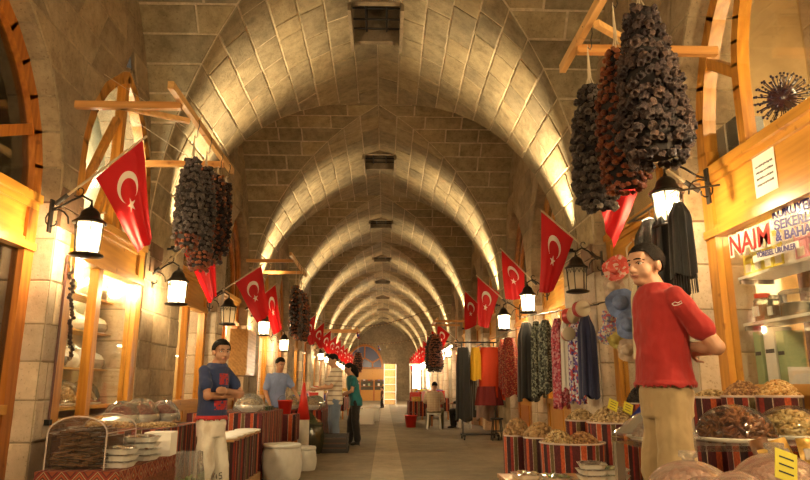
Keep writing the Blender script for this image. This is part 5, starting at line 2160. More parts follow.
MB().bar((2.55, p.y, p.z + .105), (XR, p.y, p.z + .115), .02).build('peg', 'pine_red', hc).matrix_parent_inverse = Matrix.Translation(hc.location).inverted()
garment(p, 0.13, 0.12, 0.75, 'cream_cloth', 'long cream scarf behind the boy\'s shoulder', seed=22, hook=0.1)
# black fringed scarves under the lit lantern
p = at_x(668, 215, 2.42)
hang_rail((2.36, p.y - 0.35, p.z + 0.12), (2.36, p.y + 0.75, p.z + 0.12), XR, 'short rail of black scarves under the lit lantern')
rz2 = p.z + 0.12
for i, (dy, ln, w_) in enumerate(((0.24, 0.80, 0.25), (-0.08, 0.74, 0.21), (-0.33, 0.60, 0.15))):
    c = (2.36, p.y + dy, rz2 - 0.11)
    garment(c, w_, w_ * 1.2, ln, 'black_cloth' if i else 'black_sequin', ['long black sequined scarf behind the boy\'s head', 'black sequined scarf beside the lit pier', 'short black scarf under the lantern'][i], seed=30 + i, group='black scarves under the lantern', hook=0.125)
    m = MB()
    for k in range(26):
        a = 2 * pi * k / 26
        x0, y0 = cos(a) * w_ * .55, sin(a) * w_ * .62
        m.tube([(x0, y0, 0), (x0 * 1.05, y0 * 1.05, -0.13)], 0.004, 3)
    o = m.build('scarf_fringe', 'red_sequin' if i == 0 else 'black_cloth', None)
    o.location = (2.36, p.y + dy, rz2 - 0.11 - ln)
    tag(o, 'thread fringe of a black scarf under the lantern', 'fringe', kind='stuff')

# ---------------------------------------------------------------- clothes stall farther along
D = 15.2
px = lambda u, v, d=D: at_y(u, v, d)
a = px(452, 345)
b = px(506, 345)
t = T('clothes_rack', 'wheeled black clothes rack carrying the orange dress', 'clothes rack', (px(480, 430).x, D, 0))
ox = px(480, 430).x
za = 2.16
wl_, wr_ = px(463, 430).x - ox, px(496, 430).x - ox
for x in (wl_, wr_):
    MB().tube([(x, 0, 0.1), (x, 0, za)], 0.016, 8).build('upright', 'black_plastic', t)
MB().tube([(wl_ - 0.15, 0, za), (wr_ + 0.08, 0, za)], 0.016, 8).build('rod', 'black_plastic', t)
MB().bbox((wl_ - .05, -0.03, 0.09), (wr_ + .05, 0.03, 0.13)).build('base_bar', 'black_plastic', t)
for x in (wl_, wr_):
    MB().bbox((x - .03, -0.3, 0.08), (x + .03, 0.3, 0.12)).build('foot', 'black_plastic', t)
    for y in (-.27, .27):
        m = MB()
        m.lathe([(0.04, -0.015), (0.04, 0.015)], 12)
        m.v = [(x + v[2], y + v[0], 0.041 + v[1]) for v in m.v]
        m.build('castor', 'black_plastic', t)
GD = 'clothes on the wheeled rack'
for i, (u, w_, v1, mt, lb, y) in enumerate(((491.5, .56, 399, 'orange_cloth', 'bright orange ruffled dress on the wheeled rack', -0.02), (475, .20, 380, 'yellow_cloth', 'yellow scarf beside the orange dress', -0.05), (463, .30, 420, 'black_cloth', 'long black dress on the wheeled rack', 0.02))):
    p = px(u, 347)
    bt = px(u, v1)
    garment((p.x, D + y, za - 0.115), w_, 0.2, za - .115 - bt.z, mt, lb, 'hanging_dress', 'dress', folds=6, flare=0.1, group=GD, seed=50 + i, shoulder=0.85, hook=0.125)
p = px(491.5, 390)
m = MB()
p.x -= 0.06
m.grid(lambda u, v: (p.x + cos(2 * pi * u) * 0.28 * (1.1 - .25 * v) * (1 + .12 * sin(2 * pi * u * 9)), D - 0.02 + sin(2 * pi * u) * 0.17 * (1 + .15 * sin(2 * pi * u * 9)), p.z - 0.34 + 0.42 * v), 60, 5)
o = m.build('dress_ruffle', 'darkred_cloth', None, True, False)
tag(o, 'dark red ruffled skirt hanging below the orange dress', 'skirt')
xw = px(508, 350).x
hang_rail((2.52, 13.0, 2.25), (2.52, 18.5, 2.25), XR, 'long rail of clothes along the wall behind the rack')
for i, (y, w_, h, mt, lb) in enumerate(((13.3, .26, 1.15, 'red_sequin', 'red sequined costume on the wall rail'), (13.75, .26, 1.0, 'red_sequin', 'dark red sequined costume behind the first'), (16.5, .4, 1.75, 'mauve_cloth', 'long mauve coat on the wall rail'), (17.0, .35, 1.6, 'grey_cloth', 'speckled grey coat on the wall rail'), (17.5, .4, 1.7, 'black_cloth', 'black coat on the wall rail'), (18.1, .4, 1.2, 'grey_cloth', 'folded grey shawl on the wall rail'))):
    garment((2.52, y, 2.13), w_, w_, h, mt, lb, 'hanging_coat', 'coat', folds=6, flare=.15, group='clothes on the wall rail', seed=60 + i, shoulder=.7, hook=0.13)
# black stool by the rack
p = at_z(493, 428, 0)
t = T('bar_stool', 'small black metal stool beside the clothes rack', 'stool', (px(497, 428, 14.9).x, 14.9, 0))
MB().lathe([(0.14, 0.44), (0.15, 0.46), (0.14, 0.48)], 18).build('seat', 'black_plastic', t, True)
for k in range(4):
    a = pi / 4 + k * pi / 2
    MB().tube([(cos(a) * .11, sin(a) * .11, .45), (cos(a) * .17, sin(a) * .17, 0)], 0.012, 6).build('leg', 'black_plastic', t)
MB().tube([(cos(a) * .14, sin(a) * .14, .2) for a in [2 * pi * i / 16 for i in range(17)]], 0.008, 5, False).build('foot_ring', 'black_plastic', t)
# ================================================================ lettered shop window
SGN = Matrix(((0, 0, -1, 0), (-1, 0, 0, 0), (0, 1, 0, 0), (0, 0, 0, 1)))
plain('sign_red', (0.55, 0.02, 0.015), 0.5)
plain('sign_blue', (0.05, 0.04, 0.28), 0.5)
plain('sign_white', (0.85, 0.83, 0.80), 0.5)
xs = NAIM_X - 0.012
sg = T('window_lettering', 'shop window sign with red and blue letters', 'sign', (xs, NAIM_Y, 1.9))


def put(s, u0, v0, u1, v1, size, mat, outline=0.008, dx=0.0):
    """baseline from pixel (u0,v0) to (u1,v1) on the pane"""
    a, b = at_x(u0, v0, xs), at_x(u1, v1, xs)
    d = (b - a)
    ang = math.atan2(d.z, -d.y)
    base = Matrix.Translation(Vector((dx, a.y - NAIM_Y, a.z - 1.9))) @ SGN @ Matrix.Rotation(ang, 4, 'Z')
    o = text(s, size, mat, sg, base @ Matrix.Translation((0, 0, 0.004)), name='lettering', bold=0.003 if size > .09 else 0.0005)
    wd = max(0.01, max(v.co.x for v in o.data.vertices))
    k = d.length / wd
    o.matrix_local = base @ Matrix.Translation((0, 0, 0.004)) @ Matrix.Diagonal((k, 1, 1, 1))
    w_ = text(s, size, 'sign_white', sg, base @ Matrix.Diagonal((k, 1, 1, 1)), name='letter_backing', bold=outline)
    return o


put('NAIM', 730.5, 256, 771, 243.5, 0.235, 'sign_red', 0.02)
put('KURUYEMİŞ', 772.5, 219, 828, 203, 0.105, 'sign_blue')
put('ŞEKERLEME', 774.5, 230.5, 832, 214.5, 0.10, 'sign_blue')
put('& BAHARAT', 776.5, 241.5, 834, 227, 0.098, 'sign_blue')
a, b = at_x(755, 258, xs), at_x(799, 247, xs)
MB().bbox((-0.001, b.y - NAIM_Y - 0.0, a.z - 1.9 - 0.035), (0.002, a.y - NAIM_Y + 0.03, b.z - 1.9 + 0.05)).build('white_strip', 'sign_white', sg)
put('YÖRESEL ÜRÜNLER', 757.5, 258, 797, 248.5, 0.062, 'sign_blue', 0.002, -0.002)
# notice on the board
xb_ = NAIM_X - 0.035
a, b = at_x(753, 168, xb_), at_x(778, 183, xb_)
nt = T('paper_notice', 'white paper notice pinned to the pine board', 'notice', (xb_, (a.y + b.y) / 2, 2.78))
hw_ = abs(a.y - b.y) / 2
MB().add([(0, hw_, -0.17), (0, -hw_, -0.17), (-0.0, -hw_, 0.17), (0, hw_, 0.17)], [(0, 1, 2, 3)]).build('sheet', 'paper_white', nt, False, False)
MB().bbox((-0.002, -hw_, -0.17), (-0.0005, hw_, 0.17)).build('sheet_face', 'paper_white', nt)
q = random.Random(3)
for r_ in range(4):
    y = hw_ * 0.75
    while y > -hw_ * 0.75:
        w_ = q.uniform(0.006, 0.012)
        MB().bbox((-0.004, y - w_, 0.06 - 0.05 * r_ + q.uniform(0, .006)), (-0.002, y, 0.074 - 0.05 * r_ + q.uniform(0, .006))).build('ink_mark', 'ink', nt)
        y -= w_ + 0.006
# shelves and goods behind the pane
clear('jar_glass', (0.9, 0.95, 0.92), 0.3, 0.05, milky=0.1)
plain('box_yellow', (0.72, 0.62, 0.08), 0.5)
plain('box_pink', (0.75, 0.35, 0.48), 0.5)
plain('box_white', (0.78, 0.76, 0.72), 0.5)
plain('box_green', (0.30, 0.42, 0.22), 0.5)
plain('lid_red', (0.6, 0.07, 0.03), 0.4)
plain('brown_curtain', (0.07, 0.035, 0.02), 0.9, var=0.4, scale=6)
XI = NAIM_X + 0.10
for i, (z, dpt) in enumerate(((2.07, .30), (1.67, .30))):
    t = T('glass_shelf', ['upper white shelf behind the lettered pane', 'lower white shelf behind the lettered pane'][i], 'shelf', (XI, 4.25, z))
    MB().bbox((0, -1.3, -0.012), (dpt, 1.28, 0.012)).build('board', 'white', t)
    for y in (-1.25, 1.25, 0):
        MB().bbox((0.0, y - .01, -0.05), (dpt, y + .01, -0.012)).build('bracket', 'tin', t)
y = 5.42
i = 0
while y > 3.3:
    w_ = 0.145
    for j in range(2):
        mt = 'box_yellow' if y > 4.95 else ('box_pink' if y < 4.78 else 'box_white')
        t = T('sweet_box', {'box_yellow': 'yellow sweet box behind the lettered pane', 'box_pink': 'pink and white sweet box behind the lettered pane', 'box_white': 'white sweet box between yellow and pink boxes'}[mt], 'box', (XI + 0.13, y, 2.082 + j * 0.152), group='sweet boxes on the upper shelf')
        MB().bbox((-0.09, -w_ / 2 + .004, 0), (0.09, w_ / 2 - .004, 0.148)).build('carton', mt, t)
        MB().bbox((-0.092, -w_ / 2 + .03, 0.03), (-0.09, w_ / 2 - .03, 0.10)).build('label', 'box_white', t)
    y -= w_
    i += 1


def jar(c, r, h, label, lid='lid_red', fill='red_spice'):
    t = T('glass_jar', label, 'jar', c, group='jars and tins on the lower shelf')
    MB().lathe([(r * .9, 0.0), (r, 0.01), (r, h * .75), (r * .8, h * .84)], 18).build('glass', 'jar_glass', t, True)
    MB().lathe([(r * .85, 0.004), (r * .93, h * .6)], 14).build('contents', fill, t, True)
    MB().lathe([(r * .84, h * .84), (r * .84, h), (0.001, h)], 18, cap=False).build('lid', lid, t, True)
    MB().bbox((-r - .003, -r * .5, h * .2), (-r * 0.88, r * .5, h * .55)).build('label_patch', 'box_white', t)


jar((XI + .12, 5.40, 1.683), 0.075, 0.24, 'glass jar with red lid on the lower shelf', 'lid_red', 'golden_snack')
jar((XI + .12, 5.22, 1.683), 0.06, 0.20, 'glass jar with steel lid on the lower shelf', 'tin', 'dried_fig')
t = T('cake_tin', 'round clear and steel tin on the lower shelf', 'tin', (XI + .15, 4.92, 1.683))
MB().lathe([(0.16, 0.0), (0.165, 0.005), (0.165, 0.09), (0.17, 0.092), (0.17, 0.10)], 28).build('base', 'tin', t, True)
MB().lathe([(0.165, 0.10), (0.165, 0.19), (0.15, 0.2), (0.001, 0.2)], 28, cap=False).build('cover', 'clear_plastic', t, True)
t = T('scale', 'dark shop scale with pale display on the lower shelf', 'scale', (XI + .15, 4.55, 1.683))
MB().bbox((-0.12, -.12, 0), (.12, .12, .06)).build('base', 'black_plastic', t)
MB().bbox((.02, -.10, .06), (.08, .10, .26)).build('column', 'black_plastic', t)
MB().bbox((.012, -.08, .15), (.02, .08, .23)).build('display', 'box_white', t)
MB().bbox((-0.13, -.13, .06), (.0, .13, .075)).build('pan', 'tin', t)
for i, (y, w_, h, mt) in enumerate(((5.42, .10, .44, 'box_green'), (5.25, .14, .46, 'box_white'), (5.10, .10, .42, 'box_green'))):
    t = T('tall_box', ['tall green box nearest the window post', 'tall white box beside the green ones', 'tall green box beside the carton of nuts'][i], 'box', (XI + 0.12, y, 1.165))
    MB().bbox((-0.08, -w_ / 2, 0), (0.08, w_ / 2, h)).build('carton', mt, t)
    MB().bbox((-0.082, -w_ / 2 + .01, h * .55), (-0.08, w_ / 2 - .01, h * .62)).build('band', 'ink', t)
t = T('nut_carton', 'open white carton of nuts on the window sill', 'carton', (XI + 0.16, 4.68, 1.17), rz=0.05)
for s in (-1, 1):
    MB().bbox((-0.15, s * .30, 0), (0.15, s * .29, 0.13)).build('side', 'box_white', t)
    MB().bbox((s * .15, -.29, 0), (s * .14, .29, 0.10 if s < 0 else 0.2)).build('side', 'box_white', t)
MB().bbox((-0.14, -.29, 0), (0.14, .29, 0.02)).build('bottom', 'box_white', t)
heap((XI + .16, 4.68, 1.24), 0.12, 0.26, 0.05, 0.012, 'nut', 'hazelnut_shell', 'hazelnut_heap', 'hazelnuts in the open white carton', seed=140)
t = T('shop_curtain', 'dark brown curtain widened to darken the shop behind the sill goods', 'curtain', (XI + 0.52, 4.15, 1.15))  # curtain widened into a dark back panel to darken the lower shop
m = MB()
m.grid(lambda u, v: (0.03 * sin(u * 60), (u - .5) * 2.7, v * 1.5 - 0.2), 80, 2)
m.build('cloth', 'brown_curtain', t, True, False)
MB().tube([(0, -1.35, 1.3), (0, 1.35, 1.3)], .01, 6).build('rod', 'tin', t)
# upper window: spiky ornament and a grey box
oc = at_x(782, 98, NAIM_X + 0.10)
plain('urchin_core', (0.05, 0.005, 0.02), 0.35)
plain('urchin_spike', (0.03, 0.02, 0.05), 0.3)
t = T('spiky_ornament', 'dark purple spiky ball ornament in the arched window', 'ornament', oc)
ro_ = 0.20
MB().ball((0, 0, 0), 0.105, 14, 10).build('core', 'urchin_core', t, True)
n = 110
for i in range(n):
    zz = 1 - 2 * (i + .5) / n
    a = i * 2.39996
    rr = sqrt(1 - zz * zz)
    d = Vector((cos(a) * rr, sin(a) * rr, zz))
    m = MB()
    m.tube([d * 0.07, d * (ro_ - 0.02)], 0.004, 4)
    m.ball(d * (ro_ - 0.008), 0.011, 6, 4)
    m.build('spike', 'urchin_spike', t, True)
MB().tube([(0, 0, -ro_ - 0.005), (0, 0, 3.075 - oc.z)], 0.02, 8).build('stand', 'urchin_core', t)
plain('speaker_grey', (0.10, 0.10, 0.09), 0.5)
a = at_x(733, 165, NAIM_X + 0.03)
t = T('speaker_box', 'dark grey box with pale edge on the window ledge', 'box', (NAIM_X + 0.14, a.y + 0.06, 3.082))
MB().bbox((-0.10, -0.17, 0), (0.14, 0.17, 0.36)).build('case', 'speaker_grey', t)
MB().bbox((-0.104, 0.0, 0.0), (-0.098, 0.025, 0.36)).build('edge_strip', 'white', t)

# ================================================================ shelves of white bowls
BX = XL - 0.07
for i, z in enumerate((1.36, 1.78, 2.18)):
    t = T('wall_shelf', ['lowest shelf of white bundles in the lit shop', 'middle shelf of white bundles in the lit shop', 'top shelf of white bundles in the lit shop'][i], 'shelf', (BX - 0.57, 7.37, z))
    MB().bbox((0, -0.92, -0.02), (0.30, 0.92, 0.0)).build('board', 'pine_pale', t)
    for y in (-.85, 0, .85):
        MB().bbox((0, y - .02, -.36), (0.03, y + .02, -.02)).build('upright', 'pine_red', t)
    for j in range(6):
        y = 7.30 - 0.74 + j * 0.295 + rnd.uniform(-.03, .03)
        r = rnd.uniform(.125, .15)
        t = T('wrapped_bundle', 'white wrapped bundle, %s from the pier on the %s lit shelf' % (ORD[j], ('lowest', 'middle', 'top')[i]), 'bundle', (BX - 0.37, y, z), group='white bundles on the lit shelves')
        MB().lathe([(0.001, 0), (r * .8, 0.0), (r, 0.05), (r * .97, .10), (r * .72, .16), (r * .3, .19), (r * .14, .2), (r * .2, .225), (0.001, .23)], 16, cap=False).build('wrap', 'white', t, True)
        MB().lathe([(r * .84, .01), (r * 1.03, .055), (r * 1.03, .08), (r * .97, .11)], 16, cap=False).build('band', ('foam_white', 'cream_cloth', 'tin')[j % 3], t, True)
for i, (y, r) in enumerate(((6.75, .19), (7.2, .2), (7.66, .2))):
    dome((BX - 0.28, y, 0.972), r, 0.24, ['clear dome of golden snacks inside the lit window by the pier', 'clear dome of golden snacks inside the lit window, middle', 'clear dome of golden snacks inside the lit window by the door'][i], ('snack_heap', ['golden snacks under the dome by the pier', 'golden snacks under the middle window dome', 'golden snacks under the dome by the door'][i], 'snacks'), 'golden_snack', False, 150 + i, 'nut', 0.014)
t = T('window_bench', 'pine display bench inside the lit shop window', 'bench', (BX - 0.3, 7.37, 0))
MB().bbox((-0.26, -0.9, 0.92), (0.24, 0.9, 0.955)).build('top', 'pine_pale', t)
for sx in (-.24, .2):
    for sy in (-.86, .82):
        MB().bbox((sx, sy, 0), (sx + .04, sy + .04, .92)).build('leg', 'pine_pale', t)
# ================================================================ far stalls, tube lights, cords, end shop
for i in range(10):
    y = 21.0 + i * 2.1
    t = T('tube_lamp', ORD[i] + ' glowing tube lamp beyond the seated man', 'lamp', (2.12, y, 2.42), group='tube lamps along the far shops')
    m = MB()
    m.tube([(0, 0, 0), (0, 1.5, 0)], 0.022, 8)
    m.build('tube', 'tube_light', t, True)
    MB().bbox((-0.03, -0.03, 0.025), (0.03, 1.53, 0.06)).build('holder', 'white', t)
    MB().tube([(0, 0.75, 0.05), (XR - 2.13, 0.75, 0.20)], 0.012, 6).build('arm', 'iron', t)
q = random.Random(77)
GI = 'small goods on the far stalls'
IT = ['box_yellow', 'box_pink', 'box_white', 'red_plastic', 'packet_gold', 'box_green', 'blue_plastic', 'foam_white', 'dried_fig']
IN = dict(box_yellow='yellow', box_pink='pink', box_white='white', red_plastic='red', packet_gold='gold', box_green='green', blue_plastic='blue', foam_white='pale', dried_fig='brown')
for i, (x0, x1, y0, y1, h, lb) in enumerate(((0.75, 1.45, 20.2, 22.2, .72, 'stall table just beyond the seated man'), (1.3, 2.3, 24.0, 26.5, .75, 'stall table under the tube lamps'), (1.4, 2.4, 29.0, 33.0, .8, 'long stall table under the far tube lamps'), (1.5, 2.4, 36, 41, .8, 'last stall table under the tube lamps'),
                                             (-2.6, -1.6, 17.5, 20.5, .75, 'stall table beyond the woman in teal'), (-2.6, -1.5, 24.5, 28, .75, 'stall table near the white cartons'), (-2.7, -1.7, 32, 38, .8, 'long stall table toward the fanlight'))):
    table('stall_table', (x0, y0, 0), (x1, y1, h), lb, 'crate_wood', cloth=(('kilim', 'kilim_b')[i % 2], h * .6, 2.0))
    n = int((y1 - y0) / 0.42)
    for k in range(n):
        for j in range(2):
            mt = q.choice(IT)
            w_, hh = q.uniform(.10, .17), q.uniform(.08, .30)
            o = MB().bbox((-w_, -w_ * .8, 0), (w_, w_ * .8, hh * .85)).bbox((-w_ * 1.04, -w_ * .85, hh * .85), (w_ * 1.04, w_ * .85, hh)).build('goods_box', mt, None)
            o.location = (lerp(x0, x1, .28 + .44 * j), y0 + .22 + k * .42, h + 0.006)
            o.rotation_euler = (0, 0, q.uniform(-.12, .12))
            tag(o, '%s lidded goods box on the %s' % (IN[mt], lb), 'box', GI)
# red stool at the edge of the nearest far stall
t = T('plastic_bin', 'small red plastic bin before the seated man\'s table', 'bin', (at_y(411, 415, 19.6).x, 19.7, 0))
MB().lathe([(0.14, 0), (0.18, .32), (.19, .32), (.19, .34), (.16, .34), (.13, .03)], 16).build('body', 'red_plastic', t, True)
MB().tube([(cos(a) * .18, 0, .33 + sin(a) * .1) for a in [pi * i / 8 for i in range(9)]], .006, 5).build('handle', 'hook_steel', t)
# lit display cabinet far on the right
pc = at_y(416.5, 380, 42.5)
t = T('lit_cabinet', 'tall white lit display cabinet far along the aisle', 'cabinet', (pc.x, 42.5, 0))
MB().bbox((-.42, -.3, 0), (.42, .3, .6)).build('base', 'white', t)
MB().bbox((-.22, -.28, .6), (.22, .3, 2.5)).build('glowing_case', 'tube_light', t)
for x in (-.42, .42):
    MB().bbox((x - .03, -.32, .6), (x + .03, -.26, 2.5)).build('post', 'white', t)
MB().bbox((-.46, -.33, 2.5), (.46, .32, 2.62)).build('top', 'white', t)
pc = at_y(390, 388, 46)
t = T('lit_showcase', 'pale shelved showcase beside the end shop', 'showcase', (pc.x, 46, 0))
MB().bbox((-.40, -.2, 0), (.40, .3, 2.7)).build('back', 'pine_pale', t)
for k in range(5):
    MB().bbox((-.38, -.45, .3 + .5 * k), (.38, -.2, .34 + .5 * k)).build('shelf', 'white', t)
for x in (-.40, .40):
    MB().bbox((x - .02, -.46, 0), (x + .02, -.2, 2.7)).build('side', 'white', t)
lamp('showcase_lamp', 'POINT', (pc.x, 45.1, 2.6), 5, WARM2, 0.1)
# end shop in front of the end wall
ze = at_y(366, 369, YEND - 0.5).z
t = T('door_1', 'pine shop front closing the far end under the fanlight', 'shop front', (at_y(368, 400, YEND - .4).x, YEND - .4, 0), kind='structure')
MB().bbox((-1.9, 0, ze - .9), (1.9, .1, ze)).build('sign_board', 'pine_h', t)
MB().bbox((-1.9, 0, 0), (1.9, .1, .9)).build('panel', 'pine_h', t)
for x in (-1.9, -.7, .5, 1.9):
    MB().bbox((x - .07, -.04, 0), (x + .07, .1, ze - .9)).build('post', 'pine_red', t)
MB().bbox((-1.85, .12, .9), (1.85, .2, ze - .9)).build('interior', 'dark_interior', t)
for k in range(4):
    MB().bbox((-1.85, .02, 1.2 + k * .45), (1.85, .12, 1.24 + k * .45)).build('shelf', 'pine_red', t)
for k in range(26):
    x = -1.7 + (k % 9) * .42
    z = 1.24 + (k // 9) * .45
    MB().bbox((x, .03, z), (x + .18, .11, z + q.uniform(.12, .3))).build('jar', q.choice(IT), t)
lamp('end_lamp', 'POINT', (0, YEND - 2.5, 2.8), 34, WARM2, 0.15)
lamp('end_lamp', 'POINT', (-1.6, YEND - 6.5, 3.0), 50, WARM2, 0.15)


# sagging light cords across the aisle
def cord(pts, d, label, red=None):
    P = [at_y(u, v, d) for u, v in pts]
    t = T('light_cord', label, 'light cord', P[0])
    pp = []
    for i in range(len(P) - 1):
        for k in range(8):
            pp.append(P[i].lerp(P[i + 1], k / 8) - P[0])
    pp.append(P[-1] - P[0])
    MB().tube(pp, 0.012, 5).build('cord', 'rust_pipe', t)
    m = MB()
    for k in range(0, len(pp), 1):
        m.ball(pp[k] - Vector((0, 0, .03)), (.018, .018, .03), 6, 4)
    m.build('bulbs', 'golden_snack', t)['kind'] = 'stuff'
    return t


dl_ = 17.2
lx0 = at_x(313, 318, XL).y
cord(((312, 318), (335, 325), (360, 327), (385, 324), (410, 317), (436, 307), (463, 293)), at_x(313, 318, XL).y * 0.98, 'upper light cord sagging across the aisle')
cord(((334, 338), (355, 343), (378, 344), (400, 342), (425, 336), (437, 330)), at_x(334, 338, XL).y * 0.98, 'lower light cord sagging across the aisle')
# hanging red trinkets
for i, (u, v, d) in enumerate(((358, 334, at_x(313, 318, XL).y * 0.98), (379, 347, at_x(334, 338, XL).y * 0.98))):
    p = at_y(u, v, d)
    t = T('paper_ornament', ['red paper ornament hanging from the upper cord', 'red and blue ornament hanging from the lower cord'][i], 'ornament', p)
    for k in range(3):
        MB().lathe([(0.002, -.09), (.05 + .015 * k, -.03), (.002, .03)], 8, (0.03 * (k - 1), 0, -.09 * k + .06)).build('bead', 'drum_red' if (k + i) % 2 == 0 else 'sign_blue', t)
    MB().tube([(0, 0, .05), (0, 0, at_y(u, 326 if i == 0 else 343.5, d).z - p.z)], .006, 4).build('thread', 'string', t)
# thin wires from the wall to the left bracket rail
for i, (a, b) in enumerate((((104, 74), (186, 128)), ((134, 120), (205, 168)))):
    A, B = at_x(a[0], a[1], XL), at_x(b[0], b[1], xr)
    t = T('stay_wire', ['thin stay wire from the window arch to the bracket', 'lower thin stay wire to the bracket rail'][i], 'wire', A)
    MB().tube([(0, 0, 0), B - A], 0.003, 4).build('wire', 'string', t)
# ================================================================ people
from mathutils.bvhtree import BVHTree


def fuse(mb, voxel, smooth=4, name='body', wrinkle=0.0, wf=(9, 9, 16)):
    me = mb.mesh(name)
    o = bpy.data.objects.new('tmp', me)
    COL.objects.link(o)
    r = o.modifiers.new('r', 'REMESH')
    r.mode = 'VOXEL'
    r.voxel_size = voxel
    s = o.modifiers.new('s', 'SMOOTH')
    s.factor = 0.5
    s.iterations = smooth
    dg = bpy.context.evaluated_depsgraph_get()
    dg.update()
    out = bpy.data.meshes.new_from_object(o.evaluated_get(dg))
    bpy.data.objects.remove(o)
    bpy.data.meshes.remove(me)
    out.name = name
    if wrinkle > 0:
        ns = [v.normal.copy() for v in out.vertices]
        zmin = min(v.co.z for v in out.vertices)
        for v, nn in zip(out.vertices, ns):
            c = v.co
            k = noise.noise(Vector((c.x * wf[0] + c.z * 5, c.y * wf[1] - c.z * 4, c.z * wf[2] * .6)))
            k2 = noise.noise(Vector((c.x * wf[0] * 2.1 - c.z * 11, c.y * wf[1] * 2.1, c.z * wf[2] + 7)))
            v.co = c + nn * wrinkle * min(1, max(0, (c.z - zmin - .012) / .05)) * (k * abs(k) * 2.2 + k2 * 0.55)
    out.polygons.foreach_set('use_smooth', [True] * len(out.polygons))
    return out


def rings(mb, rs, n=20):
    """rs: list of (centre Vector, rx, ry, yaw) stacked upward"""
    vs = []
    for c, rx, ry, yw in rs:
        ro = rotz(yw)
        for k in range(n):
            a = 2 * pi * k / n
            ca, sa = cos(a), sin(a)
            # slightly squared ellipse
            p = ro @ Vector((rx * (abs(ca) ** 0.85) * (1 if ca > 0 else -1), ry * (abs(sa) ** 0.9) * (1 if sa > 0 else -1), 0))
            vs.append(c + p)
    fs = []
    for i in range(len(rs) - 1):
        for k in range(n):
            k2 = (k + 1) % n
            fs.append((i * n + k, i * n + k2, (i + 1) * n + k2, (i + 1) * n + k))
    fs.append(tuple(range(n - 1, -1, -1)))
    fs.append(tuple((len(rs) - 1) * n + k for k in range(n)))
    mb.add(vs, fs)


def limb(mb, pts, rad, n=12, sub=3):
    """smooth tapered limb through pts"""
    P = [Vector(p) for p in pts]
    q, r = [], []
    for i in range(len(P) - 1):
        for j in range(sub):
            t = j / sub
            q.append(P[i].lerp(P[i + 1], t))
            r.append(lerp(rad[i], rad[i + 1], t))
    q.append(P[-1])
    r.append(rad[-1])
    mb.tube(q, r, n)
    mb.ball(P[0], rad[0] * 1.0, 10, 8)
    mb.ball(P[-1], rad[-1] * 1.0, 10, 8)
    for i in range(1, len(P) - 1):
        mb.ball(P[i], rad[i] * 1.02, 10, 8)


def hand(mb, wrist, d, nrm, side, s, curl=0.6):
    """d: direction of the hand, nrm: palm normal, side: thumb direction sign along cross"""
    d = Vector(d).normalized()
    nrm = Vector(nrm)
    nrm = (nrm - d * nrm.dot(d)).normalized()
    ac = d.cross(nrm) * side
    w = Vector(wrist)
    ro = Matrix((ac, d, nrm)).transposed()
    mb.ball(w + d * 0.045 * s, (0.036 * s, 0.05 * s, 0.016 * s), 10, 8, ro)
    for k, (off, ln) in enumerate(((0.027, 0.068), (0.009, 0.076), (-0.009, 0.070), (-0.026, 0.055))):
        b = w + d * 0.082 * s + ac * off * s
        p1 = b + (d * cos(curl * .6) + nrm * sin(curl * .6)) * ln * 0.42 * s
        p2 = p1 + (d * cos(curl * 1.6) + nrm * sin(curl * 1.6)) * ln * 0.33 * s
        p3 = p2 + (d * cos(curl * 2.4) + nrm * sin(curl * 2.4)) * ln * 0.25 * s
        mb.tube([b - d * 0.02 * s, b, p1, p2, p3], [0.010 * s, 0.010 * s, 0.0092 * s, 0.0082 * s, 0.0065 * s], 7)
        mb.ball(p3, 0.0065 * s, 6, 5)
    b = w + d * 0.025 * s + ac * 0.032 * s
    p1 = b + (d * 0.6 + ac * 0.7 + nrm * 0.3).normalized() * 0.035 * s
    p2 = p1 + (d * 0.8 + ac * 0.2 + nrm * 0.5).normalized() * 0.03 * s
    mb.tube([b, p1, p2], [0.012 * s, 0.011 * s, 0.008 * s], 7)
    mb.ball(p2, 0.008 * s, 6, 5)


def skinmat(name, c):
    def fn(m):
        t = NT(m)
        t.rough(0.5)
        f = t.noise(t.coords(), 25, 3)
        t.col(t.ramp(f, [(0.3, tuple(x * 0.9 for x in c)), (0.7, c)]))
        t.b.inputs['Subsurface Weight'].default_value = 0.08
        t.b.inputs['Subsurface Radius'].default_value = (0.02, 0.008, 0.004)
    mdef(name, fn)


def hairmat(name, c):
    def fn(m):
        t = NT(m)
        t.rough(0.65)
        t.b.inputs['Specular IOR Level'].default_value = 0.15
        v = t.coords('Object', (60, 60, 14))
        f = t.noise(v, 4, 3)
        t.col(t.ramp(f, [(0.3, tuple(x * 0.5 for x in c)), (0.7, tuple(x * 1.2 for x in c))]))
        t.bump(f, 0.7, 0.01)
    mdef(name, fn)


def clothmat(name, c, scale=12, bump=0.5, extra=None):
    def fn(m):
        t = NT(m)
        t.rough(0.9)
        v = t.coords('Object', (1, 1, 0.55))
        f = t.noise(v, scale, 4)
        base = t.ramp(f, [(0.25, tuple(x * 0.85 for x in c)), (0.75, tuple(min(1, x * 1.08) for x in c))])
        if extra:
            base = extra(t, base)
        t.col(base)
        t.bump(t.noise(v, scale * 0.6, 3), bump, 0.05)
        t.b.inputs['Sheen Weight'].default_value = 0.15
    mdef(name, fn)


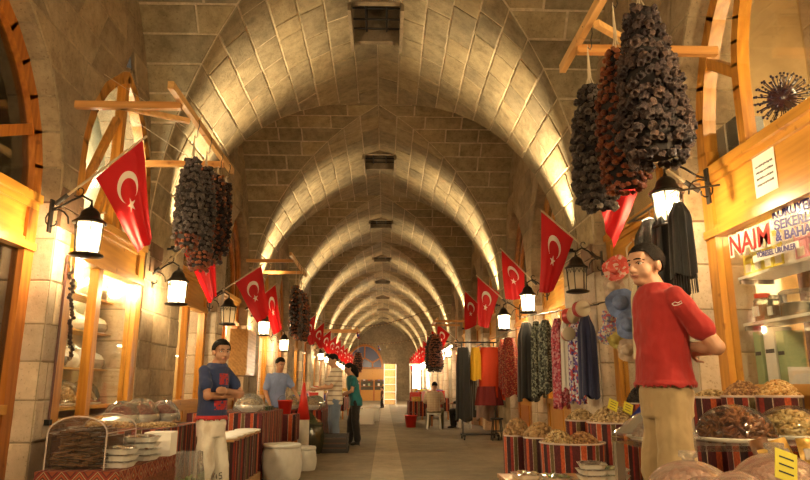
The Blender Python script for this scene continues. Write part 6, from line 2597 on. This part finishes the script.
skinmat('skin_a', (0.50, 0.27, 0.17))
skinmat('skin_b', (0.44, 0.23, 0.14))
hairmat('hair_black', (0.010, 0.007, 0.006))
plain('eye_white', (0.65, 0.60, 0.55), 0.3)
plain('eye_dark', (0.015, 0.008, 0.005), 0.2)
plain('lip', (0.36, 0.13, 0.10), 0.5)
plain('shoe_black', (0.015, 0.014, 0.013), 0.4)
clothmat('red_tee', (0.32, 0.014, 0.013), 10, 0.6)
clothmat('khaki', (0.35, 0.255, 0.135), 9, 0.8)
def tee_print(t, base):
    sx = t.n('ShaderNodeSeparateXYZ')
    t.l(t.coords('Object'), sx.inputs[0])
    x, y, z = sx.outputs
    hemm = t.math('LESS_THAN', z, 0.90)
    def band(a, b, w_):
        return t.math('MULTIPLY', t.math('MULTIPLY', t.math('GREATER_THAN', z, a), t.math('LESS_THAN', z, b)), t.math('MULTIPLY', t.math('LESS_THAN', t.math('ABSOLUTE', x), w_), t.math('LESS_THAN', y, 0.0)))
    f = t.math('GREATER_THAN', t.noise(t.coords('Object', (1, 1, 1)), 45, 2), 0.43)
    pr = t.math('MULTIPLY', t.math('MAXIMUM', band(0.95, 1.03, 0.09), band(1.17, 1.27, 0.06)), f)
    return t.mix(t.math('MAXIMUM', hemm, pr), base, (0.40, 0.025, 0.03))


clothmat('navy_tee', (0.024, 0.042, 0.13), 10, 0.6, tee_print)


def jeans_stains(t, base):
    f = t.noise(t.coords('Object', (1, 1, 0.5)), 7, 5)
    return t.mix(t.ramp(f, [(0.5, (0, 0, 0)), (0.62, (1, 1, 1))]), base, (0.56, 0.49, 0.40))


clothmat('pale_jeans', (0.74, 0.70, 0.62), 8, 0.9, jeans_stains)
clothmat('blue_shirt', (0.22, 0.30, 0.58), 10, 0.7)


def polo(t, base):
    sx = t.n('ShaderNodeSeparateXYZ')
    t.l(t.coords('Object'), sx.inputs[0])
    f = t.math('GREATER_THAN', t.math('FRACT', t.math('MULTIPLY', sx.outputs[2], 11.0)), 0.72)
    return t.mix(f, base, (0.30, 0.24, 0.20))


clothmat('striped_polo', (0.66, 0.60, 0.50), 10, 0.5, polo)
clothmat('jeans_blue', (0.16, 0.22, 0.34), 10, 0.6)
clothmat('teal_top', (0.012, 0.16, 0.19), 10, 0.6)
clothmat('black_trousers', (0.012, 0.010, 0.010), 10, 0.6)


def check(t, base):
    sx = t.n('ShaderNodeSeparateXYZ')
    t.l(t.coords('Object'), sx.inputs[0])
    a = t.math('GREATER_THAN', t.math('FRACT', t.math('MULTIPLY', sx.outputs[2], 22.0)), 0.8)
    b = t.math('GREATER_THAN', t.math('FRACT', t.math('MULTIPLY', sx.outputs[0], 22.0)), 0.8)
    return t.mix(t.math('MAXIMUM', a, b), base, (0.44, 0.30, 0.20))


clothmat('check_shirt', (0.64, 0.54, 0.42), 10, 0.5, check)
clothmat('olive_trousers', (0.15, 0.13, 0.075), 10, 0.6)
clothmat('dark_child', (0.08, 0.03, 0.02), 10, 0.5)


def person(label, loc, rz, H, J, top, bottom, skin='skin_a', hair='hair_black', vox=0.008, yaw=0.0, tilt=0.0, nod=0.0, sleeve=0.72, longhair=False,
           female=False, hem=0.0, group=None, fat=1.0, bow=None, palm=None, curl=(0.7, 0.7), flare=1.0, shoe='shoe_black', heel=False, detail=True, headscale=1.0, wide=1.0):
    """J: joint overrides in units of H, local frame facing -y"""
    t = T('person', label, 'person', loc, rz=rz, group=group)
    d = dict(pel=(0, 0, .515), wai=(0, 0, .60), che=(0, 0, .725), nek=(0, .008, .842), hed=(0, -.014, .925),
             shl=(.104, .005, .806), shr=(-.104, .005, .806), ell=(.135, .01, .635), elr=(-.135, .01, .635), wrl=(.14, -.04, .50), wrr=(-.14, -.04, .50),
             hil=(.05, 0, .50), hir=(-.05, 0, .50), knl=(.055, -.012, .28), knr=(-.055, -.012, .28), anl=(.058, .012, .045), anr=(-.058, .012, .045))
    d.update(J)
    j = {k: Vector(v) * H for k, v in d.items()}
    f = H * fat
    hs = H * 0.133 / 0.22 * headscale if H < 1.62 else H * 0.128 / 0.22 * headscale       # head about 1/7.5 of the height
    fl, fr_ = (j['anl'], j['anr'])
    # ------ body: one continuous mesh
    b = MB()
    twist = 0.0
    sh_dir = (j['shl'] - j['shr'])
    tw = math.atan2(sh_dir.y, sh_dir.x)
    W = wide
    rings(b, [(j['pel'] + Vector((0, 0, -.045 * H)), .055 * f * W, .045 * f, 0), (j['pel'], .070 * f * W, .050 * f, 0), (j['wai'], .068 * f * W, .047 * f, tw * .4), (j['che'], .082 * f * W, .055 * f, tw),
              (j['che'].lerp(j['nek'], .55), .082 * f * W, .046 * f, tw), (j['nek'] + Vector((0, 0, -.005 * H)), .043 * f, .036 * f, tw)])
    limb(b, [j['nek'] - Vector((0, 0, .02 * H)), j['hed'] - Vector((0, 0, .03 * H))], [.037 * f, .034 * f])
    for s in 'lr':
        j['hi' + s].x *= W
        limb(b, [j['sh' + s], j['el' + s], j['wr' + s]], [.024 * f, .0245 * f, .0165 * f])
        limb(b, [j['hi' + s], j['kn' + s], j['an' + s]], [.040 * f, .030 * f, .021 * f])
        mid = j['kn' + s].lerp(j['an' + s], .33) + Vector((0, .008 * H, 0))
        b.ball(mid, (.027 * f, .029 * f, .055 * f), 10, 8)
        dr = (j['wr' + s] - j['el' + s]).normalized()
        pn = Vector((-1 if s == 'l' else 1, 0, 0)) if palm is None else Vector(palm[0 if s == 'l' else 1])
        hand(b, j['wr' + s], dr if bow is None or s not in bow else Vector(bow[s]), pn, 1 if s == 'l' else -1, H * 0.108 / 0.19 * 1.02, curl[0 if s == 'l' else 1])
    # head
    HR = eul(nod, tilt, yaw)
    hc = j['hed']

    def hp(x, y, z):
        return hc + HR @ (Vector((x, y, z)) * hs)

    def hb(c, r, nu=16, nv=12, ro=None):
        b.ball(hp(*c), tuple(q * hs for q in r), nu, nv, HR if ro is None else HR @ ro)
    hb((0, .014, .028), (.074, .092, .083))
    hb((0, -.022, -.025), (.061, .066, .080))
    hb((0, -.048, -.084), (.034, .032, .024))
    hb((.034, -.042, -.038), (.028, .032, .034))
    hb((-.034, -.042, -.038), (.028, .032, .034))
    hb((0, -.050, .045), (.056, .034, .036))
    b.tube([hp(-.046, -.066, .020), hp(-.018, -.083, .020), hp(.018, -.083, .020), hp(.046, -.066, .020)], .011 * hs, 8)
    b.tube([hp(0, -.082, .016), hp(0, -.095, -.008), hp(0, -.106, -.028)], [.009 * hs, .010 * hs, .013 * hs], 8)
    b.ball(hp(0, -.104, -.031), .0135 * hs, 8, 6)
    for s in (-1, 1):
        b.ball(hp(s * .012, -.093, -.034), .0095 * hs, 7, 5)
        hb((s * .077, .012, -.008), (.011, .021, .032))
    b.tube([hp(-.020, -.080, -.060), hp(0, -.090, -.057), hp(.020, -.080, -.060)], .008 * hs, 7)
    # feet inside the shoes
    toes = {}
    for s in 'lr':
        a = j['an' + s]
        kn = (a - j['kn' + s])
        fd = Vector((.018 * (1 if s == 'l' else -1), -.085, 0)) * H
        toes[s] = fd
        b.tube([a + Vector((0, .015 * H, -.02 * H)), a + fd * .5 + Vector((0, 0, -.028 * H)), a + fd + Vector((0, 0, -.033 * H))], [.022 * f, .021 * f, .014 * f], 8)
    body = fuse(b, vox, 3)
    ob = link('body', body, skin, t)
    bvh = BVHTree.FromPolygons([v.co[:] for v in body.vertices], [tuple(p.vertices) for p in body.polygons])

    def surf(x, z, push=0.0):
        o = hp(x, -.3, z)
        dd = HR @ Vector((0, 1, 0))
        h = bvh.ray_cast(o, dd, 0.5 * hs)
        return (h[0] if h[0] is not None else hp(x, -.085, z)) - dd * push * hs
    if detail:
        for s in (-1, 1):
            c = surf(s * .031, .004, -.003)
            e = MB().ball(c, (.0145 * hs, .007 * hs, .0068 * hs), 12, 8, HR).build('eye', 'eye_white', t, True)
            MB().ball(c + HR @ Vector((-0.002 * hs, -.0045 * hs, 0)), (.0062 * hs, .0035 * hs, .0064 * hs), 10, 7, HR).build('iris', 'eye_dark', e, True)
            pts = [surf(s * x, z, .001) for x, z in ((.012, .024), (.026, .028), (.040, .027), (.050, .020))]
            MB().tube(pts, [.0035 * hs, .0048 * hs, .0045 * hs, .002 * hs], 6).build('eyebrow', hair, t, True)
            pts = [surf(s * x, z, .0015) for x, z in ((.017, .006), (.031, .0125), (.046, .006))]
            MB().tube(pts, .0022 * hs, 5).build('eyelid', 'eye_dark', t, True)
        pts = [surf(x, z, .0005) for x, z in ((-.023, -.060), (-.010, -.0565), (0, -.058), (.010, -.0565), (.023, -.060))]
        MB().tube(pts, [.002 * hs, .0045 * hs, .004 * hs, .0045 * hs, .002 * hs], 6).build('upper_lip', 'lip', t, True)
        pts = [surf(x, z, .0005) for x, z in ((-.020, -.063), (0, -.067), (.020, -.063))]
        MB().tube(pts, [.002 * hs, .006 * hs, .002 * hs], 6).build('lower_lip', 'lip', t, True)
    # hair cap
    m = MB()
    q = random.Random(int(H * 1000))
    nA, nT = 40, 12

    def tmax(a):
        fr = -sin(a)               # 1 at the face
        if fr < -0.15:
            base = 1.72 + 0.45 * min(1, (-fr - .15) / .5)
        elif fr < 0.30:
            base = 1.72
        else:
            base = lerp(1.72, 1.13, min(1, (fr - .30) / .38))
        return base

    def fnh(u, v, grow=1.0):
        a = 2 * pi * u
        tt = tmax(a) * v
        n_ = noise.noise(Vector((cos(a) * 3, sin(a) * 3, tt * 4)) * 2.0) * 0.05
        g = (1.075 + n_ * 0.8) * grow
        return hp(sin(tt) * cos(a) * .0785 * g, .014 + sin(tt) * sin(a) * .098 * g, .028 + cos(tt) * .090 * g)
    m.grid(lambda u, v: fnh(u, v), nA, nT)
    m.grid(lambda u, v: fnh(u, 1.0, lerp(1.0, 0.90, v)), nA, 2)
    m.build('hair', hair, t, True, False)
    if longhair:
        m = MB()
        m.tube([hp(0, .07, .03), hp(0, .105, -.05), hp(0.02, .10, -.15), hp(.02, .09, -.24)], [.062 * hs, .07 * hs, .058 * hs, .02 * hs], 12)
        m.ball(hp(0, .06, -.02), (.082 * hs, .06 * hs, .10 * hs), 12, 10, HR)
        m.build('back_hair', hair, t, True)
    # ------ shirt
    g = MB()
    e = 0.010 * H / 1.5
    lo = j['pel'] + Vector((0, 0, (-.055 + hem) * H))
    fx = flare
    rings(g, [(lo, .101 * f * W * fx + e, .074 * f * fx + e, 0), (j['pel'] + Vector((0, 0, .01 * H)), .097 * f * W * fx + e, .070 * f * fx + e, 0), (j['wai'], .090 * f * W * (fx * .5 + .5) + e, .064 * f * (fx * .5 + .5) + e, tw * .4),
              (j['che'], .097 * f * W + e, .067 * f + e, tw), (j['che'].lerp(j['nek'], .55), .103 * f * W + e, .058 * f + e, tw), (j['che'].lerp(j['nek'], .72), .098 * f * W + e, .054 * f + e, tw), (j['nek'] - Vector((0, 0, .018 * H)), .074 * f * W + e, .050 * f + e, tw), (j['nek'] + Vector((0, 0, .002 * H)), .049 * f + e * .5, .042 * f + e * .5, tw)], 26)
    for s in 'lr':
        end = j['sh' + s].lerp(j['el' + s], sleeve) if sleeve <= 1 else j['el' + s].lerp(j['wr' + s], sleeve - 1)
        if sleeve <= 1:
            limb(g, [j['sh' + s] + Vector((0, 0, -.007 * H)), end], [.0325 * f, .0375 * f])
        else:
            limb(g, [j['sh' + s], j['el' + s], end], [.036 * f, .032 * f, .027 * f])
    sm = fuse(g, vox * 1.1, 3, 'shirt', wrinkle=.008)
    shirt = link('shirt', sm, top, t)
    # ------ trousers
    g = MB()
    rings(g, [(j['pel'] + Vector((0, 0, -.07 * H)), .096 * f * W, .070 * f, 0), (j['pel'], .094 * f * W + e, .068 * f + e, 0), (j['pel'] + Vector((0, 0, .04 * H)), .086 * f * W + e * .6, .060 * f + e * .6, 0)], 24)
    for s in 'lr':
        an = j['kn' + s].lerp(j['an' + s], .93)
        limb(g, [j['hi' + s] + Vector((0, 0, -.01 * H)), j['kn' + s], an], [.058 * f * W, .049 * f * flare, .043 * f * flare])
    tm = fuse(g, vox * 1.1, 3, 'trousers', wrinkle=.010, wf=(7, 7, 12))
    link('trousers', tm, bottom, t)
    # ------ shoes
    for s in 'lr':
        a = j['an' + s]
        fd = toes[s]
        m = MB()
        zz = -.036 * H
        m.tube([a + Vector((0, .022 * H, zz + .012 * H)), a + fd * .4 + Vector((0, 0, zz + .012 * H)), a + fd * .8 + Vector((0, 0, zz + .008 * H)), a + fd * 1.1 + Vector((0, 0, zz + .006 * H))], [.024 * f, .027 * f, .026 * f, .014 * f], 10, squash=0.75)
        if heel:
            m.tube([a + Vector((0, .02 * H, zz)), a + Vector((0, .022 * H, zz - .015 * H))], .007 * H, 6)
        so = link('shoe', fuse(m, 0.012, 1, 'shoe'), shoe, t)
    return t, j, shirt


# ---- boy in the red T-shirt
p = at_y(665, 385, 3.2)
bz = 0.30
Hb = (at_y(664, 240.5, 3.2).z - bz) * 1.012
crate((p.x + 0.02, 3.22, 0), (0.5, 0.36, bz - 0.012), 'wooden crate the red shirt boy stands on')
pr, jj, shr_ = person('boy in red T-shirt and khaki trousers, hands behind back', (p.x, 3.2, bz), -1.50, Hb,
                      dict(hed=(-.005, -.030, .906), nek=(0, -.004, .842), shl=(.088, .010, .803), shr=(-.088, -.008, .803),
                           ell=(.122, .105, .645), elr=(-.115, .06, .635), wrl=(.062, .070, .650), wrr=(.0, .085, .64),
                           knl=(.065, -.02, .28), knr=(-.06, -.01, .28), anl=(.07, .0, .045), anr=(-.07, .01, .045)),
                      'red_tee', 'khaki', vox=0.0062, yaw=0.38, nod=0.03, hem=0.085, sleeve=0.66, palm=((0.2, 1, 0), (-.2, 1, 0)), curl=(0.9, 0.6), flare=1.10, wide=0.82)
# ---- boy in the navy T-shirt, arms crossed
p = at_y(212, 413, 6.15)
Hn = at_y(216, 338, 6.15).z * 1.012
pn, jn, shn = person('boy in navy T-shirt and pale jeans, arms crossed', (p.x, 6.15, 0), 1.15, Hn,
                     dict(hed=(.005, -.036, .908), nek=(0, -.012, .842), shl=(.090, -.012, .803), shr=(-.090, .0, .806),
                          ell=(.135, -.085, .672), elr=(-.135, -.07, .665), wrl=(-.045, -.125, .690), wrr=(.05, -.102, .668),
                          knl=(.06, -.03, .28), anl=(.065, -.04, .045), anr=(-.06, .02, .045)),
                     'navy_tee', 'pale_jeans', skin='skin_b', vox=0.0075, yaw=-0.50, nod=0.06, hem=0.085, sleeve=0.60, palm=((0, 1, 0), (0, 1, 0)), curl=(0.5, 0.5), fat=1.0, flare=1.04, wide=0.82)
plain('print_red', (0.38, 0.02, 0.03), 0.7)
# ---- man in the blue shirt behind his stall
p = at_y(281, 400, 11.75)
person('man in short sleeved blue shirt leaning over his stall', (-1.98, 12.2, 0), 0.75, 1.72,
       dict(hed=(0, -.06, .905), nek=(0, -.03, .815), che=(0, -.02, .71), shl=(.108, -.02, .79), shr=(-.108, -.02, .79), ell=(.15, -.10, .65), elr=(-.15, -.03, .62), wrl=(.12, -.23, .565), wrr=(-.15, -.12, .50)),
       'blue_shirt', 'olive_trousers', skin='skin_b', vox=0.015, nod=0.35, sleeve=0.75, wide=1.08)
# ---- man in striped polo and the woman in teal
p = at_y(336, 400, 13.1)
person('man in pale striped polo and blue jeans reading a packet', (p.x - 0.02, 13.1, 0), -1.25, 1.80,
       dict(hed=(0, -.035, .925), ell=(.13, -.08, .64), elr=(-.13, -.08, .64), wrl=(.06, -.22, .62), wrr=(-.06, -.22, .62)),
       'striped_polo', 'jeans_blue', vox=0.016, nod=0.4, sleeve=0.7, hem=-.01, wide=1.05)
p = at_y(353, 440, 13.35)
person('woman in teal top and black trousers with dark hair', (p.x + 0.02, 13.6, 0.012), -1.35, 1.66,
       dict(hed=(0, -.085, .905), nek=(0, -.05, .82), che=(0, -.035, .71), wai=(0, -.01, .60), shl=(.09, -.035, .79), shr=(-.09, -.035, .79), ell=(.105, -.06, .64), elr=(-.105, -.05, .635), wrl=(.06, -.17, .585), wrr=(-.06, -.17, .585),
            pel=(0, .01, .52), anl=(.04, .03, .05), anr=(-.04, -.05, .05), knl=(.045, .0, .28), knr=(-.045, -.04, .28)),
       'teal_top', 'black_trousers', vox=0.015, nod=0.45, sleeve=0.5, longhair=True, female=True, wide=0.92, heel=True)
# packet in the hands
q = at_y(322, 383, 12.9)
t = T('snack_packet', 'white packet with red print held by the man in polo', 'packet', (p.x - 0.72, 13.0, 1.13))
MB().box((0, 0, 0), (0.16, 0.10, 0.05), eul(0.2, 0.1, 0.4)).build('pouch', 'paper_white', t)
MB().box((0, 0, 0.03), (0.10, 0.07, 0.012), eul(0.2, 0.1, 0.4)).build('print', 'red_plastic', t)
# ---- seated man on a white stool
p = at_z(433, 424, 0)
sx_, sy_ = p.x, 18.9
sx_ = at_y(434, 424, sy_).x
st = T('white_stool', 'white wooden stool under the seated man', 'stool', (sx_, sy_, 0))
MB().bbox((-.19, -.17, .40), (.19, .17, .44)).build('seat', 'white', st)
for a in (-1, 1):
    for b_ in (-1, 1):
        MB().tube([(a * .16, b_ * .14, .40), (a * .19, b_ * .16, 0)], .018, 8).build('leg', 'white', st)
    MB().tube([(a * .175, -.15, .18), (a * .175, .15, .18)], .012, 6).build('stretcher', 'white', st)
person('seated man in pale checked shirt seen from behind', (sx_, sy_, 0.0), pi - 0.15, 1.70,
       dict(pel=(0, .02, .315), wai=(0, .02, .39), che=(0, -.02, .50), nek=(0, -.05, .605), hed=(-.01, -.10, .69), shl=(.115, -.045, .575), shr=(-.115, -.045, .575), ell=(.16, -.06, .44), elr=(-.16, -.06, .44), wrl=(.10, -.20, .40), wrr=(-.1, -.20, .40),
            hil=(.055, .0, .30), hir=(-.055, .0, .30), knl=(.11, -.22, .29), knr=(-.11, -.22, .29), anl=(.11, -.17, .045), anr=(-.11, -.17, .045)),
       'check_shirt', 'olive_trousers', vox=0.018, nod=0.45, sleeve=1.7, wide=1.12, hem=0.02, detail=False)
ss = T('white_stool', 'low stool under the person in dark clothes', 'stool', (sx_ + 0.92, sy_ + .45, 0))
MB().bbox((-.17, -.17, .38), (.17, .17, .42)).build('seat', 'white', ss)
for a in (-1, 1):
    for b_ in (-1, 1):
        MB().tube([(a * .14, b_ * .14, .38), (a * .16, b_ * .16, 0)], .016, 8).build('leg', 'white', ss)
person('seated person in dark clothes beside the checked shirt man', (sx_ + 0.92, sy_ + .45, 0), -1.9, 1.62,
       dict(pel=(0, .02, .315), wai=(0, .02, .39), che=(0, -.0, .50), nek=(0, -.02, .605), hed=(0, -.04, .70), shl=(.105, -.015, .575), shr=(-.105, -.015, .575), ell=(.13, -.08, .45), elr=(-.13, -.08, .45), wrl=(.08, -.22, .43), wrr=(-.08, -.22, .43),
            hil=(.055, .0, .30), hir=(-.055, .0, .30), knl=(.08, -.22, .29), knr=(-.08, -.22, .29), anl=(.08, -.2, .045), anr=(-.08, -.2, .045)),
       'black_trousers', 'black_trousers', vox=0.02, sleeve=1.6, detail=False)
# ---- child far along the aisle
p = at_z(382, 408, 0)
person('small child in dark clothes walking far along the aisle', (p.x, p.y, 0), -1.3, 1.15,
       dict(knl=(.05, -.05, .28), anl=(.05, -.04, .045), knr=(-.05, .02, .28), anr=(-.05, .08, .045)), 'dark_child', 'black_trousers', vox=0.02, detail=False, headscale=1.1)


def on_mesh(tp, name, pix):
    """points where the lines of sight through the pixels meet a garment, in the person's frame"""
    ob = [c for c in tp.children if c.name.split('.')[0] == name][0]
    me = ob.data
    bv = BVHTree.FromPolygons([v.co[:] for v in me.vertices], [tuple(q.vertices) for q in me.polygons])
    Mi = (Matrix.Translation(tp.location) @ Matrix.Rotation(tp.rotation_euler.z, 4, 'Z')).inverted()
    o = Mi @ CAM
    res = []
    for u, v in pix:
        d = (Mi.to_3x3() @ ray(u, v)).normalized()
        h = bv.ray_cast(o, d)
        if h[0] is not None:
            res.append(h[0] - d * 0.003)
    return res


plain('print_white', (0.75, 0.72, 0.68), 0.6)
pts = on_mesh(pr, 'shirt', [(672, 304), (675, 302), (678, 303), (681, 301), (682, 303), (678, 305), (674, 305.5), (672, 304)])
if len(pts) > 3:
    MB().tube(pts, 0.0022, 5, False).build('sleeve_emblem', 'print_white', pr)
pts = on_mesh(pn, 'trousers', [(215, 473), (213, 477), (217, 477)])
pt2 = on_mesh(pn, 'trousers', [(216.4, 474.5), (216.4, 479)])
pt3 = on_mesh(pn, 'trousers', [(222, 472.5), (219.5, 473), (219, 475.5), (221.5, 475.5), (222, 478), (219, 479)])
for g_ in (pts, pt2, pt3):
    if len(g_) > 1:
        MB().tube(g_, 0.004, 4).build('knee_number', 'ink', pn)
# ================================================================ arch uplights (small floods on the arch feet)
for k, yk in enumerate(ARCH_Y):
    if k == 0:
        continue
    for sd in (-1, 1):
        x = (XL if sd < 0 else XR) - sd * 0.14
        t = T('uplight', 'floodlight at the foot of the %s arch beyond the big eggplant bunch, %s' % (ORD[k - 1], 'bowls shop side' if sd < 0 else 'lettered shop side'), 'floodlight', (x, yk, ZS + 0.02), group='floodlights at the arch feet')
        MB().bbox((-0.06, -0.09, 0), (0.06, 0.09, 0.05)).build('housing', 'iron', t)
        MB().bar((0, 0, 0.025), (sd * 0.15, 0, 0.025), 0.03).build('bracket', 'iron', t)
        lamp('uplight_spot', 'SPOT', (x, yk, ZS + 0.12), 560, WARM2, 0.04, (x - sd * 0.48, yk, ZS + 2.2), 60, 1.0)
